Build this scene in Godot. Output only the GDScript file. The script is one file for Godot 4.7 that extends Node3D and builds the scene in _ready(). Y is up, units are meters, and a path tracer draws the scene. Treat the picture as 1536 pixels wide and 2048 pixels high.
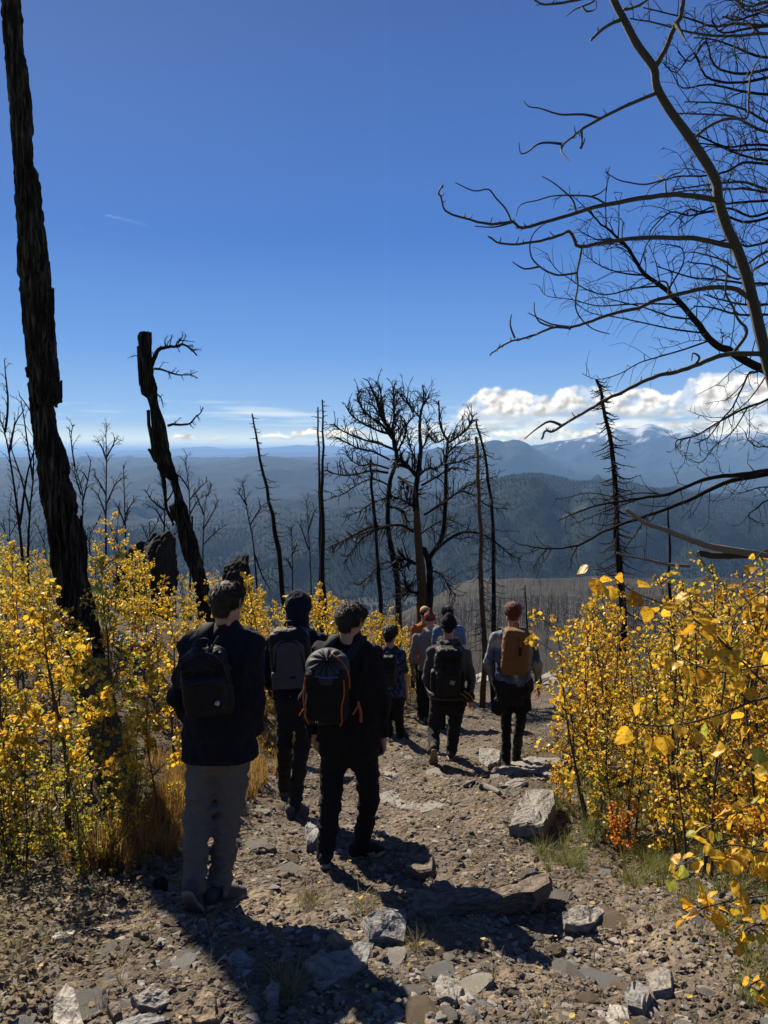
extends Node3D

const F := 1462.0          # focal length of the photograph in its own pixels (1536 x 2048)
const PITCH := -0.0785398  # the lens looks 4.5 degrees down
const EYE := 1.6

var names := {}
var mats := {}
var noise_a := FastNoiseLite.new()
var noise_b := FastNoiseLite.new()
var noise_c := FastNoiseLite.new()
var rng := RandomNumberGenerator.new()

# ---------------------------------------------------------------- small helpers
func at(px: float, py: float, d: float) -> Vector3:
	var y := -(py - 1024.0) / F
	var cy := y * cos(PITCH) + sin(PITCH)
	var cz := y * sin(PITCH) - cos(PITCH)
	var k := d / -cz
	return Vector3((px - 768.0) / F * k, EYE + cy * k, -d)

func ss(a: float, b: float, x: float) -> float:
	var t := clampf((x - a) / (b - a), 0.0, 1.0)
	return t * t * (3.0 - 2.0 * t)

func path_px(list: Array, d: float, dz := 0.0, ox := 0.0, oy := 0.0, s := 1.0) -> PackedVector3Array:
	# a traced line: pixels of an enlarged crop (offset ox, oy, scale s), its far end dz metres nearer
	var out := PackedVector3Array()
	for i in list.size():
		var t := float(i) / maxf(1.0, list.size() - 1)
		out.append(at(ox + list[i][0] * s, oy + list[i][1] * s, d - dz * t))
	return out

func numbered(called: String) -> String:
	var n: int = names.get(called, 0)
	names[called] = n + 1
	return called if n == 0 else "%s_%03d" % [called, n]

func tag(o: Node3D, label: String, category: String, group := "", kind := "") -> Node3D:
	if label: o.set_meta("label", label)
	if category: o.set_meta("category", category)
	if group: o.set_meta("group", group)
	if kind: o.set_meta("kind", kind)
	return o

func thing(called: String, label: String, category: String, where: Vector3, group := "") -> Node3D:
	var o := Node3D.new()
	o.name = numbered(called)
	add_child(o)
	o.position = where
	tag(o, label, category, group)
	return o

func put(parent: Node3D, called: String, mesh: Mesh, m: Material, where := Vector3.ZERO) -> MeshInstance3D:
	var o := MeshInstance3D.new()
	o.mesh = mesh
	o.material_override = m
	o.position = where
	if parent == self:
		o.name = numbered(called)
		add_child(o)
	else:
		var n := 0
		var nm := called
		while parent.has_node(nm):
			n += 1
			nm = "%s_%03d" % [called, n]
		o.name = nm
		parent.add_child(o, true)
	return o

func copy(o: Node3D, where: Vector3, turn := 0.0, size := 1.0, label := "", group := "") -> Node3D:
	var c: Node3D = o.duplicate()
	c.name = numbered(str(o.get_meta("stem", o.name)))
	add_child(c)
	c.position = where
	c.rotation = Vector3(0, turn, 0)
	c.scale = Vector3.ONE * size
	if label: c.set_meta("label", label)
	if group: c.set_meta("group", group)
	return c

# ---------------------------------------------------------------- mesh collector
class MB:
	var v := PackedVector3Array()
	var n := PackedVector3Array()
	var c := PackedColorArray()
	var ix := PackedInt32Array()
	var smooth := true
	var colored := false
	var base := Vector3.ZERO

	func vert(p: Vector3, nn: Vector3, col := Color.WHITE) -> int:
		v.append(p); n.append(nn)
		if colored: c.append(col)
		return v.size() - 1

	func tri(a: int, b: int, d: int) -> void:
		ix.append(a); ix.append(b); ix.append(d)

	func quad(a: int, b: int, d: int, e: int) -> void:
		ix.append(a); ix.append(b); ix.append(d)
		ix.append(a); ix.append(d); ix.append(e)

	func tube(pts: PackedVector3Array, r0: float, r1: float, sides := 6, rough := 0.0, seed_ := 0, col := Color.WHITE, power := 1.0) -> void:
		var m := pts.size()
		if m < 2: return
		var rr := RandomNumberGenerator.new()
		rr.seed = seed_ + 77
		var t0 := (pts[1] - pts[0]).normalized()
		var u := t0.cross(Vector3(0.13, 0.3, 0.94)).normalized()
		if u.length() < 0.5: u = t0.cross(Vector3.RIGHT).normalized()
		var start := v.size()
		var done := 0.0
		var total := 0.0
		for i in m - 1: total += pts[i].distance_to(pts[i + 1])
		for i in m:
			var t := (pts[mini(i + 1, m - 1)] - pts[maxi(i - 1, 0)]).normalized()
			u = (u - t * u.dot(t)).normalized()
			var w := t.cross(u)
			if i > 0: done += pts[i].distance_to(pts[i - 1])
			var r := lerpf(r0, r1, pow(done / maxf(total, 1e-6), power))
			for k in sides:
				var a := TAU * k / sides
				var dir := u * cos(a) + w * sin(a)
				vert(pts[i] + dir * r * (1.0 + rough * rr.randf_range(-1, 1)), dir, col)
		for i in m - 1:
			for k in sides:
				var a := start + i * sides + k
				var b := start + i * sides + (k + 1) % sides
				quad(a, b, b + sides, a + sides)
		var tip := vert(pts[m - 1] + (pts[m - 1] - pts[m - 2]).normalized() * r1, (pts[m - 1] - pts[m - 2]).normalized(), col)
		var last := start + (m - 1) * sides
		for k in sides: tri(last + k, last + (k + 1) % sides, tip)
		var butt := vert(pts[0], -t0, col)
		for k in sides: tri(start + (k + 1) % sides, start + k, butt)

	func ribbon(pts: PackedVector3Array, out: PackedVector3Array, wide: float, thick: float) -> void:
		# a strap: pts along it, out the direction its outer face looks at each point
		var m := pts.size()
		var start := v.size()
		for i in m:
			var t := (pts[mini(i + 1, m - 1)] - pts[maxi(i - 1, 0)]).normalized()
			var o := (out[i] - t * out[i].dot(t)).normalized()
			var s := t.cross(o)
			for q in [[-1, -0.6], [-0.85, 1], [0.85, 1], [1, -0.6]]:
				vert(pts[i] + s * (q[0] * wide * 0.5) + o * (q[1] * thick * 0.5), (s * q[0] * 0.6 + o * q[1]).normalized())
		for i in m - 1:
			for k in 4:
				var a := start + i * 4 + k
				var b := start + i * 4 + (k + 1) % 4
				quad(a, b, b + 4, a + 4)
		quad(start, start + 1, start + 2, start + 3)
		var e := start + (m - 1) * 4
		quad(e, e + 1, e + 2, e + 3)

	func block(center: Vector3, b: Basis, half: Vector3, bev := 0.003) -> void:
		# a box with chamfered edges
		var idx := {}
		for sx in [-1, 1]:
			for sy in [-1, 1]:
				for sz in [-1, 1]:
					for ax in 3:
						var q := Vector3(sx, sy, sz)
						var h := half - Vector3.ONE * bev
						h[ax] = half[ax]
						var nn := Vector3.ZERO
						nn[ax] = q[ax]
						idx[[sx, sy, sz, ax]] = vert(center + b * (q * h), (b * nn).normalized())
		for ax in 3:
			var a1 := (ax + 1) % 3
			var a2 := (ax + 2) % 3
			for s in [-1, 1]:
				var k := []
				for q in [[-1, -1], [1, -1], [1, 1], [-1, 1]]:
					var w := [0, 0, 0]
					w[ax] = s; w[a1] = q[0]; w[a2] = q[1]
					k.append(idx[[w[0], w[1], w[2], ax]])
				quad(k[0], k[1], k[2], k[3])
			for p in [-1, 1]:
				for q in [-1, 1]:
					var lo := [0, 0, 0]
					lo[ax] = -1; lo[a1] = p; lo[a2] = q
					var hi := lo.duplicate()
					hi[ax] = 1
					quad(idx[[lo[0], lo[1], lo[2], a1]], idx[[lo[0], lo[1], lo[2], a2]], idx[[hi[0], hi[1], hi[2], a2]], idx[[hi[0], hi[1], hi[2], a1]])
		for sx in [-1, 1]:
			for sy in [-1, 1]:
				for sz in [-1, 1]:
					tri(idx[[sx, sy, sz, 0]], idx[[sx, sy, sz, 1]], idx[[sx, sy, sz, 2]])

	func build() -> ArrayMesh:
		var a := []
		a.resize(Mesh.ARRAY_MAX)
		if smooth:  # front faces run clockwise as seen from the side their normals look to
			for t in range(0, ix.size(), 3):
				var i := ix[t]; var j := ix[t + 1]; var k := ix[t + 2]
				if (v[j] - v[i]).cross(v[k] - v[i]).dot(n[i] + n[j] + n[k]) > 0.0:
					ix[t + 1] = k; ix[t + 2] = j
			a[Mesh.ARRAY_NORMAL] = n
		if base != Vector3.ZERO:
			for i in v.size(): v[i] -= base
		a[Mesh.ARRAY_VERTEX] = v
		if colored: a[Mesh.ARRAY_COLOR] = c
		a[Mesh.ARRAY_INDEX] = ix
		var m := ArrayMesh.new()
		if ix.size(): m.add_surface_from_arrays(Mesh.PRIMITIVE_TRIANGLES, a)
		return m

func mb(where := Vector3.ZERO, colored := false, smooth := true) -> MB:
	var m := MB.new()
	m.base = where
	m.colored = colored
	m.smooth = smooth
	return m

# ---------------------------------------------------------------- soft bodies: a distance field meshed as surface nets
class Field:
	var o: Vector3
	var h: float
	var nx: int
	var ny: int
	var nz: int
	var f := PackedFloat32Array()
	var r0 := PackedInt32Array()   # the cells of each row that anything has reached
	var r1 := PackedInt32Array()

	func _init(lo: Vector3, hi: Vector3, cell: float) -> void:
		o = lo; h = cell
		nx = int(ceil((hi.x - lo.x) / cell)) + 1
		ny = int(ceil((hi.y - lo.y) / cell)) + 1
		nz = int(ceil((hi.z - lo.z) / cell)) + 1
		f.resize(nx * ny * nz)
		f.fill(1.0)
		r0.resize(ny * nz)
		r0.fill(nx)
		r1.resize(ny * nz)
		r1.fill(-1)

	func cap(a: Vector3, b: Vector3, ra: float, rb: float, k := 0.03, flat := 1.0, across := Vector3.ZERO) -> void:
		# tapered capsule; flat < 1 thins it along the direction across
		var m := maxf(ra, rb) + 0.6 * k + 1.5 * h
		var ab := b - a
		var l2 := maxf(ab.length_squared(), 1e-9)
		var squash := flat != 1.0
		var k0 := maxi(0, int((minf(a.z, b.z) - m - o.z) / h)); var k1 := mini(nz - 1, int((maxf(a.z, b.z) + m - o.z) / h) + 1)
		for kk in range(k0, k1 + 1):
			# the stretch of the axis that can reach this slice, then this row
			var z := o.z + kk * h
			var t0 := 0.0
			var t1 := 1.0
			if absf(ab.z) > 1e-5:
				var ta := (z - m - a.z) / ab.z
				var tb := (z + m - a.z) / ab.z
				t0 = clampf(minf(ta, tb), 0.0, 1.0)
				t1 = clampf(maxf(ta, tb), 0.0, 1.0)
			var ya := a.y + ab.y * t0
			var yb := a.y + ab.y * t1
			var j0 := maxi(0, int((minf(ya, yb) - m - o.y) / h)); var j1 := mini(ny - 1, int((maxf(ya, yb) + m - o.y) / h) + 1)
			for jj in range(j0, j1 + 1):
				var y := o.y + jj * h
				var u0 := t0
				var u1 := t1
				if absf(ab.y) > 1e-5:
					var ta := (y - m - a.y) / ab.y
					var tb := (y + m - a.y) / ab.y
					u0 = clampf(minf(ta, tb), t0, t1)
					u1 = clampf(maxf(ta, tb), t0, t1)
				var xa := a.x + ab.x * u0
				var xb := a.x + ab.x * u1
				var i0 := maxi(0, int((minf(xa, xb) - m - o.x) / h)); var i1 := mini(nx - 1, int((maxf(xa, xb) + m - o.x) / h) + 1)
				if i1 < i0: continue
				var row := kk * ny + jj
				if i0 < r0[row]: r0[row] = i0
				if i1 > r1[row]: r1[row] = i1
				var at_ := row * nx
				for ii in range(i0, i1 + 1):
					var e := f[at_ + ii]
					if e < -0.045: continue
					var pa := Vector3(o.x + ii * h, y, z) - a
					var t := clampf(pa.dot(ab) / l2, 0.0, 1.0)
					var q := pa - ab * t
					var dist := 0.0
					if squash:
						var w := q.dot(across)
						dist = ((q - across * w).length_squared() + w * w / (flat * flat))
						dist = (sqrt(dist) - (ra + (rb - ra) * t)) * minf(flat, 1.0)
					else:
						dist = q.length() - (ra + (rb - ra) * t)
					var g := k - absf(dist - e)
					if g > 0.0: f[at_ + ii] = minf(dist, e) - g * g / (4.0 * k)
					elif dist < e: f[at_ + ii] = dist

	func box(c: Vector3, bs: Basis, half: Vector3, r: float, k := 0.02) -> void:
		var m := half.length() + k + 2.0 * h
		var i0 := maxi(0, int((c.x - m - o.x) / h)); var i1 := mini(nx - 1, int((c.x + m - o.x) / h) + 1)
		var j0 := maxi(0, int((c.y - m - o.y) / h)); var j1 := mini(ny - 1, int((c.y + m - o.y) / h) + 1)
		var k0 := maxi(0, int((c.z - m - o.z) / h)); var k1 := mini(nz - 1, int((c.z + m - o.z) / h) + 1)
		var inv := bs.transposed()
		var hh := half - Vector3.ONE * r
		for kk in range(k0, k1 + 1):
			for jj in range(j0, j1 + 1):
				var at_ := (kk * ny + jj) * nx
				r0[kk * ny + jj] = mini(r0[kk * ny + jj], i0)
				r1[kk * ny + jj] = maxi(r1[kk * ny + jj], i1)
				for ii in range(i0, i1 + 1):
					var q := (inv * (Vector3(o.x + ii * h, o.y + jj * h, o.z + kk * h) - c)).abs() - hh
					var dist := q.max(Vector3.ZERO).length() + minf(maxf(q.x, maxf(q.y, q.z)), 0.0) - r
					var e := f[at_ + ii]
					var g := maxf(k - absf(dist - e), 0.0)
					f[at_ + ii] = minf(dist, e) - g * g / (4.0 * k)

	func carve(a: Vector3, b: Vector3, r: float, k := 0.01) -> void:
		var m := r + k + 2.0 * h
		var lo := a.min(b) - Vector3.ONE * m
		var hi := a.max(b) + Vector3.ONE * m
		var ab := b - a
		var l2 := maxf(ab.length_squared(), 1e-9)
		for kk in range(maxi(0, int((lo.z - o.z) / h)), mini(nz - 1, int((hi.z - o.z) / h) + 1) + 1):
			for jj in range(maxi(0, int((lo.y - o.y) / h)), mini(ny - 1, int((hi.y - o.y) / h) + 1) + 1):
				for ii in range(maxi(0, int((lo.x - o.x) / h)), mini(nx - 1, int((hi.x - o.x) / h) + 1) + 1):
					var pa := Vector3(o.x + ii * h, o.y + jj * h, o.z + kk * h) - a
					var dist := r - (pa - ab * clampf(pa.dot(ab) / l2, 0.0, 1.0)).length()
					var i := (kk * ny + jj) * nx + ii
					var e := f[i]
					var g := maxf(k - absf(dist - e), 0.0)
					f[i] = maxf(dist, e) + g * g / (4.0 * k)

	func clip(p: Vector3, dir: Vector3) -> void:
		# takes away what lies beyond p in the direction dir
		for kk in nz:
			for jj in ny:
				var at_ := (kk * ny + jj) * nx
				for ii in range(r0[kk * ny + jj], r1[kk * ny + jj] + 1):
					if f[at_ + ii] < 0.5:
						f[at_ + ii] = maxf(f[at_ + ii], (Vector3(o.x + ii * h, o.y + jj * h, o.z + kk * h) - p).dot(dir))

	func clip_near(p: Vector3, dir: Vector3, reach: float) -> void:
		for kk in nz:
			for jj in ny:
				var at_ := (kk * ny + jj) * nx
				for ii in range(r0[kk * ny + jj], r1[kk * ny + jj] + 1):
					if f[at_ + ii] < 0.5:
						var q := Vector3(o.x + ii * h, o.y + jj * h, o.z + kk * h) - p
						if q.length_squared() < reach * reach: f[at_ + ii] = maxf(f[at_ + ii], q.dot(dir))

	func ruffle(nz_: FastNoiseLite, amp: float, s: Vector3) -> void:
		for kk in nz:
			for jj in ny:
				var at_ := (kk * ny + jj) * nx
				for ii in range(r0[kk * ny + jj], r1[kk * ny + jj] + 1):
					var e := f[at_ + ii]
					if e < 0.05 and e > -0.05:
						f[at_ + ii] = e + amp * nz_.get_noise_3d((o.x + ii * h) * s.x, (o.y + jj * h) * s.y, (o.z + kk * h) * s.z)

	func mesh(m: MB) -> void:
		var sy := nx
		var sz := nx * ny
		var cell := PackedInt32Array()
		cell.resize(nx * ny * nz)
		cell.fill(-1)
		var near := 3.6 * h
		var off := [0, 1, sy, sy + 1, sz, sz + 1, sz + sy, sz + sy + 1]
		var edges := [[0, 1], [2, 3], [4, 5], [6, 7], [0, 2], [1, 3], [4, 6], [5, 7], [0, 4], [1, 5], [2, 6], [3, 7]]
		var corner := [Vector3(0, 0, 0), Vector3(1, 0, 0), Vector3(0, 1, 0), Vector3(1, 1, 0), Vector3(0, 0, 1), Vector3(1, 0, 1), Vector3(0, 1, 1), Vector3(1, 1, 1)]
		var g := PackedFloat32Array()
		g.resize(8)
		for kk in nz - 1:
			for jj in ny - 1:
				var at_ := (kk * ny + jj) * nx
				for ii in range(r0[kk * ny + jj], mini(r1[kk * ny + jj] + 1, nx - 1)):
					var i := at_ + ii
					if absf(f[i]) > near: continue
					var neg := 0
					for q in 8:
						g[q] = f[i + off[q]]
						if g[q] < 0.0: neg += 1
					if neg == 0 or neg == 8: continue
					var p := Vector3.ZERO
					var cnt := 0
					for e in edges:
						var a := g[e[0]]
						var b := g[e[1]]
						if (a < 0.0) != (b < 0.0):
							p += corner[e[0]].lerp(corner[e[1]], a / (a - b))
							cnt += 1
					p /= cnt
					var gr := Vector3(g[1] + g[3] + g[5] + g[7] - g[0] - g[2] - g[4] - g[6], g[2] + g[3] + g[6] + g[7] - g[0] - g[1] - g[4] - g[5], g[4] + g[5] + g[6] + g[7] - g[0] - g[1] - g[2] - g[3])
					cell[i] = m.vert(o + (Vector3(ii, jj, kk) + p) * h, gr.normalized())
		for kk in range(1, nz - 1):
			for jj in range(1, ny - 1):
				var at_ := (kk * ny + jj) * nx
				for ii in range(maxi(1, r0[kk * ny + jj]), mini(r1[kk * ny + jj] + 1, nx - 1)):
					var i := at_ + ii
					var e := f[i]
					if absf(e) > near: continue
					var s := e < 0.0
					if s != (f[i + 1] < 0.0): quad(m, cell[i], cell[i - sy], cell[i - sy - sz], cell[i - sz])
					if s != (f[i + sy] < 0.0): quad(m, cell[i], cell[i - 1], cell[i - 1 - sz], cell[i - sz])
					if s != (f[i + sz] < 0.0): quad(m, cell[i], cell[i - 1], cell[i - 1 - sy], cell[i - sy])

	func quad(m: MB, a: int, b: int, c: int, d: int) -> void:
		if a >= 0 and b >= 0 and c >= 0 and d >= 0: m.quad(a, b, c, d)

# ---------------------------------------------------------------- materials
func ntex(seed_: int, freq: float, colors: Array, octaves := 4, type := FastNoiseLite.TYPE_SIMPLEX_SMOOTH, size := 512) -> NoiseTexture2D:
	var n := FastNoiseLite.new()
	n.noise_type = type
	n.seed = seed_
	n.frequency = freq
	n.fractal_octaves = octaves
	var t := NoiseTexture2D.new()
	t.width = size; t.height = size
	t.seamless = true
	t.noise = n
	var g := Gradient.new()
	var offs := PackedFloat32Array()
	var cols := PackedColorArray()
	for k in colors:
		offs.append(k[0]); cols.append(k[1])
	g.offsets = offs
	g.colors = cols
	t.color_ramp = g
	return t

func grey(seed_: int, freq: float, lo := 0.0, hi := 1.0, octaves := 4, type := FastNoiseLite.TYPE_SIMPLEX_SMOOTH) -> NoiseTexture2D:
	return ntex(seed_, freq, [[0.0, Color(lo, lo, lo)], [1.0, Color(hi, hi, hi)]], octaves, type)

func lin(r: float, g: float, b: float) -> Color:
	return Color(r, g, b).linear_to_srgb()

func plain(called: String, c: Color, rough := 0.8, spec := 0.4) -> StandardMaterial3D:
	if mats.has(called): return mats[called]
	var m := StandardMaterial3D.new()
	m.resource_name = called
	m.albedo_color = c
	m.roughness = rough
	m.metallic_specular = spec
	mats[called] = m
	return m

func textured(called: String, tint: Color, tex: Texture2D, scale: Vector3, bump: Texture2D = null, depth := 0.5, rough := 0.85, spec := 0.3, world := false) -> StandardMaterial3D:
	var m := plain(called, tint, rough, spec)
	m.albedo_texture = tex
	m.uv1_triplanar = true
	m.uv1_world_triplanar = world
	m.uv1_scale = scale
	if bump:
		m.heightmap_enabled = true
		m.heightmap_texture = bump
		m.heightmap_scale = depth
	return m

# ---------------------------------------------------------------- sky, sun, air
const EXPOSURE := 2.4
const HAZE := 0.000064
const HAZE_TOP := 560.0
const SUN_AZ := 31.0
const SUN_EL := 37.0

func sun_dir() -> Vector3:
	var a := deg_to_rad(SUN_AZ)
	var e := deg_to_rad(SUN_EL)
	return Vector3(-sin(a) * cos(e), sin(e), -cos(a) * cos(e))

func through(el: float) -> float:
	# how much light from the sky reaches the eye through the haze over the valley
	return exp(-HAZE * minf(HAZE_TOP / maxf(sin(deg_to_rad(el)), 0.004), 68000.0))

func behind_haze(c: Color, el: float) -> Color:
	# the sky behind that haze which looks like c (linear, as photographed) from here
	var t := maxf(through(el), 0.12)
	var air := Color(0.102, 0.176, 0.323)
	var l := (c * (1.0 / EXPOSURE) - air * (1.0 - t)) * (1.0 / t)
	return Color(clampf(l.r, 0.01, 1.5), clampf(l.g, 0.02, 1.4), clampf(l.b, 0.05, 1.3))

func sky_color(az: float, el: float) -> Color:
	# clear mountain air: deep blue overhead, paler towards the horizon and round the sun
	var stops := [[0.0, 0.40, 0.56, 0.78], [1.5, 0.40, 0.58, 0.82], [3.2, 0.30, 0.51, 0.84], [8.0, 0.165, 0.363, 0.79], [15.7, 0.085, 0.226, 0.635], [30.0, 0.064, 0.148, 0.437], [55.0, 0.045, 0.10, 0.31], [90.0, 0.035, 0.08, 0.26]]
	var c := Color(0.035, 0.08, 0.26)
	for i in stops.size() - 1:
		if el <= stops[i + 1][0]:
			var t: float = (el - stops[i][0]) / (stops[i + 1][0] - stops[i][0])
			c = Color(lerpf(stops[i][1], stops[i + 1][1], t), lerpf(stops[i][2], stops[i + 1][2], t), lerpf(stops[i][3], stops[i + 1][3], t))
			break
	var a := deg_to_rad(az)
	var e := deg_to_rad(el)
	var s := Vector3(sin(a) * cos(e), sin(e), -cos(a) * cos(e)).dot(sun_dir())
	return c * (0.89 + 0.10 * ss(-0.2, 1.0, s)) + Color(0.035, 0.035, 0.03) * pow(maxf(s, 0.0), 14.0)

func make_sky() -> Sky:
	var small := Image.create(256, 128, false, Image.FORMAT_RGBF)
	for y in 128:
		var el := 90.0 - (y + 0.5) / 128.0 * 180.0
		for x in 256:
			small.set_pixel(x, y, behind_haze(sky_color((x + 0.5) / 256.0 * 360.0, maxf(el, 0.0)), maxf(el, 0.0)))
	small.resize(4096, 2048, Image.INTERPOLATE_CUBIC)
	# clouds: heaps of cumulus low over the ranges, broken sheets under them, thin streaks
	var n := FastNoiseLite.new()
	n.noise_type = FastNoiseLite.TYPE_SIMPLEX_SMOOTH
	n.fractal_octaves = 5
	n.frequency = 1.0
	n.seed = 11
	var r := RandomNumberGenerator.new()
	r.seed = 5
	# domes: azimuth, base, half width, height (degrees)
	var domes := []
	for d in [[-15.4, 1.2, 0.9, 0.4], [-12.6, 1.1, 0.7, 0.3], [-5.0, 1.3, 2.4, 0.75], [-2.6, 1.5, 1.6, 0.6], [-8.4, 1.2, 1.3, 0.5]]:
		domes.append(d)
	# the heaped bank over the right hand mountains: its upper edge as seen from here, in degrees
	var bank := PackedVector2Array()
	for q in [[915, 826], [935, 806], [950, 786], [975, 774], [1010, 776], [1045, 780], [1075, 792], [1100, 790], [1125, 776], [1165, 768], [1205, 775], [1235, 786], [1270, 778], [1300, 776], [1340, 790], [1362, 780], [1378, 756], [1410, 744], [1450, 746], [1490, 742], [1540, 750], [1620, 760], [1750, 775], [1900, 800], [2050, 826]]:
		var v := at(q[0], q[1], 100.0) - Vector3(0, EYE, 0)
		bank.append(Vector2(rad_to_deg(atan2(v.x, -v.z)), rad_to_deg(asin(v.normalized().y))))
	for i in 46:  # the sky goes on round the place as it is in view
		var az := r.randf_range(46.0, 326.0)
		domes.append([az if az < 180.0 else az - 360.0, r.randf_range(1.5, 3.6), r.randf_range(0.9, 3.2), r.randf_range(0.5, 2.2)])
	var columns := {}
	for d in domes:
		for x in range(int(floor((d[0] - d[2]) / 360.0 * 4096.0)), int(floor((d[0] + d[2]) / 360.0 * 4096.0)) + 1):
			var k := posmod(x, 4096)
			if not columns.has(k): columns[k] = []
			columns[k].append(d)
	var y0 := int((90.0 - 9.0) / 180.0 * 2048.0)
	for y in range(y0, 1024):
		var el := 90.0 - (y + 0.5) / 2048.0 * 180.0
		for x in 4096:
			var az := (x + 0.5) / 4096.0 * 360.0
			if az > 180.0: az -= 360.0
			var inside := absf(az) < 31.0
			if not inside and (x + y) % 2 == 1 and not columns.has(x) and az > 46.0: continue
			var a := deg_to_rad(az)
			var p := Vector3(sin(a), 0, cos(a)) * 57.3
			var c := small.get_pixel(x, y)
			# broken white sheets
			var q := n.get_noise_3d(p.x * 0.17, el * 1.15, p.z * 0.17) * 0.5 + 0.5
			var side := ss(-6.0, 4.0, az) if inside else 0.55
			var win := ss(0.0, 0.7, el) * ss(4.3, 2.4, el)
			var s := ss(0.60 - 0.20 * side, 0.82 - 0.20 * side, q) * win * (0.35 + 0.5 * side)
			# thin streaks
			var w := n.get_noise_3d(p.x * 0.07 + 40.0, el * 4.6, p.z * 0.07) * 0.5 + 0.5
			s = maxf(s, ss(0.60, 0.80, w) * ss(1.6, 2.6, el) * ss(4.6, 3.6, el) * 0.55 * (1.0 - side * 0.6))
			# one lens shaped cloud and a veil of haze over the left hills
			var lens := 1.0 - pow((az + 8.6) / 4.6, 2.0) - pow((el - 3.25 - 0.06 * (az + 8.6) * -1.0) / 0.42, 2.0)
			s = maxf(s, ss(0.0, 0.9, lens + 1.6 * (w - 0.5)) * 0.72 * lerpf(0.45, 1.0, ss(0.35, 0.62, w)))
			s = maxf(s, (1.0 - ss(0.2, 2.6, el)) * 0.45)
			var white := behind_haze(Color(0.78, 0.86, 0.94), el)
			c = c.lerp(white, s)
			if az > bank[0].x and az < bank[bank.size() - 1].x:
				var k := 0
				while bank[k + 1].x < az: k += 1
				var u := (az - bank[k].x) / (bank[k + 1].x - bank[k].x)
				var edge := lerpf(bank[k].y, bank[k + 1].y, ss(0, 1, u))
				var puff := n.get_noise_3d(p.x * 0.75, el * 0.85, p.z * 0.75)
				var fine := n.get_noise_3d(p.x * 2.2 + 9.0, el * 2.5, p.z * 2.2)
				var lit := n.get_noise_3d(p.x * 0.75 - 0.20, el * 0.85 + 0.24, p.z * 0.75)
				var top := edge + 0.34 * puff + 0.14 * fine
				var base := 2.75 + 0.5 * n.get_noise_2d(az * 0.35, 7.0) + 0.2 * puff + 0.12 * fine
				var gap := ss(-0.30, 0.02, n.get_noise_3d(p.x * 0.33 + 4.0, el * 0.7, p.z * 0.33) + 0.3 * puff)
				var body := ss(0.0, 0.13, top - el) * ss(-0.15, 0.2, el - base) * lerpf(1.0, gap, 0.55)
				# thinner, broken layers hang on below the bank down to the peaks
				body = maxf(body, ss(-0.16, 0.16, n.get_noise_3d(p.x * 0.3, el * 1.6, p.z * 0.3) + 0.35 * fine) * ss(0.4, 1.0, el) * ss(3.8, 3.0, el) * 0.62)
				var h := clampf((el - base) / maxf(0.3, top - base), 0.0, 1.0)
				var b := clampf(0.70 + 0.26 * pow(h, 0.7) + 0.85 * (puff - lit) + 0.12 * fine, 0.50, 1.02)
				var cc := Color(b, b, b * 1.015).lerp(Color(0.46, 0.54, 0.68), (1.0 - ss(0.0, 0.42, h)) * ss(0.4, 0.1, absf(el - base) * 0.5) * 0.85)
				c = c.lerp(behind_haze(cc, el), body)
			if columns.has(x):
				var dens := 0.0
				var shade := 0.0
				var puff := n.get_noise_3d(p.x * 0.55, el * 0.62, p.z * 0.55)
				var fine := n.get_noise_3d(p.x * 1.9 + 9.0, el * 2.1, p.z * 1.9)
				var lit := n.get_noise_3d(p.x * 0.55 - 0.22, el * 0.62 + 0.25, p.z * 0.55)
				for d in columns[x]:
					var t: float = (az - d[0]) / d[2]
					if absf(t) >= 1.0: continue
					var top: float = d[1] + d[3] * sqrt(1.0 - t * t) * (0.80 + 0.55 * absf(puff) * 1.6) + 0.18 * fine
					var base: float = d[1] + 0.25 * puff + 0.12 * fine
					var k := ss(0.0, 0.16, top - el) * ss(-0.16, 0.22, el - base)
					if k > dens:
						dens = k
						shade = clampf((el - base) / maxf(0.2, top - base), 0.0, 1.0)
				if dens > 0.0:
					var b := 0.66 + 0.36 * pow(shade, 0.8) + 0.65 * (puff - lit) + 0.10 * fine
					b = clampf(b, 0.44, 1.0)
					var cc := behind_haze(Color(b, b * 1.0, b * 1.02).lerp(Color(0.42, 0.50, 0.64), 1.0 - ss(0.0, 0.5, shade)), el)
					c = c.lerp(cc, dens * 0.97)
			small.set_pixel(x, y, c)
	# a short vapour trail high on the left
	for i in 260:
		var t := i / 259.0
		var q := at(lerpf(211, 297, t), lerpf(430, 450, t), 100.0) - Vector3(0, EYE, 0)
		var az := rad_to_deg(atan2(q.x, -q.z))
		var el := rad_to_deg(asin(q.normalized().y))
		var x := posmod(int(floor(az / 360.0 * 4096.0)), 4096)
		var y := int((90.0 - el) / 180.0 * 2048.0)
		small.set_pixel(x, y, small.get_pixel(x, y).lerp(Color(0.42, 0.5, 0.62), 0.022 * (1.0 - t * 0.7)))
	var m := PanoramaSkyMaterial.new()
	m.panorama = ImageTexture.create_from_image(small)
	var sky := Sky.new()
	sky.sky_material = m
	return sky

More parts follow.
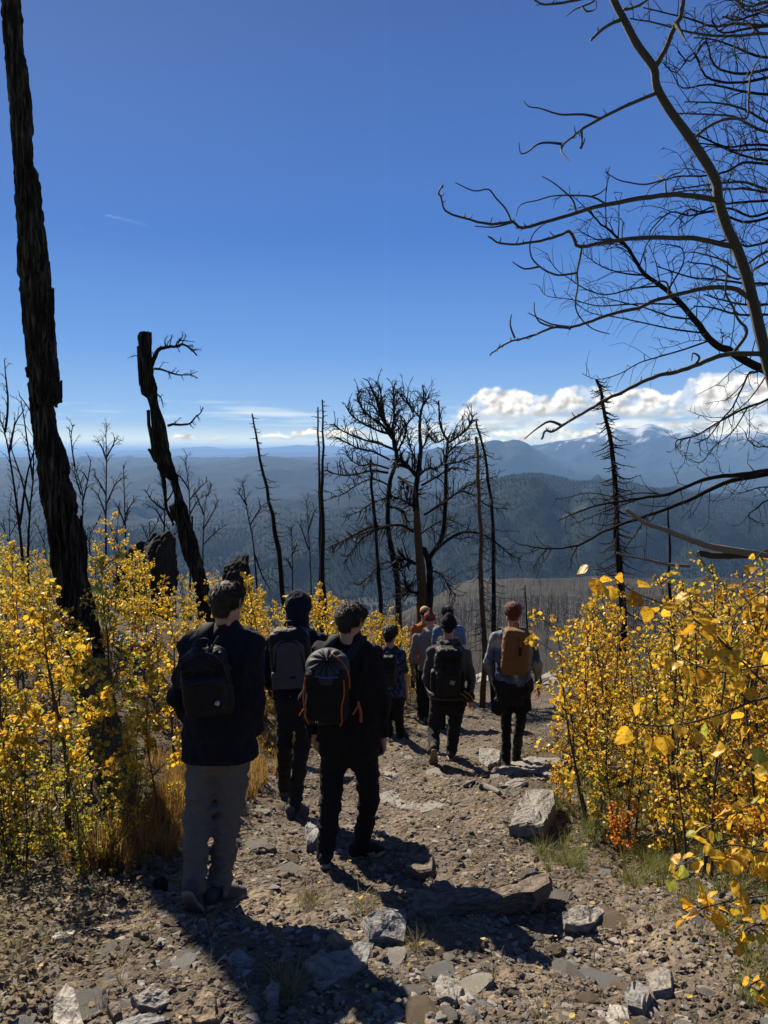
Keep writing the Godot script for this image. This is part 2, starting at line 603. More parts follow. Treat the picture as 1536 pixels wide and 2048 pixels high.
func stage() -> void:
	var cam := Camera3D.new()
	cam.name = "camera"
	cam.position = Vector3(0, EYE, 0)
	cam.rotation = Vector3(PITCH, 0, 0)
	cam.fov = rad_to_deg(2.0 * atan(1024.0 / F))
	cam.near = 0.05
	cam.far = 120000.0
	add_child(cam)
	var env := Environment.new()
	env.background_mode = Environment.BG_SKY
	env.sky = make_sky()
	env.tonemap_mode = Environment.TONE_MAPPER_LINEAR
	env.tonemap_exposure = EXPOSURE
	env.fog_enabled = true
	env.fog_density = HAZE
	env.fog_light_color = lin(0.29, 0.53, 0.95)
	env.sdfgi_enabled = true
	env.ssao_enabled = true
	env.ssil_enabled = true
	var we := WorldEnvironment.new()
	we.name = "world_environment"
	we.environment = env
	add_child(we)
	var sun := DirectionalLight3D.new()
	sun.name = "sun"
	sun.light_energy = 1.6
	sun.light_color = Color(1.0, 0.95, 0.87)
	sun.light_angular_distance = 0.5
	sun.shadow_enabled = true
	add_child(sun)
	sun.look_at_from_position(Vector3.ZERO, -sun_dir(), Vector3.UP)

# ---------------------------------------------------------------- the ground
var prof_d := PackedFloat32Array([-60, -30, -6, 0, 2.6, 3.8, 4.7, 5.8, 7.3, 8.3, 10.3, 12.5, 16, 25, 50, 100, 200, 330, 430, 520, 700, 1000, 1500, 2500, 90000])
var prof_y := PackedFloat32Array([13, 6.5, 1.3, 0, -0.53, -0.86, -1.10, -1.36, -1.72, -2.0, -2.5, -3.1, -3.9, -6.2, -11.8, -22, -41, -59, -72, -95, -165, -250, -310, -330, -340])

func profile(d: float) -> float:
	var i := 1
	while i < prof_d.size() - 1 and prof_d[i] < d: i += 1
	var t := clampf((d - prof_d[i - 1]) / (prof_d[i] - prof_d[i - 1]), 0.0, 1.0)
	var m0 := (prof_y[i] - prof_y[maxi(i - 2, 0)]) / (prof_d[i] - prof_d[maxi(i - 2, 0)])
	var m1 := (prof_y[mini(i + 1, prof_y.size() - 1)] - prof_y[i - 1]) / (prof_d[mini(i + 1, prof_y.size() - 1)] - prof_d[i - 1])
	var w := prof_d[i] - prof_d[i - 1]
	var t2 := t * t
	var t3 := t2 * t
	if w > 400.0: return lerpf(prof_y[i - 1], prof_y[i], t)
	return (2 * t3 - 3 * t2 + 1) * prof_y[i - 1] + (t3 - 2 * t2 + t) * w * m0 + (3 * t2 - 2 * t3) * prof_y[i] + (t3 - t2) * w * m1

func trail_x(d: float) -> float:
	# the middle of the trail
	return 0.1 + 0.03 * clampf(d - 3.0, 0, 4) + 2.6 * ss(7.0, 17.0, d) + 2.0 * ss(16, 30, d)

func trail_w(d: float) -> float:
	return 1.75 - 0.35 * ss(4.0, 9.0, d)

func gh(x: float, z: float) -> float:
	var d := -z
	var y := profile(d)
	if d < 80.0:
		var bank := ss(4.6, 12.0, d) * ss(80.0, 26.0, d)
		y += 1.75 * bank * ss(-1.0, -4.6, x - 0.55 * ss(9, 16, d)) + 0.10 * bank * clampf(-4.6 - x, 0.0, 8.0)
		y += 0.05 * clampf(x - 1.7 - trail_x(d), 0.0, 6.0)
		var off := absf(x - trail_x(d)) / trail_w(d)
		y -= 0.05 * (1.0 - ss(0.5, 1.2, off)) * ss(60, 30, d)
		y += noise_a.get_noise_2d(x * 0.55, z * 0.55) * 0.16
	elif d < 1600.0:
		y += noise_a.get_noise_2d(x * 0.02, z * 0.02) * 3.0 * ss(80, 400, d)
	# the shoulder on the right stays high, the left falls away sooner
	if d > 60.0:
		y -= 0.15 * maxf(0.0, d - 50.0) * ss(0.17 + 0.05 * noise_b.get_noise_2d(d * 0.013, 2.0), -0.16, x / d) * ss(900.0, 420.0, d)
	return y

func gp(px: float, py: float) -> Vector3:
	# where the line of sight through a pixel of the photograph meets the ground
	var d := 1.2
	while d < 60.0:
		var p := at(px, py, d)
		if p.y < gh(p.x, p.z): break
		d *= 1.02
	var lo := d / 1.02
	var hi := d
	for i in 8:
		var mid := (lo + hi) * 0.5
		var p := at(px, py, mid)
		if p.y < gh(p.x, p.z): hi = mid
		else: lo = mid
	return at(px, py, hi)

func ground_color(x: float, z: float) -> Color:
	var d := -z
	var off := absf(x - trail_x(d)) / trail_w(d)
	var k := noise_b.get_noise_2d(x * 0.9, z * 0.9)
	var dirt := Color(0.142, 0.117, 0.091).lerp(Color(0.092, 0.076, 0.060), clampf(0.5 + k, 0, 1))
	dirt = dirt.lerp(Color(0.185, 0.150, 0.110), ss(0.15, 0.5, noise_c.get_noise_2d(x * 0.8, z * 0.8)))
	var litter := Color(0.072, 0.056, 0.036).lerp(Color(0.12, 0.095, 0.05), clampf(0.5 + noise_c.get_noise_2d(x * 2.0, z * 2.0), 0, 1))
	var c := dirt.lerp(litter, ss(0.75, 1.25, off + 0.35 * k))
	if d > 10.0:
		var far := Color(0.026, 0.025, 0.024).lerp(Color(0.044, 0.042, 0.038), clampf(0.5 + noise_b.get_noise_2d(x * 0.03, z * 0.03) * 1.6, 0, 1))
		c = c.lerp(far, ss(14.0, 26.0, d + 4.0 * k))
	if d > 420.0: c = c.lerp(Color(0.016, 0.021, 0.015), ss(420.0, 560.0, d))
	return c.linear_to_srgb()

func make_ground() -> void:
	var rows := PackedFloat32Array()
	var z := 60.0
	while z > -90000.0:
		rows.append(z)
		var d := -z
		if d < -5.0: z -= 2.5
		elif d < 1.6: z -= 0.35
		elif d < 5.5: z -= 0.028
		elif d < 9.0: z -= 0.05
		elif d < 20.0: z -= 0.16
		else: z -= d * 0.045
	var cols := 260
	var m := mb(Vector3.ZERO, true, false)
	for zz in rows:
		var wide := absf(zz) * 1.05 + 5.0
		for i in cols + 1:
			var u := i * 2.0 / cols - 1.0
			var x := wide * (0.55 * u + 0.45 * u * u * u)
			var y := gh(x, zz)
			if zz < 0.0 and zz > -12.0:
				y += noise_b.get_noise_2d(x * 7.0, zz * 7.0) * 0.026 + absf(noise_c.get_noise_2d(x * 22.0, zz * 22.0)) * 0.024
			m.v.append(Vector3(x, y, zz))
			m.c.append(ground_color(x, zz))
	for j in rows.size() - 1:
		for i in cols:
			var a := j * (cols + 1) + i
			m.quad(a, a + 1, a + cols + 2, a + cols + 1)
	# smooth normals keep the open ground from looking faceted
	m.n.resize(m.v.size())
	for t in range(0, m.ix.size(), 3):
		var q := (m.v[m.ix[t + 2]] - m.v[m.ix[t]]).cross(m.v[m.ix[t + 1]] - m.v[m.ix[t]])
		if q.y < 0: q = -q
		for k in 3: m.n[m.ix[t + k]] += q
	for i in m.n.size(): m.n[i] = m.n[i].normalized()
	m.smooth = true
	var mat := textured("dirt", Color(1, 1, 1), ntex(3, 0.02, [[0.0, Color(0.62, 0.6, 0.58)], [0.45, Color(0.86, 0.85, 0.84)], [0.7, Color(1, 1, 1)], [1.0, Color(1, 0.97, 0.9)]], 6), Vector3.ONE * 1.3, grey(4, 0.03, 0, 1, 6), 3.2, 0.95, 0.25, true)
	mat.vertex_color_use_as_albedo = true
	mat.vertex_color_is_srgb = true
	var o := put(self, "ground", m.build(), mat)
	tag(o, "stony brown hillside that falls away from the viewer down to the valley", "ground", "", "structure")

# ---------------------------------------------------------------- far hills and mountains
func crest_at(crest: Array, px: float) -> float:
	if px <= crest[0][0]: return crest[0][1]
	for i in crest.size() - 1:
		if px <= crest[i + 1][0]:
			var t: float = (px - crest[i][0]) / (crest[i + 1][0] - crest[i][0])
			return lerpf(crest[i][1], crest[i + 1][1], lerpf(t, ss(0, 1, t), 0.5))
	return crest[-1][1]

func range_mesh(crest: Array, d: float, front: float, back: float, base: float, seed_: int, spur: float, cover: Callable, cols := 200, rows := 44, jag := 0.0, from_px := -900.0, to_px := 2450.0) -> Array:
	var n := FastNoiseLite.new()
	n.seed = seed_
	n.frequency = 1.0
	n.fractal_octaves = 5
	n.fractal_type = FastNoiseLite.FRACTAL_RIDGED
	var e := FastNoiseLite.new()
	e.seed = seed_ + 1
	e.frequency = 1.0
	e.fractal_octaves = 4
	var m := mb(Vector3.ZERO, true, true)
	var k := 1.0 / front
	for j in rows + 1:
		var t := -1.0 + 2.0 * j / rows
		var r := d + t * (front if t < 0 else back)
		for i in cols + 1:
			var px := lerpf(from_px, to_px, float(i) / cols)
			var top := at(px, crest_at(crest, px), d)
			var x := top.x * r / d
			var h := top.y + jag * e.get_noise_2d(x * 7.0 * k, 3.0)
			var s := 1.0 - pow(absf(t), 1.5 if t < 0 else 1.3)
			var y := base + (h - base) * s
			var mid := 4.0 * s * (1.0 - s)
			y += spur * mid * (n.get_noise_2d(x * 1.5 * k, r * 0.9 * k) - 0.2) + spur * 0.3 * mid * e.get_noise_2d(x * 9.0 * k, r * 9.0 * k)
			m.v.append(Vector3(x, y, -r))
	m.n.resize(m.v.size())
	for j in rows:
		for i in cols:
			var a := j * (cols + 1) + i
			m.quad(a, a + 1, a + cols + 2, a + cols + 1)
	for t in range(0, m.ix.size(), 3):
		var q := (m.v[m.ix[t + 2]] - m.v[m.ix[t]]).cross(m.v[m.ix[t + 1]] - m.v[m.ix[t]])
		if q.y < 0: q = -q
		for w in 3: m.n[m.ix[t + w]] += q
	for i in m.n.size():
		m.n[i] = m.n[i].normalized()
		m.c.append((cover.call(m.v[i], m.n[i], e, k) as Color).linear_to_srgb())
	return [m.build(), m]

func wooded(p: Vector3, n: Vector3, e: FastNoiseLite, k: float) -> Color:
	var c := Color(0.012, 0.018, 0.013).lerp(Color(0.024, 0.030, 0.020), clampf(0.5 + e.get_noise_2d(p.x * 4 * k, p.z * 4 * k), 0, 1))
	var g := e.get_noise_3d(p.x * 13 * k, 5.0, p.z * 13 * k)
	return c.lerp(Color(0.12, 0.10, 0.07), ss(0.42, 0.56, g) * 0.8)

func far_wood(p: Vector3, n: Vector3, e: FastNoiseLite, k: float) -> Color:
	var c := Color(0.014, 0.020, 0.015).lerp(Color(0.028, 0.034, 0.024), clampf(0.5 + e.get_noise_2d(p.x * 5 * k, p.z * 5 * k), 0, 1))
	return c.lerp(Color(0.09, 0.08, 0.06), ss(0.36, 0.55, e.get_noise_3d(p.x * 11 * k, 9.0, p.z * 11 * k)) * 0.6)

func snowy(p: Vector3, n: Vector3, e: FastNoiseLite, k: float) -> Color:
	var c := Color(0.03, 0.038, 0.03).lerp(Color(0.11, 0.10, 0.09), ss(120.0, 330.0, p.y))
	var w := e.get_noise_3d(p.x * 7 * k, p.y * 20.0 * k, p.z * 7 * k)
	return c.lerp(Color(0.85, 0.87, 0.9), ss(-0.10, 0.10, w + (p.y - 285.0) / 380.0))

func make_far() -> void:
	var m := textured("far_slope", Color(1, 1, 1), ntex(21, 0.03, [[0.0, Color(0.55, 0.55, 0.55)], [1.0, Color(1, 1, 1)]], 5), Vector3.ONE * 0.008, null, 0, 0.95, 0.1, true)
	m.vertex_color_use_as_albedo = true
	m.vertex_color_is_srgb = true
	var wood: Callable = wooded
	var farw: Callable = far_wood
	var snow: Callable = snowy
	var a: Array
	# farthest first
	a = range_mesh([[-900, 906], [60, 907], [150, 904], [240, 902], [330, 899], [390, 894], [420, 893], [450, 898], [520, 896], [600, 890], [680, 893], [760, 899], [900, 905], [2450, 905]], 30000, 5000, 3000, -300, 31, 80, farw, 240, 20, 26.0)
	tag(put(self, "mountain_range", a[0], m), "farthest pale blue line of mountains along the left horizon", "mountains", "", "structure")
	a = range_mesh([[-900, 912], [40, 914], [160, 910], [280, 908], [400, 911], [520, 906], [620, 904], [720, 908], [860, 912], [2450, 912]], 21500, 4000, 2500, -300, 32, 80, farw, 240, 20, 20.0)
	tag(put(self, "mountain_range", a[0], m), "second pale blue line of hills under the farthest left range", "mountains", "", "structure")
	a = range_mesh([[-900, 922], [60, 924], [200, 921], [330, 924], [440, 918], [560, 920], [680, 917], [800, 922], [2450, 922]], 15000, 3500, 2500, -310, 33, 80, farw, 240, 24, 16.0)
	tag(put(self, "mountain_range", a[0], m), "third blue line of hills on the left horizon", "mountains", "", "structure")
	a = range_mesh([[-900, 915], [700, 915], [860, 908], [960, 899], [1080, 889], [1130, 880], [1180, 871], [1212, 863], [1232, 853], [1250, 856], [1272, 857], [1288, 849], [1301, 846], [1318, 853], [1345, 862], [1375, 861], [1400, 866], [1432, 872], [1470, 866], [1500, 861], [1540, 868], [1620, 872], [2450, 880]], 11200, 2300, 2500, -300, 41, 160, snow, 420, 60, 18.0, -400.0)
	tag(put(self, "mountain_range", a[0], m), "high snow streaked mountain range on the right horizon", "mountains", "", "structure")
	a = range_mesh([[-900, 930], [700, 930], [800, 915], [870, 897], [920, 891], [960, 886], [990, 879], [1012, 884], [1030, 878], [1048, 883], [1075, 900], [1105, 918], [1150, 938], [1230, 948], [1310, 943], [1390, 938], [1470, 945], [1560, 935], [2450, 940]], 8800, 2000, 1000, -310, 42, 150, farw, 300, 50, 14.0, -400.0)
	tag(put(self, "mountain_range", a[0], m), "dark blue mountain shoulder in front of the snowy range", "mountains", "", "structure")
	a = range_mesh([[-900, 930], [0, 932], [150, 931], [300, 930], [400, 927], [460, 920], [500, 913], [530, 911], [570, 917], [640, 924], [720, 931], [800, 929], [900, 925], [1000, 940], [1100, 950], [1250, 968], [1400, 975], [2450, 980]], 8200, 3300, 1500, -320, 43, 140, farw, 300, 60, 12.0, -900.0)
	tag(put(self, "hill", a[0], m), "long wooded blue hill across the left middle distance with a small summit", "hill", "", "structure")
	a = range_mesh([[-900, 1002], [0, 1000], [120, 1006], [260, 1012], [380, 1004], [500, 998], [640, 1003], [780, 1012], [900, 1030], [2450, 1100]], 4600, 2600, 2000, -330, 44, 110, wood, 320, 70, 8.0, -900.0)
	tag(put(self, "hill", a[0], m), "nearer dark wooded hillside filling the valley on the left", "hill", "", "structure")
	var left: MB = a[1]
	a = range_mesh([[-900, 1080], [500, 1050], [760, 1010], [900, 985], [980, 962], [1030, 950], [1060, 946], [1085, 947], [1110, 952], [1150, 962], [1200, 960], [1260, 966], [1320, 978], [1400, 990], [1536, 1000], [2450, 1010]], 3200, 1800, 1300, -330, 45, 130, wood, 360, 90, 6.0, -300.0)
	tag(put(self, "hill", a[0], m), "dark green wooded hill with pale rocky clearings right of centre", "hill", "", "structure")
	var right: MB = a[1]
	# pines: one cone of needles on the hills where single crowns can just be told
	var cone := mb(Vector3.ZERO, false, false)
	for q in 6:
		var b0 := TAU * q / 6.0
		var b1 := TAU * (q + 1) / 6.0
		for l in [[0.05, 0.5, 0.30], [0.35, 1.0, 0.2]]:
			var i := cone.vert(Vector3(cos(b0) * l[2], l[0], sin(b0) * l[2]), Vector3.UP)
			cone.vert(Vector3(cos(b1) * l[2], l[0], sin(b1) * l[2]), Vector3.UP)
			cone.vert(Vector3(0, l[1], 0), Vector3.UP)
			cone.tri(i, i + 1, i + 2)
	var needles := plain("needles", Color(1, 1, 1), 0.9, 0.1)
	needles.vertex_color_use_as_albedo = true
	needles.vertex_color_is_srgb = true
	var cm := cone.build()
	forest("pine_forest", "dark pine forest covering the wooded hill right of centre", right, cm, needles, 56000, 8.0, 360, 90, 5, 0.0, 0.52)
	forest("pine_forest", "dark pine forest covering the wooded hillside on the left", left, cm, needles, 40000, 9.0, 320, 70, 6, 0.0, 0.52)
	var floor_mm := MultiMesh.new()
	floor_mm.transform_format = MultiMesh.TRANSFORM_3D
	floor_mm.use_colors = true
	floor_mm.mesh = cm
	floor_mm.instance_count = 26000
	var rf := RandomNumberGenerator.new()
	rf.seed = 73
	for i in floor_mm.instance_count:
		var d := 560.0 * pow(2700.0 / 560.0, pow(rf.randf(), 0.8))
		var x := rf.randf_range(-0.75, 0.75) * d
		var sz := rf.randf_range(5.0, 10.0)
		floor_mm.set_instance_transform(i, Transform3D(Basis(Vector3.UP, rf.randf() * TAU).scaled(Vector3(sz, sz, sz)), Vector3(x, gh(x, -d) - 0.5, -d)))
		var gg := rf.randf_range(0.007, 0.020)
		floor_mm.set_instance_color(i, lin(gg, gg * 1.35, gg * 0.9))
	var fo := MultiMeshInstance3D.new()
	fo.name = numbered("pine_forest")
	fo.multimesh = floor_mm
	fo.material_override = needles
	add_child(fo)
	tag(fo, "dark pine forest on the valley floor below the burnt slope", "forest", "", "stuff")
	# burnt slope below the trail: thin grey poles
	var r := RandomNumberGenerator.new()
	r.seed = 71
	var pole := mb(Vector3.ZERO, false, false)
	pole.tube(PackedVector3Array([Vector3.ZERO, Vector3(0.01, 0.5, 0.0), Vector3(-0.01, 1.0, 0.01)]), 0.0085, 0.003, 4)
	for q in 9:
		var y := 0.3 + 0.065 * q
		var b := q * 2.4
		pole.tube(PackedVector3Array([Vector3(0, y, 0), Vector3(cos(b) * 0.09, y + 0.03, sin(b) * 0.09)]), 0.005, 0.002, 3)
	var mm := MultiMesh.new()
	mm.transform_format = MultiMesh.TRANSFORM_3D
	mm.use_colors = true
	mm.mesh = pole.build()
	mm.instance_count = 15000
	for i in mm.instance_count:
		var d := 19.0 * pow(440.0 / 19.0, pow(r.randf(), 0.5))
		var x := r.randf_range(-0.75, 0.8) * d
		var s := r.randf_range(2.4, 5.6) * lerpf(0.22, 1.0, ss(22.0, 110.0, d))
		mm.set_instance_transform(i, Transform3D(Basis.from_euler(Vector3(r.randf_range(-0.1, 0.1), r.randf() * TAU, r.randf_range(-0.1, 0.1))).scaled(Vector3(s, s, s)), Vector3(x, gh(x, -d) - 0.2, -d)))
		var g := r.randf_range(0.04, 0.30)
		mm.set_instance_color(i, lin(g, g * 0.94, g * 0.86))
	var pm := MultiMeshInstance3D.new()
	pm.name = "burnt_forest"
	pm.multimesh = mm
	pm.material_override = needles
	add_child(pm)
	tag(pm, "standing grey poles of burnt forest on the slope below the trail", "forest", "", "stuff")

func forest(called: String, label: String, hill: MB, cone: Mesh, m: Material, count: int, tall: float, cols: int, rows: int, seed_: int, lo: float, hi: float) -> void:
	var r := RandomNumberGenerator.new()
	r.seed = seed_
	var mm := MultiMesh.new()
	mm.transform_format = MultiMesh.TRANSFORM_3D
	mm.use_colors = true
	mm.mesh = cone
	mm.instance_count = count
	for i in count:
		var j := 0
		var k := 0
		for guard in 6:
			j = int(r.randf_range(lo, hi) * rows)
			k = r.randi_range(int(cols * 0.12), cols - 2)
			if hill.c[j * (cols + 1) + k].srgb_to_linear().r < 0.06 and absf(hill.v[j * (cols + 1) + k].x / hill.v[j * (cols + 1) + k].z) < 0.85: break
		var a := hill.v[j * (cols + 1) + k]
		var p := a.lerp(hill.v[j * (cols + 1) + k + 1], r.randf()).lerp(hill.v[(j + 1) * (cols + 1) + k].lerp(hill.v[(j + 1) * (cols + 1) + k + 1], r.randf()), r.randf())
		var s := tall * r.randf_range(0.6, 1.25)
		mm.set_instance_transform(i, Transform3D(Basis(Vector3.UP, r.randf() * TAU).scaled(Vector3(s, s, s)), p - Vector3(0, 1.0, 0)))
		var g := r.randf_range(0.007, 0.022)
		mm.set_instance_color(i, lin(g, g * 1.35, g * 0.9))
	var o := MultiMeshInstance3D.new()
	o.name = numbered(called)
	o.multimesh = mm
	o.material_override = m
	add_child(o)
	tag(o, label, "forest", "", "stuff")

# ---------------------------------------------------------------- burnt and bare trees
func wood_mats() -> void:
	textured("charred", lin(0.13, 0.122, 0.115), ntex(41, 0.02, [[0.0, Color(0.16, 0.15, 0.15)], [0.46, Color(0.30, 0.29, 0.28)], [0.60, Color(0.42, 0.41, 0.40)], [0.80, Color(0.72, 0.71, 0.7)], [1.0, Color(0.9, 0.9, 0.9)]], 3), Vector3(2.0, 0.16, 2.0), grey(42, 0.03, 0, 1, 5), 4.0, 0.9, 0.2, true)
	textured("burnt_twig", lin(0.020, 0.019, 0.019), grey(43, 0.05, 0.5, 1.0), Vector3.ONE * 3.0, null, 0, 0.85, 0.2, true)
	textured("grey_twig", lin(0.055, 0.051, 0.047), grey(44, 0.05, 0.5, 1.0), Vector3.ONE * 3.0, null, 0, 0.75, 0.3, true)
	textured("bare_aspen", lin(0.10, 0.090, 0.074), ntex(45, 0.02, [[0.0, Color(0.3, 0.29, 0.28)], [0.35, Color(0.75, 0.73, 0.7)], [1.0, Color(1, 1, 1)]], 5), Vector3(5, 14, 5), grey(46, 0.04), 1.0, 0.7, 0.35, true)
	textured("tan_wood", lin(0.17, 0.115, 0.066), ntex(47, 0.02, [[0.0, Color(0.35, 0.33, 0.32)], [0.5, Color(0.8, 0.78, 0.76)], [1.0, Color(1, 1, 1)]], 5), Vector3(8, 0.9, 8), grey(48, 0.03), 2.0, 0.85, 0.2, true)
	textured("pale_wood", lin(0.26, 0.245, 0.225), ntex(49, 0.02, [[0.0, Color(0.35, 0.34, 0.33)], [0.4, Color(0.8, 0.79, 0.78)], [1.0, Color(1, 1, 1)]], 5), Vector3(7, 7, 7), grey(50, 0.03), 1.2, 0.8, 0.25, true)

func bent(a: Vector3, b: Vector3, sag: float, wob: float, n: int, r: RandomNumberGenerator) -> PackedVector3Array:
	var out := PackedVector3Array()
	var side := (b - a).cross(Vector3(r.randf_range(-1, 1), r.randf_range(-1, 1), r.randf_range(-1, 1))).normalized()
	var up := (b - a).cross(side).normalized()
	var p1 := r.randf() * TAU
	var p2 := r.randf() * TAU
	for i in n + 1:
		var t := float(i) / n
		var p := a.lerp(b, t)
		p.y -= sag * sin(t * PI)
		p += side * wob * sin(t * 5.0 + p1) * t + up * wob * sin(t * 7.5 + p2) * t
		out.append(p)
	return out

func along(pts: PackedVector3Array, t: float) -> Vector3:
	var k := t * (pts.size() - 1)
	var i := mini(int(k), pts.size() - 2)
	return pts[i].lerp(pts[i + 1], k - i)

func twigs(m: MB, pts: PackedVector3Array, count: int, length: float, r: RandomNumberGenerator, rad: float, lift := 0.0, from := 0.15, deep := 1, spread := 0.9) -> void:
	# side twigs along a branch, each with a few finer ones
	for i in count:
		var t := lerpf(from, 0.98, (i + r.randf()) / count)
		var p := along(pts, t)
		var dir := (along(pts, minf(1.0, t + 0.05)) - along(pts, maxf(0.0, t - 0.05))).normalized()
		var o := dir.cross(Vector3(r.randf_range(-1, 1), r.randf_range(-1, 1), r.randf_range(-1, 1))).normalized()
		var l := length * r.randf_range(0.35, 1.0) * (1.15 - 0.6 * t)
		var e := (dir * r.randf_range(0.35, 1.0) + o * spread + Vector3(0, lift, 0)).normalized() * l
		var q := bent(p, p + e, -l * 0.18 * (1.0 if lift >= 0.0 else -1.0), l * 0.07, 4 if deep > 0 else 3, r)
		m.tube(q, rad, rad * 0.35, 4 if deep > 0 else 3)
		if deep > 0: twigs(m, q, 3 + r.randi() % 3, l * 0.5, r, rad * 0.55, lift * 0.6, 0.25, deep - 1, spread)

func dead_pine(called: String, label: String, trunk: Array, d: float, thick_px: Array, n_limbs: int, limb: float, mat: String, twig_mat: String, seed_: int, droop := -0.25, from := 0.15, to_ := 0.97, sub := 3, group := "", lower_mat := "") -> Node3D:
	# a thin dead conifer: traced trunk (from the base up), short limbs all round it
	var r := RandomNumberGenerator.new()
	r.seed = seed_
	var pts := path_px(trunk, d)
	var base := pts[0]
	base.y = minf(base.y, gh(base.x, base.z)) - 0.05
	var full := PackedVector3Array([base])
	for p in pts:
		if p.y > base.y + 0.1: full.append(p)
	var t := thing(called, label, "tree", base, group)
	var r0: float = thick_px[0] * d / F * 0.5
	var r1: float = thick_px[1] * d / F * 0.5
	var m := mb(base)
	var smooth := PackedVector3Array()
	var steps := 16
	for i in steps + 1:
		var p := along(full, float(i) / steps)
		smooth.append(p + Vector3(r.randf_range(-1, 1), 0, r.randf_range(-1, 1)) * r0 * 0.35)
	m.tube(smooth, r0, r1, 8, 0.10, seed_)
	put(t, "trunk", m.build(), mats[mat])
	var height := full[full.size() - 1].y - base.y
	var per := maxi(1, int(ceil(n_limbs / 14.0)))
	var i := 0
	while i < n_limbs:
		# a whorl of limbs: one part for each handful that leaves the trunk at one height
		var w := mb(base)
		for q in per:
			if i >= n_limbs: break
			var k := lerpf(from, to_, (i + r.randf()) / n_limbs)
			var p := along(smooth, k)
			var a := r.randf() * TAU
			var l := limb * r.randf_range(0.4, 1.0) * (1.05 - 0.75 * k)
			var e := Vector3(cos(a), droop + r.randf_range(-0.25, 0.25), sin(a)).normalized() * l
			var b := bent(p, p + e, l * 0.10 * signf(droop + 0.01) * -1.0, l * 0.06, 5, r)
			w.tube(b, maxf(0.006, r0 * 0.16), 0.003, 4)
			if sub > 0: twigs(w, b, sub, l * 0.45, r, 0.0045, droop * 0.6, 0.25, 0)
			i += 1
		put(t, "branch", w.build(), mats[twig_mat])
	return t

func limb_px(t: Node3D, base: Vector3, list: Array, d: float, dz: float, w0: float, w1: float, ox: float, oy: float, s: float, mat: String, seed_: int, tw := 0, tl := 0.3, lift := 0.2, subs := [], deep := 1, called := "branch") -> void:
	# one limb traced from an enlarged crop, with traced side branches and finer twigs
	var r := RandomNumberGenerator.new()
	r.seed = seed_
	var raw := path_px(list, d, dz, ox, oy, s)
	var pts := smooth_line(raw, 3)
	for i in range(1, pts.size() - 1): pts[i] += Vector3(r.randf_range(-1, 1), r.randf_range(-1, 1), r.randf_range(-1, 1)) * w0 * s * d / F * 0.09
	var m := mb(base)
	m.tube(pts, w0 * s * d / F * 0.5, w1 * s * d / F * 0.5, 7, 0.07, seed_)
	if tw > 0: twigs(m, pts, tw, tl, r, maxf(0.0034, w1 * s * d / F * 0.5), lift, 0.1, deep)
	for q in subs:
		var lo := 1e9
		var near := 0.0
		var first := at(ox + q[0][0] * s, oy + q[0][1] * s, d)
		for i in raw.size():
			var e := Vector2(raw[i].x - first.x, raw[i].y - first.y).length()
			if e < lo:
				lo = e
				near = -raw[i].z
		var sp := smooth_line(path_px(q, near, r.randf_range(-0.12, 0.18), ox, oy, s), 3)
		m.tube(sp, maxf(0.006, w1 * s * d / F * 0.75), 0.0028, 5, 0.06, seed_ + 3)
		if tw > 0: twigs(m, sp, int(tw * 0.5) + 1, tl * 0.6, r, 0.003, lift, 0.15, 0)
	if mat == "bare_aspen":
		for i in int(pts.size() * 0.8):
			var p := along(pts, r.randf())
			var o := Vector3(r.randf_range(-1, 1), r.randf_range(-0.6, 1), r.randf_range(-1, 1)).normalized()
			var l := r.randf_range(0.012, 0.04)
			m.tube(PackedVector3Array([p, p + o * l * 0.6, p + o * l + Vector3(0, 0.006, 0)]), 0.0045, 0.0022, 4)
	put(t, called, m.build(), mats[mat])

func smooth_line(p: PackedVector3Array, n: int) -> PackedVector3Array:
	var out := PackedVector3Array()
	for i in p.size() - 1:
		var a := p[maxi(i - 1, 0)]
		var b := p[i]
		var c := p[i + 1]
		var e := p[mini(i + 2, p.size() - 1)]
		for k in n: out.append(b.cubic_interpolate(c, a, e, float(k) / n))
	out.append(p[p.size() - 1])
	return out

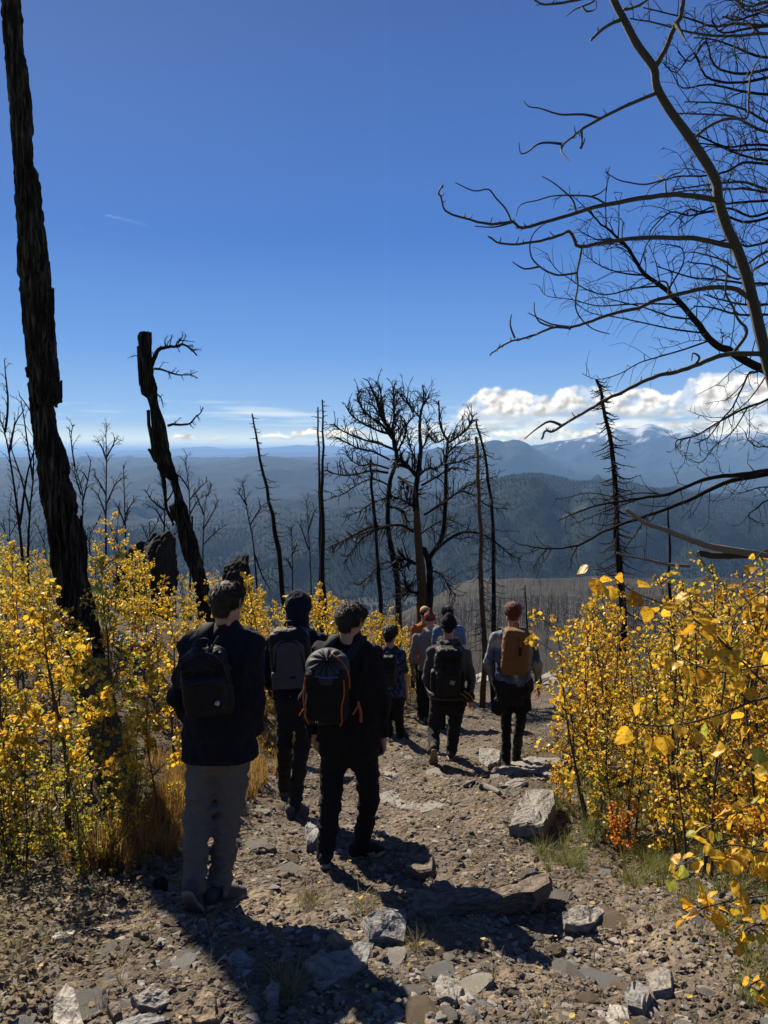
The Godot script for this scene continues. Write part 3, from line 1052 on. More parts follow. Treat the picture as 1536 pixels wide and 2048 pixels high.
func snag(called: String, label: String, sections: Array, d: float, lean: float, seed_: int, depth := 0.9, holes := []) -> Node3D:
	# a thick charred trunk: rows of [y, left, right] in the photograph's pixels, as a rough, furrowed shell
	var n := FastNoiseLite.new()
	n.seed = seed_
	n.frequency = 1.0
	n.fractal_octaves = 4
	var r := RandomNumberGenerator.new()
	r.seed = seed_
	var last: Array = sections[sections.size() - 1]
	var foot := at((last[1] + last[2]) * 0.5, last[0], d)
	var ground := gh(foot.x, foot.z)
	var t := thing(called, label, "tree", Vector3(foot.x, ground, foot.z))
	var m := mb(t.position)
	m.smooth = true
	var sides := 40
	var rows := []
	for i in sections.size() - 1:
		var a: Array = sections[i]
		var b: Array = sections[i + 1]
		var steps := maxi(2, int((b[0] - a[0]) / 7.0))
		for k in steps:
			var u := float(k) / steps
			rows.append([lerpf(a[0], b[0], u), lerpf(a[1], b[1], u), lerpf(a[2], b[2], u)])
	rows.append(last)
	for row in rows:
		var l := at(row[1], row[0], d)
		var q := at(row[2], row[0], d)
		var c := (l + q) * 0.5
		var rad := (q.x - l.x) * 0.5
		for k in sides:
			var a := TAU * k / sides
			var dir := Vector3(cos(a), 0, sin(a))
			var furrow := n.get_noise_3d(cos(a) * 3.6, c.y * 0.7, sin(a) * 3.6) * 0.16 + n.get_noise_3d(cos(a) * 9.0, c.y * 3.5, sin(a) * 9.0) * 0.16
			var chip := n.get_noise_3d(cos(a) * 1.3 + 7.0, c.y * 5.0, sin(a) * 1.3)
			furrow -= ss(0.12, 0.22, chip) * 0.17
			m.vert(c + Vector3(dir.x * rad, 0, dir.z * rad * depth) * (1.0 + furrow) + Vector3(0, n.get_noise_2d(c.y * 20.0, a * 3.0) * 0.02, 0), dir)
	for i in rows.size() - 1:
		for k in sides:
			var a := i * sides + k
			var b := i * sides + (k + 1) % sides
			m.quad(a, b, b + sides, a + sides)
	# jagged top and the part of the stem that stands in the brush
	var cap := m.vert(at((rows[0][1] + rows[0][2]) * 0.5, rows[0][0] + 9, d), Vector3.UP)
	for k in sides: m.tri(k, (k + 1) % sides, cap)
	var lowest := (rows.size() - 1) * sides
	var lower := m.v.size()
	for k in sides:
		var a := TAU * k / sides
		var p := m.v[lowest + k]
		m.vert(Vector3(foot.x + (p.x - foot.x) * 1.25, ground - 0.15, foot.z + (p.z - foot.z) * 1.25), Vector3(cos(a), 0, sin(a)))
	for k in sides: m.quad(lowest + k, lowest + (k + 1) % sides, lower + (k + 1) % sides, lower + k)
	# normals from the faces
	for i in m.n.size(): m.n[i] *= 0.001
	for q in range(0, m.ix.size(), 3):
		var fn := (m.v[m.ix[q + 2]] - m.v[m.ix[q]]).cross(m.v[m.ix[q + 1]] - m.v[m.ix[q]])
		if fn.dot(m.n[m.ix[q]] + m.n[m.ix[q + 1]]) < 0: fn = -fn
		for k in 3: m.n[m.ix[q + k]] += fn * 1000.0
	for i in m.n.size(): m.n[i] = m.n[i].normalized()
	put(t, "trunk", m.build(), mats["charred"])
	# plates of charred bark that stand off the wood
	for i in 34:
		var row: Array = rows[r.randi_range(4, rows.size() - 6)]
		var a := r.randf_range(-0.5, PI + 0.5)
		var l := at(row[1], row[0], d)
		var q := at(row[2], row[0], d)
		var c := (l + q) * 0.5
		var rad := (q.x - l.x) * 0.5
		var p := mb(t.position, false, false)
		var w := r.randf_range(0.12, 0.4)
		var h := r.randf_range(0.10, 0.42)
		var grid := []
		for y in 5:
			for x in 4:
				var aa := a + w * (x / 3.0 - 0.5) * (1.0 - 0.3 * absf(y - 2.0) * r.randf())
				var off := 1.03 + 0.06 * r.randf() + 0.05 * (y / 4.0)
				grid.append(p.vert(c + Vector3(cos(aa) * rad * off, (y / 4.0 - 0.5) * h + r.randf_range(-0.02, 0.02), sin(aa) * rad * depth * off), Vector3(cos(aa), 0, sin(aa))))
		for y in 4:
			for x in 3: p.quad(grid[y * 4 + x], grid[y * 4 + x + 1], grid[y * 4 + x + 5], grid[y * 4 + x + 4])
		var back := p.v.size()
		for k in 20: p.vert(p.v[grid[k]] - p.n[grid[k]] * 0.03, p.n[grid[k]])
		for y in 4:
			for x in 3: p.quad(back + y * 4 + x, back + y * 4 + x + 4, back + y * 4 + x + 5, back + y * 4 + x + 1)
		for y in 4:
			p.quad(y * 4, y * 4 + 4, back + y * 4 + 4, back + y * 4)
			p.quad(y * 4 + 3, y * 4 + 7, back + y * 4 + 7, back + y * 4 + 3)
		for x in 3:
			p.quad(x, x + 1, back + x + 1, back + x)
			p.quad(16 + x, 17 + x, back + 17 + x, back + 16 + x)
		put(t, "bark", p.build(), mats["charred"])
	return t

func make_snags() -> void:
	# the tall leaning snag on the left
	snag("burnt_snag", "tall thick charred tree trunk leaning at the left edge, highest thing on the left", [
		[-60, -4, 34], [0, 4, 40], [14, 6, 40], [30, 4, 44], [60, 8, 45], [88, 10, 46], [104, 14, 48], [118, 10, 52], [140, 14, 54], [190, 19, 60], [250, 24, 64], [300, 27, 64], [332, 29, 66], [348, 30, 76], [400, 33, 82], [445, 35, 86], [468, 36, 90], [520, 39, 97], [560, 41, 102], [610, 44, 104], [660, 48, 107], [700, 52, 112], [740, 56, 117], [790, 60, 120], [806, 62, 118], [812, 62, 107], [850, 66, 112], [870, 68, 119], [900, 72, 130], [930, 75, 136], [960, 79, 138], [985, 82, 150], [1010, 86, 152], [1040, 92, 158], [1070, 97, 167], [1100, 102, 172], [1140, 108, 172], [1165, 112, 176], [1300, 134, 208]], 9.8, 0.0, 61)
	# the broken snag with hooked limbs and a burnt-through hollow
	var t := snag("burnt_snag", "broken leaning charred snag with a hollow burnt through its middle and hooked top limb", [
		[664, 279, 302], [672, 276, 303], [700, 276, 303], [735, 277, 303], [760, 279, 309], [782, 282, 312], [788, 284, 313], [796, 294, 314], [815, 299, 318], [840, 302, 328], [870, 305, 335], [895, 303, 337], [905, 305, 340], [925, 312, 344], [945, 320, 352], [962, 342, 356], [985, 347, 362], [1003, 350, 368], [1012, 338, 374], [1030, 340, 378], [1045, 352, 382], [1080, 360, 393], [1110, 366, 400], [1140, 380, 408], [1160, 386, 414], [1300, 410, 450]], 14.0, 0.0, 62)
	var d := 14.0
	var b := t.position
	var chip := mb(b)
	chip.tube(smooth_line(path_px([[318, 930], [325, 950], [329, 975], [331, 1000], [334, 1020], [341, 1035], [347, 1050]], d), 3), 0.05, 0.02, 7, 0.3, 5)
	chip.tube(path_px([[296, 820], [298, 850], [304, 880], [310, 915]], d), 0.03, 0.06, 6, 0.3, 6)
	chip.tube(path_px([[345, 1030], [345, 1052]], d), 0.03, 0.01, 6, 0.3, 8)
	chip.tube(path_px([[297, 898], [303, 905], [312, 922]], d), 0.025, 0.05, 6, 0.3, 9)
	put(t, "splinter", chip.build(), mats["charred"])
	var s := 480.0 / 1536.0
	limb_px(t, b, [[965, 470], [975, 400], [1000, 345], [1030, 310], [1080, 298], [1130, 297], [1175, 285], [1225, 320], [1260, 355]], d, 0.3, 34, 8, 0, 600, s, "charred", 11, 16, 0.30, 0.35, [[[1125, 297], [1140, 265], [1180, 260], [1250, 270]], [[1060, 298], [1055, 260], [1075, 230]], [[1140, 270], [1165, 240], [1170, 205]], [[1225, 318], [1290, 320]]])
	limb_px(t, b, [[985, 440], [1040, 445], [1100, 470], [1160, 480], [1215, 480], [1265, 500]], d, -0.2, 16, 6, 0, 600, s, "charred", 12, 9, 0.22, 0.2, [[[1095, 468], [1130, 435]], [[1215, 480], [1265, 455]]])
	limb_px(t, b, [[1075, 805], [1110, 795], [1160, 800], [1215, 790], [1250, 750], [1280, 725], [1302, 690]], d, 0.2, 18, 6, 0, 600, s, "charred", 13, 9, 0.2, 0.3, [[[1215, 792], [1240, 825]], [[1265, 740], [1275, 775]]])
	limb_px(t, b, [[1000, 600], [1030, 625], [1045, 690]], d, 0.0, 9, 4, 0, 600, s, "burnt_twig", 14, 8, 0.12, 0.2)
	limb_px(t, b, [[880, 355], [850, 360], [822, 368]], d, 0.0, 6, 3, 0, 600, s, "burnt_twig", 15, 5, 0.12, 0.0)
	# boulders behind the brush
	var rocks := [["boulder", "big dark boulder behind the yellow brush between the two charred trunks", [296, 1106], 17.0, Vector3(0.50, 0.46, 0.45), 5], ["boulder", "jagged dark boulder behind the brush just right of the broken snag", [464, 1126], 20.0, Vector3(0.34, 0.24, 0.36), 6]]
	for q in rocks:
		var p := at(q[2][0], q[2][1], q[3])
		var g := gh(p.x, p.z)
		var o := put(self, q[0], rock_mesh(q[5], 4, 12, 0.60, 0.085, 1), mats["dark_rock"], p)
		var top: float = p.y + q[4].y
		o.scale = Vector3(q[4].x * 1.5, 0.62 * (top - g), q[4].z * 1.5)
		o.position.y = top - o.scale.y * 0.93
		o.rotation = Vector3(0.1, 0.7, -0.22)
		tag(o, q[1], "boulder")

func make_bare_aspen() -> void:
	var s := 0.44
	var ox := 860.0
	var d := 4.6
	var foot := Vector3(3.15, 0, -4.6)
	foot.y = gh(foot.x, foot.z)
	var t := thing("bare_tree", "leaning leafless grey barked tree whose trunk crosses the upper right corner", "tree", foot)
	var trunk := path_px([[765, -300], [800, -120], [835, 0], [880, 85], [940, 200], [1015, 305], [1030, 395], [1090, 500], [1190, 640], [1295, 810], [1310, 905], [1345, 1020], [1395, 1130], [1440, 1260], [1475, 1400], [1505, 1530], [1545, 1690], [1600, 1900]], d, 0.0, ox, 0, s)
	trunk.append(foot.lerp(trunk[trunk.size() - 1], 0.5) + Vector3(0.05, 0, 0))
	trunk.append(foot - Vector3(0, 0.1, 0))
	var m := mb(foot)
	m.tube(smooth_line(trunk, 3), 0.016, 0.052, 12, 0.05, 3, Color.WHITE, 0.75)
	put(t, "trunk", m.build(), mats["bare_aspen"])
	var w := "bare_aspen"
	limb_px(t, foot, [[1025, 300], [1065, 230], [1108, 130], [1145, 55], [1155, -60], [1170, -200]], d, 0.2, 24, 14, ox, 0, s, w, 21, 0, 0, 0, [[[1120, 110], [1165, 190]]])
	limb_px(t, foot, [[1025, 425], [950, 455], [870, 490], [790, 532], [700, 580], [650, 620], [605, 657]], d, 0.4, 17, 8, ox, 0, s, w, 22, 0, 0, 0, [[[605, 655], [540, 648], [490, 655], [445, 690], [412, 696], [404, 650]], [[778, 540], [700, 520], [590, 520], [500, 492], [450, 485], [428, 460]], [[688, 597], [691, 640], [684, 674]], [[684, 674], [697, 650], [705, 628]], [[605, 657], [597, 690], [636, 734]]])
	limb_px(t, foot, [[880, 82], [800, 120], [765, 150], [733, 182]], d, 0.1, 16, 11, ox, 0, s, w, 23)
	limb_px(t, foot, [[815, -70], [720, -15], [640, 6], [560, 18], [515, 20], [475, 2]], d, 0.3, 14, 7, ox, 0, s, w, 24, 0, 0, 0, [[[770, -30], [740, 8], [690, 30], [655, 45], [618, 76]], [[690, 30], [715, 52], [752, 40], [755, 5]]])
	limb_px(t, foot, [[880, 42], [930, 34], [985, 2], [1040, -60]], d, -0.1, 12, 8, ox, 0, s, w, 25)
	limb_px(t, foot, [[1312, 912], [1200, 890], [1080, 885], [960, 900], [800, 930], [670, 965], [550, 1000], [418, 1036], [375, 1008], [280, 1020], [180, 998], [70, 960], [55, 905], [40, 875], [58, 840]], d, 0.7, 25, 6, ox, 0, s, w, 26, 0, 0, 0, [
		[[368, 1003], [345, 950], [300, 900], [265, 860], [200, 868], [115, 830]], [[665, 962], [650, 910], [610, 870], [560, 830], [510, 802]], [[795, 925], [740, 895], [660, 888], [560, 890], [490, 910], [412, 930], [390, 985]], [[735, 893], [770, 880], [797, 858]], [[1075, 885], [1072, 820], [1100, 795], [1140, 782], [1153, 758]], [[1066, 815], [980, 838], [900, 828], [850, 815], [795, 780]], [[1062, 815], [1040, 800], [1010, 800]], [[375, 1010], [290, 1032], [205, 1028]]])
	limb_px(t, foot, [[1385, 1122], [1200, 1085], [1100, 1080], [960, 1080], [800, 1100], [680, 1122], [655, 1085], [630, 1050], [580, 1075], [500, 1095], [400, 1110], [320, 1108], [265, 1075]], d, 0.6, 25, 7, ox, 0, s, w, 27, 0, 0, 0, [
		[[690, 1122], [680, 1180], [668, 1240], [672, 1300], [660, 1380], [680, 1440], [740, 1495], [815, 1518]], [[665, 1240], [615, 1248], [570, 1248], [510, 1220], [462, 1170], [455, 1100], [480, 1050], [525, 1015]], [[498, 1210], [430, 1222], [375, 1190]]])
	limb_px(t, foot, [[1462, 1365], [1395, 1318], [1300, 1305], [1200, 1320], [1100, 1345], [1010, 1370], [950, 1400], [850, 1420], [760, 1450], [700, 1470], [630, 1488], [550, 1490], [480, 1520], [420, 1540], [370, 1550], [310, 1585], [272, 1614]], d, 0.6, 23, 6, ox, 0, s, w, 28, 0, 0, 0, [
		[[385, 1535], [365, 1480], [370, 1430]], [[1085, 1340], [1080, 1290], [1050, 1278], [1000, 1290], [930, 1312]], [[560, 1485], [500, 1465], [475, 1420], [474, 1375]], [[640, 1485], [560, 1475], [500, 1450], [447, 1422]]])
	limb_px(t, foot, [[1525, 1612], [1380, 1605], [1280, 1630], [1200, 1665], [1120, 1690], [1040, 1705], [960, 1740], [880, 1780], [800, 1815], [720, 1865], [640, 1910], [560, 1960], [525, 1960], [508, 1995]], d, 0.5, 24, 9, ox, 0, s, w, 29, 0, 0, 0, [
		[[600, 1935], [545, 1915], [490, 1945], [430, 1995]], [[1200, 1665], [1225, 1625], [1195, 1605], [1190, 1640]]])
	limb_px(t, foot, [[1185, 640], [1260, 580], [1340, 542], [1400, 540], [1445, 530], [1448, 440], [1455, 370], [1475, 300], [1510, 255]], d, -0.3, 14, 7, ox, 0, s, w, 30)
	limb_px(t, foot, [[1380, 1605], [1420, 1550], [1440, 1500], [1400, 1450], [1370, 1380], [1342, 1330], [1350, 1250], [1355, 1180]], d, 0.2, 16, 5, ox, 0, s, w, 31)

func make_right_conifer() -> void:
	# a big burnt conifer standing just beyond the right edge; its limbs reach into view
	var ox := 860.0
	var s := 0.44
	var d := 7.0
	var foot := Vector3(4.75, 0, -7.0)
	foot.y = gh(foot.x, foot.z)
	var t := thing("burnt_conifer", "large burnt conifer at the right edge with dense dark sweeping limbs", "tree", foot)
	var tr := PackedVector3Array([foot - Vector3(0, 0.1, 0), Vector3(4.6, 0.5, -7.0), Vector3(4.5, 3.0, -7.1), Vector3(4.45, 6.0, -7.1), Vector3(4.5, 9.0, -7.0)])
	var m := mb(foot)
	m.tube(smooth_line(tr, 4), 0.19, 0.05, 14, 0.08, 4)
	put(t, "trunk", m.build(), mats["charred"])
	var r := RandomNumberGenerator.new()
	r.seed = 88
	var b := "burnt_twig"
	limb_px(t, foot, [[1700, 1790], [1560, 1700], [1440, 1640], [1350, 1590], [1270, 1540], [1200, 1450], [1130, 1370], [1050, 1300], [980, 1250], [940, 1200], [880, 1110], [820, 1050], [760, 1000], [732, 955]], d, 0.6, 46, 6, ox, 0, s, b, 101, 28, 0.8, 0.1, [
		[[1230, 1512], [1100, 1495], [960, 1465], [840, 1440], [740, 1425], [680, 1390], [610, 1320]], [[1270, 1548], [1150, 1590], [1030, 1625], [950, 1650], [860, 1700], [760, 1725], [693, 1698]], [[1150, 1385], [1000, 1380], [870, 1385], [760, 1390], [640, 1360], [530, 1345], [497, 1300]],
		[[985, 1250], [900, 1245], [800, 1220], [740, 1185], [690, 1150]], [[1050, 1300], [930, 1310], [800, 1340], [700, 1310], [640, 1270], [570, 1220], [530, 1150]], [[880, 1110], [820, 1085], [760, 1090], [665, 1040]], [[1080, 1320], [1150, 1200], [1145, 1130], [1100, 1115], [1040, 1108]], [[1200, 1450], [1100, 1440], [980, 1400], [860, 1370], [770, 1350], [700, 1370]]], 2)
	# limbs in the upper right, traced loosely
	var ups := [
		[[1700, 150], [1536, 152], [1440, 160], [1350, 165], [1250, 158], [1150, 140], [1030, 105], [910, 84]], [[1700, 280], [1536, 262], [1460, 245], [1400, 220], [1290, 180], [1200, 172]], [[1700, 360], [1560, 350], [1450, 370], [1350, 375], [1250, 345], [1200, 240], [1120, 330], [1060, 285]],
		[[1700, 420], [1536, 430], [1400, 410], [1270, 385], [1150, 400], [1110, 350]], [[1700, 600], [1536, 600], [1440, 560], [1380, 530], [1250, 520], [1120, 515]], [[1700, 720], [1536, 730], [1400, 700], [1300, 660], [1210, 650]], [[1700, 690], [1536, 660], [1430, 660], [1340, 665], [1180, 600]],
		[[1700, 760], [1536, 745], [1420, 740], [1350, 780], [1230, 800], [1140, 800], [1060, 820]], [[1700, 850], [1536, 860], [1440, 830], [1330, 830], [1200, 850], [1110, 860]], [[1700, 900], [1536, 912], [1420, 920], [1330, 930], [1240, 960], [1130, 1040]],
		[[1700, 960], [1536, 990], [1420, 1010], [1300, 960], [1180, 980], [1090, 965], [1000, 1050]], [[1700, 1080], [1536, 1100], [1440, 1120], [1380, 1090], [1290, 1100]], [[1700, 1180], [1536, 1190], [1400, 1270], [1300, 1210], [1170, 1190]],
		[[1700, 1330], [1536, 1290], [1440, 1290], [1300, 1270], [1180, 1260], [1030, 1210]], [[1700, 1450], [1536, 1430], [1400, 1430], [1290, 1400], [1200, 1390]], [[1700, 60], [1536, 50], [1470, 70], [1400, 90], [1330, 75]], [[1700, -20], [1536, 10], [1440, 30], [1380, -5]], [[1700, 110], [1536, 120], [1440, 130], [1330, 150], [1280, 95]]]
	for pass_ in 2:
		for i in ups.size():
			if pass_ == 1 and i % 2: continue
			var line: Array = ups[i]
			if pass_ == 1:
				line = []
				var dx := r.randf_range(20, 120)
				var dy := r.randf_range(-50, 50)
				for q in ups[i]: line.append([q[0] + dx * (1.0 - (q[0] - 900.0) / 800.0) + r.randf_range(-8, 8), q[1] + dy + r.randf_range(-10, 10)])
			limb_px(t, foot, line, d + r.randf_range(-0.5, 0.5) + 0.4 * pass_, r.randf_range(-0.6, 0.9), 15, 5, ox, 0, s, b if i % 4 else "grey_twig", 120 + i + 40 * pass_, 11, 0.6, 0.12, [], 1)
	# more limbs on the far side, off to the right of the frame
	for i in 16:
		var y := lerpf(0.8, 8.6, i / 15.0)
		var a := r.randf_range(-1.4, 1.4)
		var p := Vector3(4.5, y, -7.05)
		var l := r.randf_range(1.2, 2.4) * (1.1 - y * 0.08)
		var q := bent(p, p + Vector3(cos(a), 0.05, sin(a)) * l, 0.15, 0.08, 6, r)
		var w := mb(foot)
		w.tube(q, 0.022, 0.005, 5)
		twigs(w, q, 9, 0.5, r, 0.005, 0.1, 0.15, 1)
		put(t, "branch", w.build(), mats[b])
	# lower sweeping limbs (from the second crop)
	var s2 := 0.3815
	limb_px(t, foot, [[1720, 745], [1536, 765], [1400, 785], [1250, 800], [1100, 850], [1000, 890], [860, 910], [760, 925], [640, 945], [520, 990], [430, 1030]], d - 0.2, 0.8, 30, 5, 950, 650, s2, b, 201, 18, 0.5, -0.1, [[[1000, 890], [860, 880], [740, 900], [600, 880], [480, 905], [420, 912]], [[860, 915], [720, 960], [600, 1010], [500, 1050]]], 1)
	limb_px(t, foot, [[1720, 740], [1536, 780], [1350, 815], [1200, 880], [1060, 945], [900, 1000], [760, 1050], [640, 1100], [540, 1155], [420, 1172], [330, 1170], [270, 1155], [240, 1150]], d + 0.2, 0.6, 30, 5, 950, 650, s2, b, 202, 18, 0.55, -0.1, [[[540, 1155], [510, 1215], [505, 1270]], [[900, 1000], [840, 1100], [760, 1190], [640, 1260]], [[380, 1172], [330, 1230], [305, 1275]]], 1)
	limb_px(t, foot, [[1720, 260], [1536, 390], [1430, 430], [1330, 480], [1240, 530], [1160, 580], [1060, 605], [1050, 640]], d - 0.3, 0.5, 17, 5, 950, 650, s2, b, 203, 16, 0.5, -0.25, [[[1430, 430], [1350, 560], [1250, 640], [1190, 720], [1120, 700]], [[1536, 250], [1430, 400], [1290, 500], [1200, 560], [1130, 580]]], 1)
	limb_px(t, foot, [[1720, 120], [1500, 240], [1440, 250], [1400, 330], [1350, 430], [1290, 500], [1220, 590], [1150, 620]], d - 0.4, 0.4, 14, 5, 950, 650, s2, b, 204, 14, 0.5, -0.2, [], 1)
	limb_px(t, foot, [[1720, 700], [1536, 640], [1480, 640], [1430, 600], [1415, 560]], d, 0.3, 12, 4, 950, 650, s2, b, 205, 10, 0.4, 0.0, [], 1)
	limb_px(t, foot, [[1720, 880], [1536, 850], [1460, 860], [1400, 880]], d, 0.3, 12, 4, 950, 650, s2, b, 206, 10, 0.4, -0.2, [], 1)
	limb_px(t, foot, [[1720, 930], [1536, 920], [1480, 960], [1430, 1000], [1500, 1040]], d, 0.3, 12, 4, 950, 650, s2, b, 207, 10, 0.4, -0.3, [], 1)
	# the pale fallen limb caught in the brush
	var p0 := path_px([[1800, 1270], [1536, 1215], [1400, 1190], [1230, 1160], [1100, 1115], [1000, 1075], [900, 1042], [850, 1010], [795, 968]], 6.2, 0.5, 950, 650, s2)
	var fl := thing("fallen_limb", "pale grey dead limb slanting out of the yellow brush on the right", "log", p0[0])
	m = mb(fl.position)
	m.tube(smooth_line(p0, 4), 0.043, 0.013, 10, 0.10, 5)
	put(fl, "limb", m.build(), mats["pale_wood"])
	m = mb(fl.position)
	m.tube(smooth_line(path_px([[1800, 1240], [1536, 1200], [1400, 1205], [1260, 1210], [1175, 1195]], 6.3, 0.1, 950, 650, s2), 4), 0.034, 0.028, 10, 0.12, 7)
	put(fl, "side_limb", m.build(), mats["grey_twig"])
	m = mb(fl.position)
	m.tube(smooth_line(path_px([[1120, 1265], [1010, 1255], [900, 1230], [800, 1210], [745, 1195]], 6.6, 0.2, 950, 650, s2), 4), 0.016, 0.009, 8, 0.1, 8)
	put(fl, "side_limb", m.build(), mats["pale_wood"])

func make_centre_trees() -> void:
	var s := 650.0 / 1536.0
	var ox := 450.0
	var oy := 700.0
	# the two many-limbed pines behind the walkers
	var d := 19.0
	var f1 := at(795, 1290, d)
	f1.y = gh(f1.x, f1.z)
	var t := thing("burnt_pine", "burnt pine with fan of upswept limbs, left of the big pair behind the walkers", "tree", f1)
	var m := mb(f1)
	var pts := path_px([[825, 1500], [820, 1290], [815, 1100], [790, 960], [772, 850], [770, 740], [780, 620], [800, 560], [815, 500]], d, 0, ox, oy, s)
	pts[0] = f1
	m.tube(smooth_line(pts, 4), 0.105, 0.05, 11, 0.12, 3)
	put(t, "trunk", m.build(), mats["charred"])
	var L := [
		[[[815, 520], [805, 460], [790, 400], [760, 350], [735, 300], [720, 250], [690, 170]], 36, 10], [[[800, 470], [790, 380], [800, 320], [795, 240], [800, 160]], 24, 8], [[[790, 420], [740, 350], [690, 320], [650, 280], [625, 225], [640, 195]], 22, 7], [[[785, 400], [720, 380], [650, 345], [600, 310], [570, 265]], 20, 7],
		[[[800, 470], [720, 440], [640, 420], [560, 385], [515, 348]], 20, 6], [[[780, 520], [700, 480], [640, 470], [580, 440], [525, 415]], 18, 6], [[[770, 580], [690, 570], [610, 590], [540, 590], [480, 570]], 22, 6], [[[772, 560], [700, 540], [640, 545], [590, 515], [570, 480]], 16, 5],
		[[[775, 640], [700, 610], [620, 640], [560, 680], [500, 700]], 16, 5], [[[815, 480], [850, 410], [860, 350], [890, 300], [830, 210]], 18, 6], [[[760, 360], [750, 280], [740, 220], [715, 150]], 14, 5], [[[735, 310], [700, 260], [680, 200]], 12, 5], [[[810, 450], [830, 380], [800, 330], [815, 200]], 14, 5],
		[[[775, 840], [700, 835], [620, 870], [560, 900], [490, 935]], 26, 7], [[[790, 830], [720, 850], [650, 890], [600, 950], [560, 1010]], 16, 5], [[[780, 700], [700, 720], [640, 760], [560, 790]], 13, 5], [[[775, 740], [840, 760], [860, 820], [850, 860]], 18, 6], [[[800, 1000], [740, 1010], [690, 1060], [640, 1110]], 14, 5], [[[820, 600], [870, 640], [900, 690]], 24, 9]]
	for i in L.size():
		limb_px(t, f1, L[i][0], d, [0.9, -0.8, 0.5, -0.6, 0.8, -0.3, 0.7][i % 7], L[i][1] * 0.6, L[i][2] * 0.8, ox, oy, s, "burnt_twig" if i % 5 else "charred", 300 + i, 26, 0.75, 0.28 if i < 13 else -0.12, [], 1)
	d = 18.0
	var f2 := at(845, 1300, d)
	f2.y = gh(f2.x, f2.z)
	t = thing("burnt_pine", "burnt pine with stripped tan lower trunk, right of the big pair behind walkers", "tree", f2)
	m = mb(f2)
	pts = path_px([[925, 1500], [930, 1250], [930, 1120], [920, 980], [910, 860], [905, 740]], d, 0, ox, oy, s)
	pts[0] = f2
	m.tube(smooth_line(pts, 4), 0.18, 0.075, 12, 0.10, 4)
	put(t, "trunk", m.build(), mats["tan_wood"])
	m = mb(f2)
	m.tube(smooth_line(path_px([[905, 760], [900, 690], [910, 600], [925, 480], [920, 380], [925, 300], [940, 240], [935, 165]], d, 0.2, ox, oy, s), 4), 0.085, 0.016, 9, 0.1, 5)
	put(t, "upper_trunk", m.build(), mats["charred"])
	# char that climbs the right side of the stripped trunk
	m = mb(f2)
	m.tube(smooth_line(path_px([[962, 1250], [968, 1120], [965, 1010], [940, 940]], d, -0.05, ox, oy, s), 4), 0.11, 0.07, 9, 0.18, 6)
	put(t, "bark", m.build(), mats["charred"])
	L = [
		[[[965, 980], [1000, 930], [1030, 870], [1040, 760], [1045, 620], [1045, 500], [1050, 430], [1020, 370], [1010, 240]], 44, 9], [[[1050, 440], [1100, 410], [1150, 370], [1170, 320]], 20, 7], [[[1045, 500], [1090, 450], [1160, 425]], 15, 5], [[[1045, 540], [1100, 530], [1170, 510], [1230, 500]], 16, 5], [[[1035, 420], [1000, 440], [970, 410]], 12, 5],
		[[[1000, 940], [1080, 880], [1140, 860], [1210, 870], [1280, 910], [1340, 960], [1400, 990]], 28, 6], [[[970, 760], [1030, 720], [1090, 680], [1150, 640], [1220, 610], [1290, 600]], 20, 5], [[[940, 780], [1040, 720], [1110, 670], [1180, 690], [1250, 740], [1340, 750]], 18, 5],
		[[[920, 590], [960, 560], [1000, 560], [1040, 520]], 18, 7], [[[910, 600], [860, 550], [820, 520]], 30, 12], [[[920, 560], [880, 470], [860, 380]], 15, 5], [[[930, 470], [960, 400], [950, 330]], 14, 5], [[[930, 330], [880, 270], [840, 210], [810, 260]], 14, 5], [[[940, 260], [955, 230]], 12, 5], [[[930, 640], [1000, 600], [1070, 560], [1150, 570]], 18, 5],
		[[[890, 860], [840, 830], [780, 830], [700, 850], [620, 880], [540, 910]], 24, 6], [[[900, 1010], [860, 990], [830, 985], [790, 1010]], 30, 12], [[[930, 1150], [880, 1140], [850, 1110], [852, 1075]], 26, 9], [[[910, 880], [980, 830], [1050, 800], [1130, 830]], 14, 5], [[[965, 1040], [1020, 1060], [1060, 1120], [1090, 1160]], 14, 5], [[[890, 740], [820, 700], [760, 690]], 20, 7]]
	for i in L.size():
		limb_px(t, f2, L[i][0], d, [-0.5, 0.6, -0.7, 0.8, 0.3, 0.9, -0.6, 0.7][i % 8], L[i][1] * 0.62, L[i][2] * 0.8, ox, oy, s, "burnt_twig" if i % 5 else "charred", 340 + i, 26, 0.72, 0.22 if i < 15 and i != 5 else -0.12, [], 1)
	# thin trunks
	dead_pine("dead_pine", "thin dark dead pine leaning left of the hooded walker's head", [[572, 1260], [567, 1190], [556, 1100], [545, 1030], [533, 975], [520, 920], [511, 870], [504, 828]], 17.0, [14, 3], 46, 0.62, "burnt_twig", "burnt_twig", 401, -0.12, 0.2, 0.99, 2)
	dead_pine("dead_pine", "straight tall dead pine standing in front of its twin, left of centre", [[647, 1260], [646, 1150], [644, 1000], [646, 900], [645, 800]], 16.0, [14, 3], 40, 0.5, "burnt_twig", "burnt_twig", 402, 0.05, 0.3, 1.0, 2)
	dead_pine("dead_pine", "thinner straight dead pine just left of its taller twin, left of centre", [[640, 1240], [641, 1150], [640, 1000], [638, 900], [635, 815]], 16.8, [9, 3], 34, 0.5, "burnt_twig", "burnt_twig", 403, 0.05, 0.3, 1.0, 2)
	dead_pine("dead_pine", "slender dark dead pine just left of the big pair of burnt pines", [[764, 1280], [762, 1225], [757, 1130], [748, 1030], [743, 960], [741, 920]], 17.0, [11, 5], 40, 0.7, "charred", "burnt_twig", 404, -0.1, 0.25, 0.99, 3)
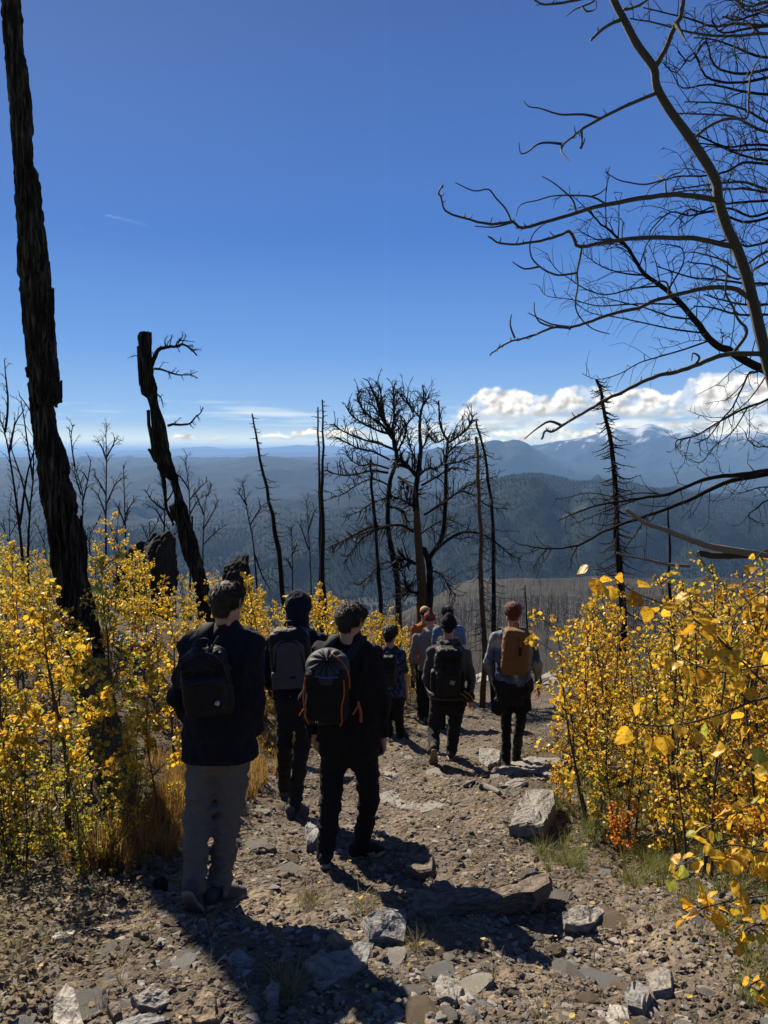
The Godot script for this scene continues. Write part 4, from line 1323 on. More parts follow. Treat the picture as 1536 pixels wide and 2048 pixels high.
	dead_pine("dead_pine", "straight dead pine with a bare tan lower trunk, left of the two beside the redhead", [[968, 1290], [966, 1235], [962, 1100], [957, 1000], [953, 875]], 15.0, [13, 6], 60, 0.85, "tan_wood", "grey_twig", 405, -0.22, 0.2, 0.99, 3)
	dead_pine("dead_pine", "dark leaning dead pine with curved branches, right of the tan trunk beside the redhead", [[987, 1290], [988, 1240], [986, 1100], [982, 990], [970, 920], [960, 870], [951, 842]], 15.6, [13, 4], 60, 1.0, "charred", "grey_twig", 406, -0.2, 0.15, 0.99, 3)
	dead_pine("dead_pine", "crooked dead conifer with drooping twigs standing alone right of centre", [[1246, 1290], [1243, 1190], [1238, 1100], [1232, 1020], [1228, 960], [1222, 900], [1215, 850], [1206, 800], [1193, 760]], 11.0, [21, 6], 150, 0.62, "charred", "burnt_twig", 407, -0.28, 0.12, 1.0, 3)
	dead_pine("dead_pine", "small thin dead pine far behind the crooked one on the right", [[1342, 1290], [1340, 1200], [1338, 1090], [1335, 1010]], 15.0, [12, 3], 44, 0.55, "burnt_twig", "grey_twig", 408, -0.2, 0.1, 1.0, 2)
	dead_pine("dead_pine", "fine black dead sapling right of the redhead's shoulder", [[1056, 1300], [1054, 1240], [1049, 1170]], 14.0, [6, 2], 22, 0.35, "burnt_twig", "burnt_twig", 409, 0.0, 0.2, 1.0, 1)
	# forked bare trees on the left
	var g := "bare trees beyond the brush on the left"
	var forked := [
		["leafless tree with two tall forks at the far left edge", [[48, 1200], [45, 1120], [36, 1030], [22, 930], [8, 860], [-4, 830]], 12.5, 10, [[[10, 865], [16, 810], [12, 760], [9, 720]], [[40, 1050], [52, 960], [68, 900], [72, 850]], [[18, 905], [30, 850], [48, 820]]], 411, "burnt_twig"],
		["leafless tree with upright limbs beside the tall charred trunk", [[58, 1200], [56, 1120], [60, 1020], [66, 960], [68, 880]], 13.5, 8, [[[60, 1030], [44, 960], [24, 900], [26, 860]], [[66, 960], [54, 880], [42, 800]], [[68, 890], [64, 830], [38, 790]]], 412, "burnt_twig"],
		["pale leafless tree with upturned limbs alone between the two charred trunks", [[214, 1200], [212, 1100], [212, 1000], [213, 930], [212, 870], [214, 852]], 17.0, 7, [[[212, 990], [196, 960], [184, 950]], [[212, 1010], [230, 970], [246, 955]], [[213, 920], [202, 890], [194, 884]], [[213, 915], [226, 890], [230, 876]], [[212, 1030], [196, 990], [180, 975]]], 413, "grey_twig"],
		["thin dark leafless pole with short limbs right of the pale leafless tree", [[252, 1200], [251, 1080], [249, 1000], [247, 930]], 18.0, 6, [[[250, 1030], [262, 1010], [268, 1000]], [[251, 1050], [238, 1020], [232, 1010]]], 414, "burnt_twig"],
		["crooked leafless tree just right of the tall charred trunk", [[160, 1200], [162, 1090], [166, 1000], [158, 960], [148, 930]], 15.5, 6, [[[164, 1010], [176, 960], [182, 920]], [[150, 935], [142, 880], [146, 850]], [[162, 990], [150, 950], [140, 935]]], 415, "burnt_twig"],
		["leafless dead tree right behind the broken snag's hollow", [[328, 1200], [328, 1080], [330, 1000], [322, 960]], 19.0, 8, [[[328, 1020], [304, 1000], [290, 980]], [[328, 1010], [345, 985], [350, 960]], [[329, 1050], [312, 1020], [298, 1012]]], 416, "burnt_twig"],
		["pale twiggy leafless tree left of the thin leaning pine", [[405, 1220], [406, 1100], [410, 1010], [418, 985], [424, 970]], 20.0, 6, [[[406, 1060], [428, 1020], [436, 1000]], [[408, 1030], [396, 1000], [388, 980]], [[406, 1090], [430, 1065], [452, 1050]]], 417, "grey_twig"],
		["pale leafless tree with curled twigs behind the right side of the broken snag", [[380, 1200], [380, 1060], [378, 980], [372, 930], [374, 910]], 21.0, 7, [[[379, 1000], [400, 975], [416, 962]], [[378, 980], [362, 955], [352, 948]], [[379, 1030], [396, 1000], [406, 992]]], 418, "grey_twig"],
		["leaning bare double trunked sapling left of the thin leaning pine", [[520, 1220], [508, 1100], [496, 1030], [488, 980], [485, 965]], 18.0, 6, [[[500, 1050], [518, 1020], [526, 1010]], [[510, 1110], [524, 1150], [540, 1180]], [[494, 1010], [480, 990], [476, 985]]], 419, "burnt_twig"],
		["thin curved bare sapling left of the twin straight pines", [[625, 1230], [622, 1160], [618, 1080], [615, 1030], [612, 1000]], 19.0, 6, [[[618, 1100], [604, 1060], [596, 1045]], [[617, 1060], [626, 1030], [630, 1020]]], 420, "grey_twig"],
		["small bare sapling between the leaning pine and the twin pines", [[586, 1230], [585, 1150], [584, 1080], [583, 1060]], 19.0, 5, [[[585, 1140], [574, 1120]], [[584, 1110], [594, 1090]]], 421, "burnt_twig"]]
	for k in 7:  # further poles, grey against the valley
		var x: float = [20, 90, 120, 180, 236, 300, 350, 440, 470, 540, 690, 720][k]
		forked.append(["", [[x, 1230], [x + 2, 1120], [x - 2, 1040 + (k * 37) % 60], [x + 3, 985 + (k * 53) % 90]], 26.0 + (k * 7) % 9, 3.5, [[[x, 1090], [x - 12, 1060], [x - 18, 1050]], [[x, 1070], [x + 14, 1045], [x + 20, 1030]]], 430 + k, "grey_twig" if k % 3 else "burnt_twig"])
	for q in forked:
		var b := path_px(q[1], q[2])
		var foot := b[0]
		foot.y = minf(gh(foot.x, foot.z), foot.y) - 0.1
		b[0] = foot
		var lab: String = q[0] if q[0] else "slender grey burnt pole far behind the yellow brush on the left"
		var tr := thing("bare_tree", lab, "tree", foot, g if q[0] == "" else "")
		m = mb(foot)
		m.tube(smooth_line(b, 4), q[3] * 0.8 * q[2] / F * 0.5, 0.008, 7, 0.08, q[5])
		put(tr, "trunk", m.build(), mats[q[6]])
		for i in q[4].size(): limb_px(tr, foot, q[4][i], q[2], 0.3 if i % 2 else -0.3, q[3] * 0.55, 1.6, 0, 0, 1.0, q[6], q[5] * 10 + i, 7, 0.42, 0.35, [], 1)
		m = mb(foot)
		var r := RandomNumberGenerator.new()
		r.seed = q[5]
		twigs(m, smooth_line(b, 4), 26, 0.5, r, 0.006, 0.3, 0.3, 1)
		put(tr, "twigs", m.build(), mats[q[6]])

# ---------------------------------------------------------------- rocks, gravel, litter
func rock_mats() -> void:
	var bump := grey(52, 0.03, 0, 1, 6)
	var grain := ntex(51, 0.015, [[0.0, Color(0.55, 0.54, 0.53)], [0.4, Color(0.80, 0.79, 0.78)], [0.62, Color(0.93, 0.92, 0.9)], [1.0, Color(1, 0.98, 0.95)]], 6)
	textured("grey_rock", lin(0.235, 0.222, 0.200), grain, Vector3(2.6, 5.0, 2.6), bump, 0.9, 0.85, 0.35)
	textured("blue_rock", lin(0.175, 0.178, 0.176), grain, Vector3(2.0, 6.0, 2.0), bump, 0.8, 0.75, 0.45)
	textured("tan_rock", lin(0.225, 0.180, 0.130), grain, Vector3(2.4, 4.0, 2.4), bump, 0.9, 0.9, 0.25)
	textured("brown_rock", lin(0.150, 0.122, 0.098), grain, Vector3(1.8, 7.0, 1.8), bump, 1.2, 0.85, 0.3)
	textured("pale_rock", lin(0.36, 0.34, 0.30), grain, Vector3(2.4, 4.0, 2.4), bump, 0.7, 0.85, 0.3)
	textured("dark_rock", lin(0.044, 0.035, 0.030), grain, Vector3(1.6, 3.0, 1.6), bump, 3.0, 0.9, 0.25)

func rock_mesh(seed_: int, level: int, cuts: int, tight: float, rough := 0.035, peaked := 0) -> ArrayMesh:
	# a cube-sphere cut by planes, so that it has flat broken faces and sharp edges; about one metre half size
	var r := RandomNumberGenerator.new()
	r.seed = seed_ * 13 + 5
	var n := FastNoiseLite.new()
	n.seed = seed_
	n.frequency = 1.0
	n.fractal_octaves = 4
	var planes := []
	for i in cuts:
		planes.append([Vector3(r.randfn(), r.randfn() * 0.8, r.randfn()).normalized(), r.randf_range(tight, 0.92)])
	if not peaked: planes.append([Vector3(r.randf_range(-0.12, 0.12), 1, r.randf_range(-0.12, 0.12)).normalized(), r.randf_range(0.5, 0.75)])
	planes.append([Vector3.DOWN, 0.7])
	var g := 1 << level
	var m := mb(Vector3.ZERO, false, false)
	var key := {}
	for ax in 3:
		for sgn in [-1.0, 1.0]:
			var grid := []
			for i in g + 1:
				for j in g + 1:
					var p := Vector3.ZERO
					p[ax] = sgn
					p[(ax + 1) % 3] = tan((2.0 * i / g - 1.0) * PI / 4.0)
					p[(ax + 2) % 3] = tan((2.0 * j / g - 1.0) * PI / 4.0)
					p = p.normalized()
					var id := Vector3i((p * 5000.0).round())
					if not key.has(id):
						var q := p * 1.05
						for pl in planes:
							var e: float = q.dot(pl[0]) - pl[1]
							if e > 0.0: q -= pl[0] * e
						q *= 1.0 + rough * n.get_noise_3dv(p * 2.6) * 2.0 + rough * 0.7 * n.get_noise_3dv(p * 9.0)
						key[id] = m.vert(q, p)
					grid.append(key[id])
			for i in g:
				for j in g:
					var a: int = grid[i * (g + 1) + j]
					var b: int = grid[i * (g + 1) + j + 1]
					var c: int = grid[(i + 1) * (g + 1) + j + 1]
					var e: int = grid[(i + 1) * (g + 1) + j]
					if (i + j) % 2: m.quad(a, b, c, e)
					else: m.quad(b, c, e, a)
	return m.build()

func slab_mesh(seed_: int, outline: Array, thick: float, taper := 0.9, rough := 0.02) -> ArrayMesh:
	# a broken slab: an outline in metres (x, z), layered sides, a rough upper face
	var r := RandomNumberGenerator.new()
	r.seed = seed_
	var n := FastNoiseLite.new()
	n.seed = seed_
	n.frequency = 1.0
	n.fractal_octaves = 4
	var edge := PackedVector3Array()
	for i in outline.size():
		var a := Vector3(outline[i][0], 0, outline[i][1])
		var b := Vector3(outline[(i + 1) % outline.size()][0], 0, outline[(i + 1) % outline.size()][1])
		var steps := maxi(2, int(a.distance_to(b) / 0.06))
		for k in steps: edge.append(a.lerp(b, float(k) / steps))
	var c := Vector3.ZERO
	for p in edge: c += p
	c /= edge.size()
	var m := mb(Vector3.ZERO, false, false)
	var rings := [[0.0, 0.0], [0.40, 0.0], [0.72, 0.0], [0.93, 0.0], [0.99, -0.08], [1.0, -0.22], [0.985, -0.25], [1.01, -0.5], [0.98, -0.54], [taper, -1.0]]
	var cnt := edge.size()
	for q in rings:
		for p in edge:
			var w := n.get_noise_3d(p.x * 11.0, q[1] * 3.0, p.z * 11.0)
			var v: Vector3 = c + (p - c) * (q[0] * (1.0 + 0.045 * w))
			v.y = q[1] * thick + rough * n.get_noise_2d(v.x * 6.0, v.z * 6.0) * 1.6 + rough * 0.5 * n.get_noise_2d(v.x * 24.0, v.z * 24.0)
			m.vert(v, Vector3.UP)
	for i in rings.size() - 1:
		for k in cnt:
			m.quad(i * cnt + k, i * cnt + (k + 1) % cnt, (i + 1) * cnt + (k + 1) % cnt, (i + 1) * cnt + k)
	return m.build()

func slab_px(label: String, corners: Array, lift: float, thick: float, mat: String, seed_: int, called := "stone_slab", tilt := []) -> MeshInstance3D:
	# corners of the upper face in the photograph's pixels, set on the ground, raised by lift (per corner if tilt is given)
	var pts := []
	var c := Vector3.ZERO
	for i in corners.size():
		var up: float = lift + (tilt[i] if i < tilt.size() else 0.0)
		var p := gp(corners[i][0], corners[i][1])
		for k in 3:  # the ray meets a plane raised by up
			var eye := Vector3(0, EYE, 0)
			var dir := (p - eye).normalized()
			var g := gh(p.x, p.z) + up
			p = eye + dir * ((g - EYE) / dir.y)
		pts.append(p)
		c += p
	c /= corners.size()
	# best plane through the corners, as a turn of the slab
	var nrm := Vector3.ZERO
	for i in pts.size():
		nrm += (pts[i] - c).cross(pts[(i + 1) % pts.size()] - c)
	if nrm.y < 0: nrm = -nrm
	nrm = nrm.normalized()
	var bx := Vector3.RIGHT
	bx = (bx - nrm * bx.dot(nrm)).normalized()
	var bs := Basis(bx, nrm, bx.cross(nrm))
	var outl := []
	for p in pts:
		var q: Vector3 = bs.transposed() * (p - c)
		outl.append([q.x, q.z])
	var o := put(self, called, slab_mesh(seed_, outl, thick), mats[mat], c)
	o.basis = bs
	tag(o, label, "rock", "", "thing")
	return o

func make_rocks() -> void:
	# the large stones of the trail, one by one
	slab_px("long dark tilted slab lying across the trail, biggest stone in the foreground", [[818, 1812], [836, 1790], [900, 1772], [985, 1762], [1000, 1772], [1060, 1756], [1100, 1752], [1102, 1770], [1068, 1786], [1058, 1778], [990, 1794], [915, 1804], [845, 1824]], 0.07, 0.10, "brown_rock", 1, "stone_slab", [-0.02, 0, 0.03, 0.05, 0.05, 0.08, 0.10, 0.09, 0.06, 0.06, 0.03, 0.02, -0.02])
	slab_px("large squared grey block on the right of the trail, in front of the flat ledge", [[1052, 1578], [1108, 1578], [1112, 1602], [1088, 1652], [1018, 1648], [1032, 1612]], 0.14, 0.16, "grey_rock", 2, "stone_block", [0.05, 0.05, 0.03, -0.02, -0.04, 0])
	slab_px("blue grey wedge of stone pointing at the viewer, left of the long dark slab", [[732, 1828], [775, 1812], [810, 1818], [814, 1842], [812, 1880], [770, 1880], [742, 1868]], 0.07, 0.11, "blue_rock", 3, "stone_wedge", [0.03, 0.04, 0.03, 0, -0.04, -0.03, 0])
	slab_px("broad flat blue slab half in the first walker's shadow", [[605, 1925], [640, 1895], [720, 1878], [748, 1890], [735, 1925], [680, 1962], [640, 1972]], 0.03, 0.06, "blue_rock", 4)
	slab_px("flat brown slab at the right of the trail, below the squared block", [[1122, 1822], [1160, 1806], [1205, 1806], [1212, 1822], [1180, 1846], [1130, 1846]], 0.05, 0.07, "grey_rock", 5)
	slab_px("wide pale grey ledge under the redhead's boots", [[985, 1552], [1010, 1520], [1060, 1510], [1120, 1514], [1150, 1530], [1120, 1550], [1050, 1562], [1000, 1566]], 0.06, 0.10, "grey_rock", 6, "rock_ledge")
	slab_px("grey ledge set in the trail behind the black sweater walker", [[745, 1570], [770, 1548], [800, 1555], [860, 1590], [900, 1612], [850, 1622], [790, 1612], [750, 1600]], 0.02, 0.06, "grey_rock", 7, "rock_ledge")
	slab_px("low grey stone beside the flat ledge, left of the redhead's boots", [[958, 1500], [984, 1492], [1002, 1502], [1000, 1522], [975, 1532], [958, 1520]], 0.05, 0.12, "grey_rock", 8, "stone_block")
	slab_px("dark stone between the black sweater walker's heel and the long slab", [[805, 1712], [840, 1704], [868, 1712], [862, 1738], [815, 1742]], 0.07, 0.09, "brown_rock", 9)
	slab_px("rounded blue grey stone in the lower right corner of the trail", [[1248, 1980], [1270, 1956], [1292, 1962], [1300, 1990], [1285, 2016], [1255, 2010]], 0.06, 0.09, "blue_rock", 10)
	slab_px("broad brownish stone just right of the rounded blue grey stone", [[1290, 1948], [1320, 1936], [1345, 1948], [1340, 1975], [1305, 1980]], 0.06, 0.08, "grey_rock", 11)
	slab_px("pinkish squared stone alone in the bottom middle of the trail", [[868, 1970], [880, 1958], [918, 1958], [928, 1972], [912, 1994], [876, 1992]], 0.05, 0.06, "grey_rock", 12)
	slab_px("pale pointed stone at the bottom left of the trail", [[108, 1998], [132, 1972], [146, 1980], [158, 2010], [170, 2046], [150, 2070], [105, 2050]], 0.05, 0.07, "pale_rock", 13)
	slab_px("flat slate grey slab at the bottom edge, left of centre", [[232, 2036], [270, 2026], [330, 2028], [330, 2046], [280, 2060], [235, 2056]], 0.04, 0.05, "blue_rock", 14)
	slab_px("pale green grey flat stone above the slate slab at the bottom", [[262, 1998], [300, 1974], [335, 1976], [345, 1996], [310, 2012], [275, 2012]], 0.03, 0.05, "grey_rock", 15)
	slab_px("oval grey stone in the sun left of the first walker's shadow", [[454, 1915], [475, 1902], [500, 1904], [512, 1916], [495, 1930], [462, 1930]], 0.03, 0.05, "blue_rock", 16)
	slab_px("dark blue stone block behind the black sweater walker's left leg", [[610, 1650], [622, 1636], [645, 1638], [650, 1656], [636, 1680], [614, 1680]], 0.10, 0.14, "blue_rock", 17, "stone_block")
	slab_px("reddish round stone near the bottom left corner", [[214, 2012], [226, 2002], [240, 2004], [244, 2022], [228, 2030]], 0.04, 0.05, "brown_rock", 18)
	slab_px("white lichened flat stone on the left of the trail", [[100, 1866], [130, 1856], [152, 1862], [145, 1876], [110, 1878]], 0.03, 0.04, "pale_rock", 19)
	slab_px("pale rough stone below the black sweater walker's shadow", [[655, 1868], [680, 1850], [700, 1858], [705, 1882], [670, 1884]], 0.04, 0.06, "tan_rock", 20)
	slab_px("tall dark stone in the bottom middle, left edge of the shadow", [[530, 1972], [545, 1960], [560, 1966], [558, 1988], [540, 1992]], 0.07, 0.1, "blue_rock", 21)
	slab_px("pale lumpy stone on the bottom edge in the middle", [[392, 2000], [415, 1984], [432, 1996], [430, 2030], [400, 2040], [380, 2030]], 0.04, 0.06, "tan_rock", 22)
	slab_px("wide pale stone at the bottom right of the trail", [[1210, 2036], [1222, 2008], [1250, 2012], [1262, 2040], [1240, 2056]], 0.05, 0.06, "pale_rock", 23)
	slab_px("low grey outcrop beside the trail behind the redhead", [[1078, 1352], [1100, 1342], [1125, 1350], [1120, 1366], [1085, 1368]], 0.08, 0.15, "grey_rock", 24)
	slab_px("pale ledge behind the grey hoodie walker's legs", [[945, 1352], [965, 1344], [985, 1350], [975, 1362], [950, 1364]], 0.06, 0.12, "pale_rock", 25)
	slab_px("white flat rock seen through the brush left of the first walker", [[230, 1272], [265, 1258], [310, 1268], [305, 1284], [250, 1288]], 0.1, 0.2, "pale_rock", 26)
	slab_px("grey rock in the brush behind the first walker's left shoulder", [[490, 1252], [515, 1242], [530, 1250], [520, 1262]], 0.1, 0.2, "grey_rock", 27)
	# a burnt root stub and bleached sticks
	var p := gp(318, 1782)
	var o := put(self, "burnt_stub", rock_mesh(91, 3, 9, 0.4, 0.12), mats["charred"], p + Vector3(0, 0.03, 0))
	o.scale = Vector3(0.05, 0.07, 0.05)
	tag(o, "black burnt root stub on the trail left of the first walker's shoes", "stub")
	stick("bleached_stick", "short bleached stick end in the dirt left of the blue grey wedge", [[678, 1828], [690, 1838], [702, 1846]], 0.016)
	stick("bleached_stick", "pale split stick lying behind the blue grey wedge", [[672, 1822], [700, 1826], [722, 1836]], 0.012)
	stick("bleached_stick", "thick bleached wood chunk on the trail before the redhead's ledge", [[958, 1578], [975, 1580], [998, 1590]], 0.035)
	stick("bleached_stick", "weathered stick in the dirt near the bleached wood chunk", [[928, 1574], [945, 1566], [968, 1556]], 0.018)
	stick("bleached_stick", "long thin stick lying flat left of the squared block", [[918, 1616], [945, 1612], [966, 1606]], 0.010)
	stick("bleached_stick", "forked pale stick on the left of the trail by the brush", [[300, 1705], [316, 1692], [340, 1690], [352, 1692]], 0.012)
	stick("bleached_stick", "bleached upright root end at the edge of the brush on the left", [[194, 1738], [204, 1720], [212, 1706]], 0.02)
	stick("fallen_branch", "white fallen aspen branch curving through the grass at lower right", [[1320, 1672], [1338, 1700], [1352, 1726], [1378, 1748], [1400, 1768], [1430, 1784], [1470, 1798], [1536, 1812]], 0.024)
	stick("bleached_stick", "short white stick behind the orange shrub on the right", [[1296, 1656], [1320, 1662], [1350, 1670]], 0.016)
	# loose stones big enough to pick out singly
	var shapes := []
	for i in 10: shapes.append(rock_mesh(200 + i, 3, 8, 0.45, 0.06))
	var kinds := ["grey_rock", "tan_rock", "blue_rock", "brown_rock", "grey_rock", "pale_rock", "tan_rock"]
	var r := RandomNumberGenerator.new()
	r.seed = 17
	var made := 0
	while made < 270:
		var d := 2.5 + 9.5 * pow(r.randf(), 1.7)
		var x := r.randf_range(-0.62, 0.62) * d
		var off := absf(x - trail_x(d)) / trail_w(d)
		if off > 1.0 + 0.5 * r.randf(): continue
		var s := 0.016 + 0.058 * pow(r.randf(), 2.2)
		s *= 0.75 + d * 0.07
		var flat := made % 6 == 0
		if flat: s = r.randf_range(0.07, 0.135)
		var kind_no := (made * 5 + made / 7) % 7
		if flat: kind_no = [0, 5, 1, 4, 2][(made / 6) % 5]
		var st := put(self, "stone", shapes[made % 10], mats[kinds[kind_no]], Vector3(x, gh(x, -d) + s * 0.05, -d))
		st.basis = Basis.from_euler(Vector3(r.randf_range(-0.2, 0.2), r.randf() * TAU, r.randf_range(-0.2, 0.2))).scaled_local(Vector3(s, s * (r.randf_range(0.16, 0.28) if flat else r.randf_range(0.35, 0.65)), s * r.randf_range(0.6, 0.9)))
		var tone: String = ["grey", "light brown", "bluish grey", "dark brown", "grey", "whitish", "light brown"][kind_no]
		var spot := "in front of the nearest walker" if d < 3.6 else "round the nearest walkers' feet" if d < 5.2 else "between the nearest and farther walkers" if d < 7.4 else "far from the viewer"
		if d < 5.2: spot += ", left half" if x < -0.3 else ", right half"
		tag(st, "%s %s stone on the trail %s" % ["broad flat" if flat else "small angular", tone, spot], "stone", "%s %s stones %s" % ["flat" if flat else "small", tone, spot])
		made += 1
	# gravel: what nobody could count
	var grit := MultiMesh.new()
	grit.transform_format = MultiMesh.TRANSFORM_3D
	grit.use_colors = true
	grit.mesh = rock_mesh(300, 1, 6, 0.5, 0.1)
	grit.instance_count = 26000
	for i in grit.instance_count:
		var d := 0.0
		var x := 0.0
		while true:
			d = 1.6 + 15.0 * pow(r.randf(), 1.9)
			x = r.randf_range(-0.75, 0.75) * d
			var off := absf(x - trail_x(d)) / trail_w(d)
			if r.randf() < 1.15 - ss(0.7, 1.5, off) * 0.85 and noise_b.get_noise_2d(x * 1.7, d * 1.7) > -0.45 + 0.6 * r.randf() - 0.3: break
		var s := 0.003 + 0.021 * pow(r.randf(), 4.2) * (0.8 + 0.06 * d)
		grit.set_instance_transform(i, Transform3D(Basis.from_euler(Vector3(r.randf_range(-0.5, 0.5), r.randf() * TAU, r.randf_range(-0.5, 0.5))).scaled_local(Vector3(s, s * r.randf_range(0.25, 0.6), s * r.randf_range(0.55, 1.0))), Vector3(x, gh(x, -d) + 0.008 + s * 0.1, -d)))
		var g := r.randf_range(0.075, 0.21)
		var warm := pow(r.randf(), 1.6)
		grit.set_instance_color(i, lin(g, g * lerpf(0.76, 0.97, warm), g * lerpf(0.52, 0.93, warm)))
	var rub := MultiMesh.new()
	rub.transform_format = MultiMesh.TRANSFORM_3D
	rub.use_colors = true
	rub.mesh = rock_mesh(301, 2, 9, 0.4, 0.07)
	rub.instance_count = 4200
	for i in rub.instance_count:
		var d := 0.0
		var x := 0.0
		while true:
			d = 2.2 + 13.0 * pow(r.randf(), 1.8)
			x = r.randf_range(-0.7, 0.7) * d
			var off := absf(x - trail_x(d)) / trail_w(d)
			if r.randf() < 1.1 - ss(0.7, 1.5, off) * 0.9 and noise_c.get_noise_2d(x * 1.3 + 3.0, d * 1.3) > -0.35 + 0.5 * r.randf(): break
		var s := (0.010 + 0.034 * pow(r.randf(), 2.6)) * (0.85 + 0.05 * d)
		rub.set_instance_transform(i, Transform3D(Basis.from_euler(Vector3(r.randf_range(-0.3, 0.3), r.randf() * TAU, r.randf_range(-0.3, 0.3))).scaled_local(Vector3(s, s * r.randf_range(0.22, 0.5), s * r.randf_range(0.5, 0.9))), Vector3(x, gh(x, -d) + 0.004 + s * 0.12, -d)))
		var g := r.randf_range(0.085, 0.23)
		var warm := pow(r.randf(), 1.2)
		rub.set_instance_color(i, lin(g, g * lerpf(0.82, 0.98, warm), g * lerpf(0.64, 0.94, warm)))
	var clod := MultiMesh.new()
	clod.transform_format = MultiMesh.TRANSFORM_3D
	clod.use_colors = true
	clod.mesh = rock_mesh(302, 2, 3, 0.7, 0.22)
	clod.instance_count = 9000
	for i in clod.instance_count:
		var d := 2.0 + 9.0 * pow(r.randf(), 1.9)
		var x := r.randf_range(-0.7, 0.7) * d
		var s := 0.006 + 0.022 * pow(r.randf(), 3.0)
		clod.set_instance_transform(i, Transform3D(Basis.from_euler(Vector3(r.randf() * TAU, r.randf() * TAU, 0)).scaled_local(Vector3(s, s * 0.7, s * 0.9)), Vector3(x, gh(x, -d) + 0.006, -d)))
		var g := r.randf_range(0.8, 1.15)
		clod.set_instance_color(i, Color(0.118 * g, 0.094 * g, 0.070 * g).linear_to_srgb())
	var gm := plain("grit", Color(1, 1, 1), 0.9, 0.3)
	gm.vertex_color_use_as_albedo = true
	gm.vertex_color_is_srgb = true
	var go := MultiMeshInstance3D.new()
	go.name = "gravel"
	go.multimesh = grit
	go.material_override = gm
	add_child(go)
	tag(go, "loose gravel and stone chips strewn over the dirt trail", "gravel", "", "stuff")
	for q in [["rubble", rub, "small flat rubble bedded in the dirt of the trail"], ["dirt_clods", clod, "crumbled clods of brown soil on the trail and beside it"]]:
		go = MultiMeshInstance3D.new()
		go.name = q[0]
		go.multimesh = q[1]
		go.material_override = gm
		add_child(go)
		tag(go, q[2], (q[0] as String).replace("_", " "), "", "stuff")

func stick(called: String, label: String, line: Array, rad: float) -> void:
	var pts := PackedVector3Array()
	for q in line:
		var p := gp(q[0], q[1])
		p.y += rad * 0.8
		pts.append(p)
	var m := mb(pts[0])
	m.tube(smooth_line(pts, 3), rad, rad * 0.6, 8, 0.18, int(line[0][0]))
	tag(put(self, called, m.build(), mats["pale_wood"], pts[0]), label, "stick" if called != "fallen_branch" else "branch")

# ---------------------------------------------------------------- aspens, shrubs, grass
var leaf_mat: StandardMaterial3D
var blade_mat: StandardMaterial3D

func plant_mats() -> void:
	leaf_mat = plain("leaf", Color(1, 1, 1), 0.45, 0.4)
	leaf_mat.vertex_color_use_as_albedo = true
	leaf_mat.vertex_color_is_srgb = true
	leaf_mat.backlight_enabled = true
	leaf_mat.backlight = Color(1, 1, 1)
	blade_mat = plain("blade", Color(1, 1, 1), 0.7, 0.3)
	blade_mat.vertex_color_use_as_albedo = true
	blade_mat.vertex_color_is_srgb = true
	blade_mat.backlight_enabled = true
	blade_mat.backlight = Color(0.8, 0.8, 0.8).linear_to_srgb()
	textured("sapling_bark", lin(0.10, 0.085, 0.055), grey(61, 0.04, 0.45, 1.0), Vector3(6, 20, 6), null, 0, 0.7, 0.35)

func leaf_tone(r: RandomNumberGenerator, hue: float) -> Color:
	# hue 0 green-yellow .. 1 deep gold
	var k := clampf(hue + r.randfn() * 0.30, 0.0, 1.3)
	var c := Color(0.42, 0.42, 0.06).lerp(Color(0.76, 0.49, 0.045), clampf(k / 0.5, 0, 1)).lerp(Color(0.70, 0.33, 0.025), clampf((k - 0.5) / 0.8, 0, 1))
	return (c * r.randf_range(0.42, 1.04)).clamp(Color(0, 0, 0), Color(1, 1, 1)).linear_to_srgb()

func leaf_shape(m: MB, p: Vector3, along_: Vector3, face: Vector3, size: float, col: Color, fold := 0.25, detail := true) -> void:
	# a rounded aspen leaf with a tip, folded along its midrib
	var s := along_.cross(face).normalized()
	var f := s.cross(along_).normalized()
	var i := m.vert(p, f, col)
	if detail:
		var half := [[0.16, 0.30], [0.42, 0.50], [0.72, 0.38], [0.92, 0.12]]
		for q in half: m.vert(p + along_ * size * q[0] + s * size * q[1] + f * size * fold * q[1], f, col)
		m.vert(p + along_ * size * 1.06 - f * size * 0.08, f, col)
		for q in half: m.vert(p + along_ * size * q[0] - s * size * q[1] + f * size * fold * q[1], f, col)
		var mid := m.vert(p + along_ * size * 0.5, f, col)
		m.tri(i, i + 1, mid); m.tri(i + 1, i + 2, mid); m.tri(i + 2, i + 3, mid); m.tri(i + 3, i + 4, mid); m.tri(i + 4, i + 5, mid)
		m.tri(i, i + 6, mid); m.tri(i + 6, i + 7, mid); m.tri(i + 7, i + 8, mid); m.tri(i + 8, i + 9, mid); m.tri(i + 9, i + 5, mid)
	else:
		m.vert(p + along_ * size * 0.30 + s * size * 0.46 + f * size * fold * 0.4, f, col)
		m.vert(p + along_ * size * 0.76 + s * size * 0.36 + f * size * fold * 0.3, f, col)
		m.vert(p + along_ * size * 1.05, f, col)
		m.vert(p + along_ * size * 0.76 - s * size * 0.36 + f * size * fold * 0.3, f, col)
		m.vert(p + along_ * size * 0.30 - s * size * 0.46 + f * size * fold * 0.4, f, col)
		m.tri(i, i + 1, i + 2); m.tri(i, i + 2, i + 3); m.tri(i, i + 3, i + 4); m.tri(i, i + 4, i + 5)

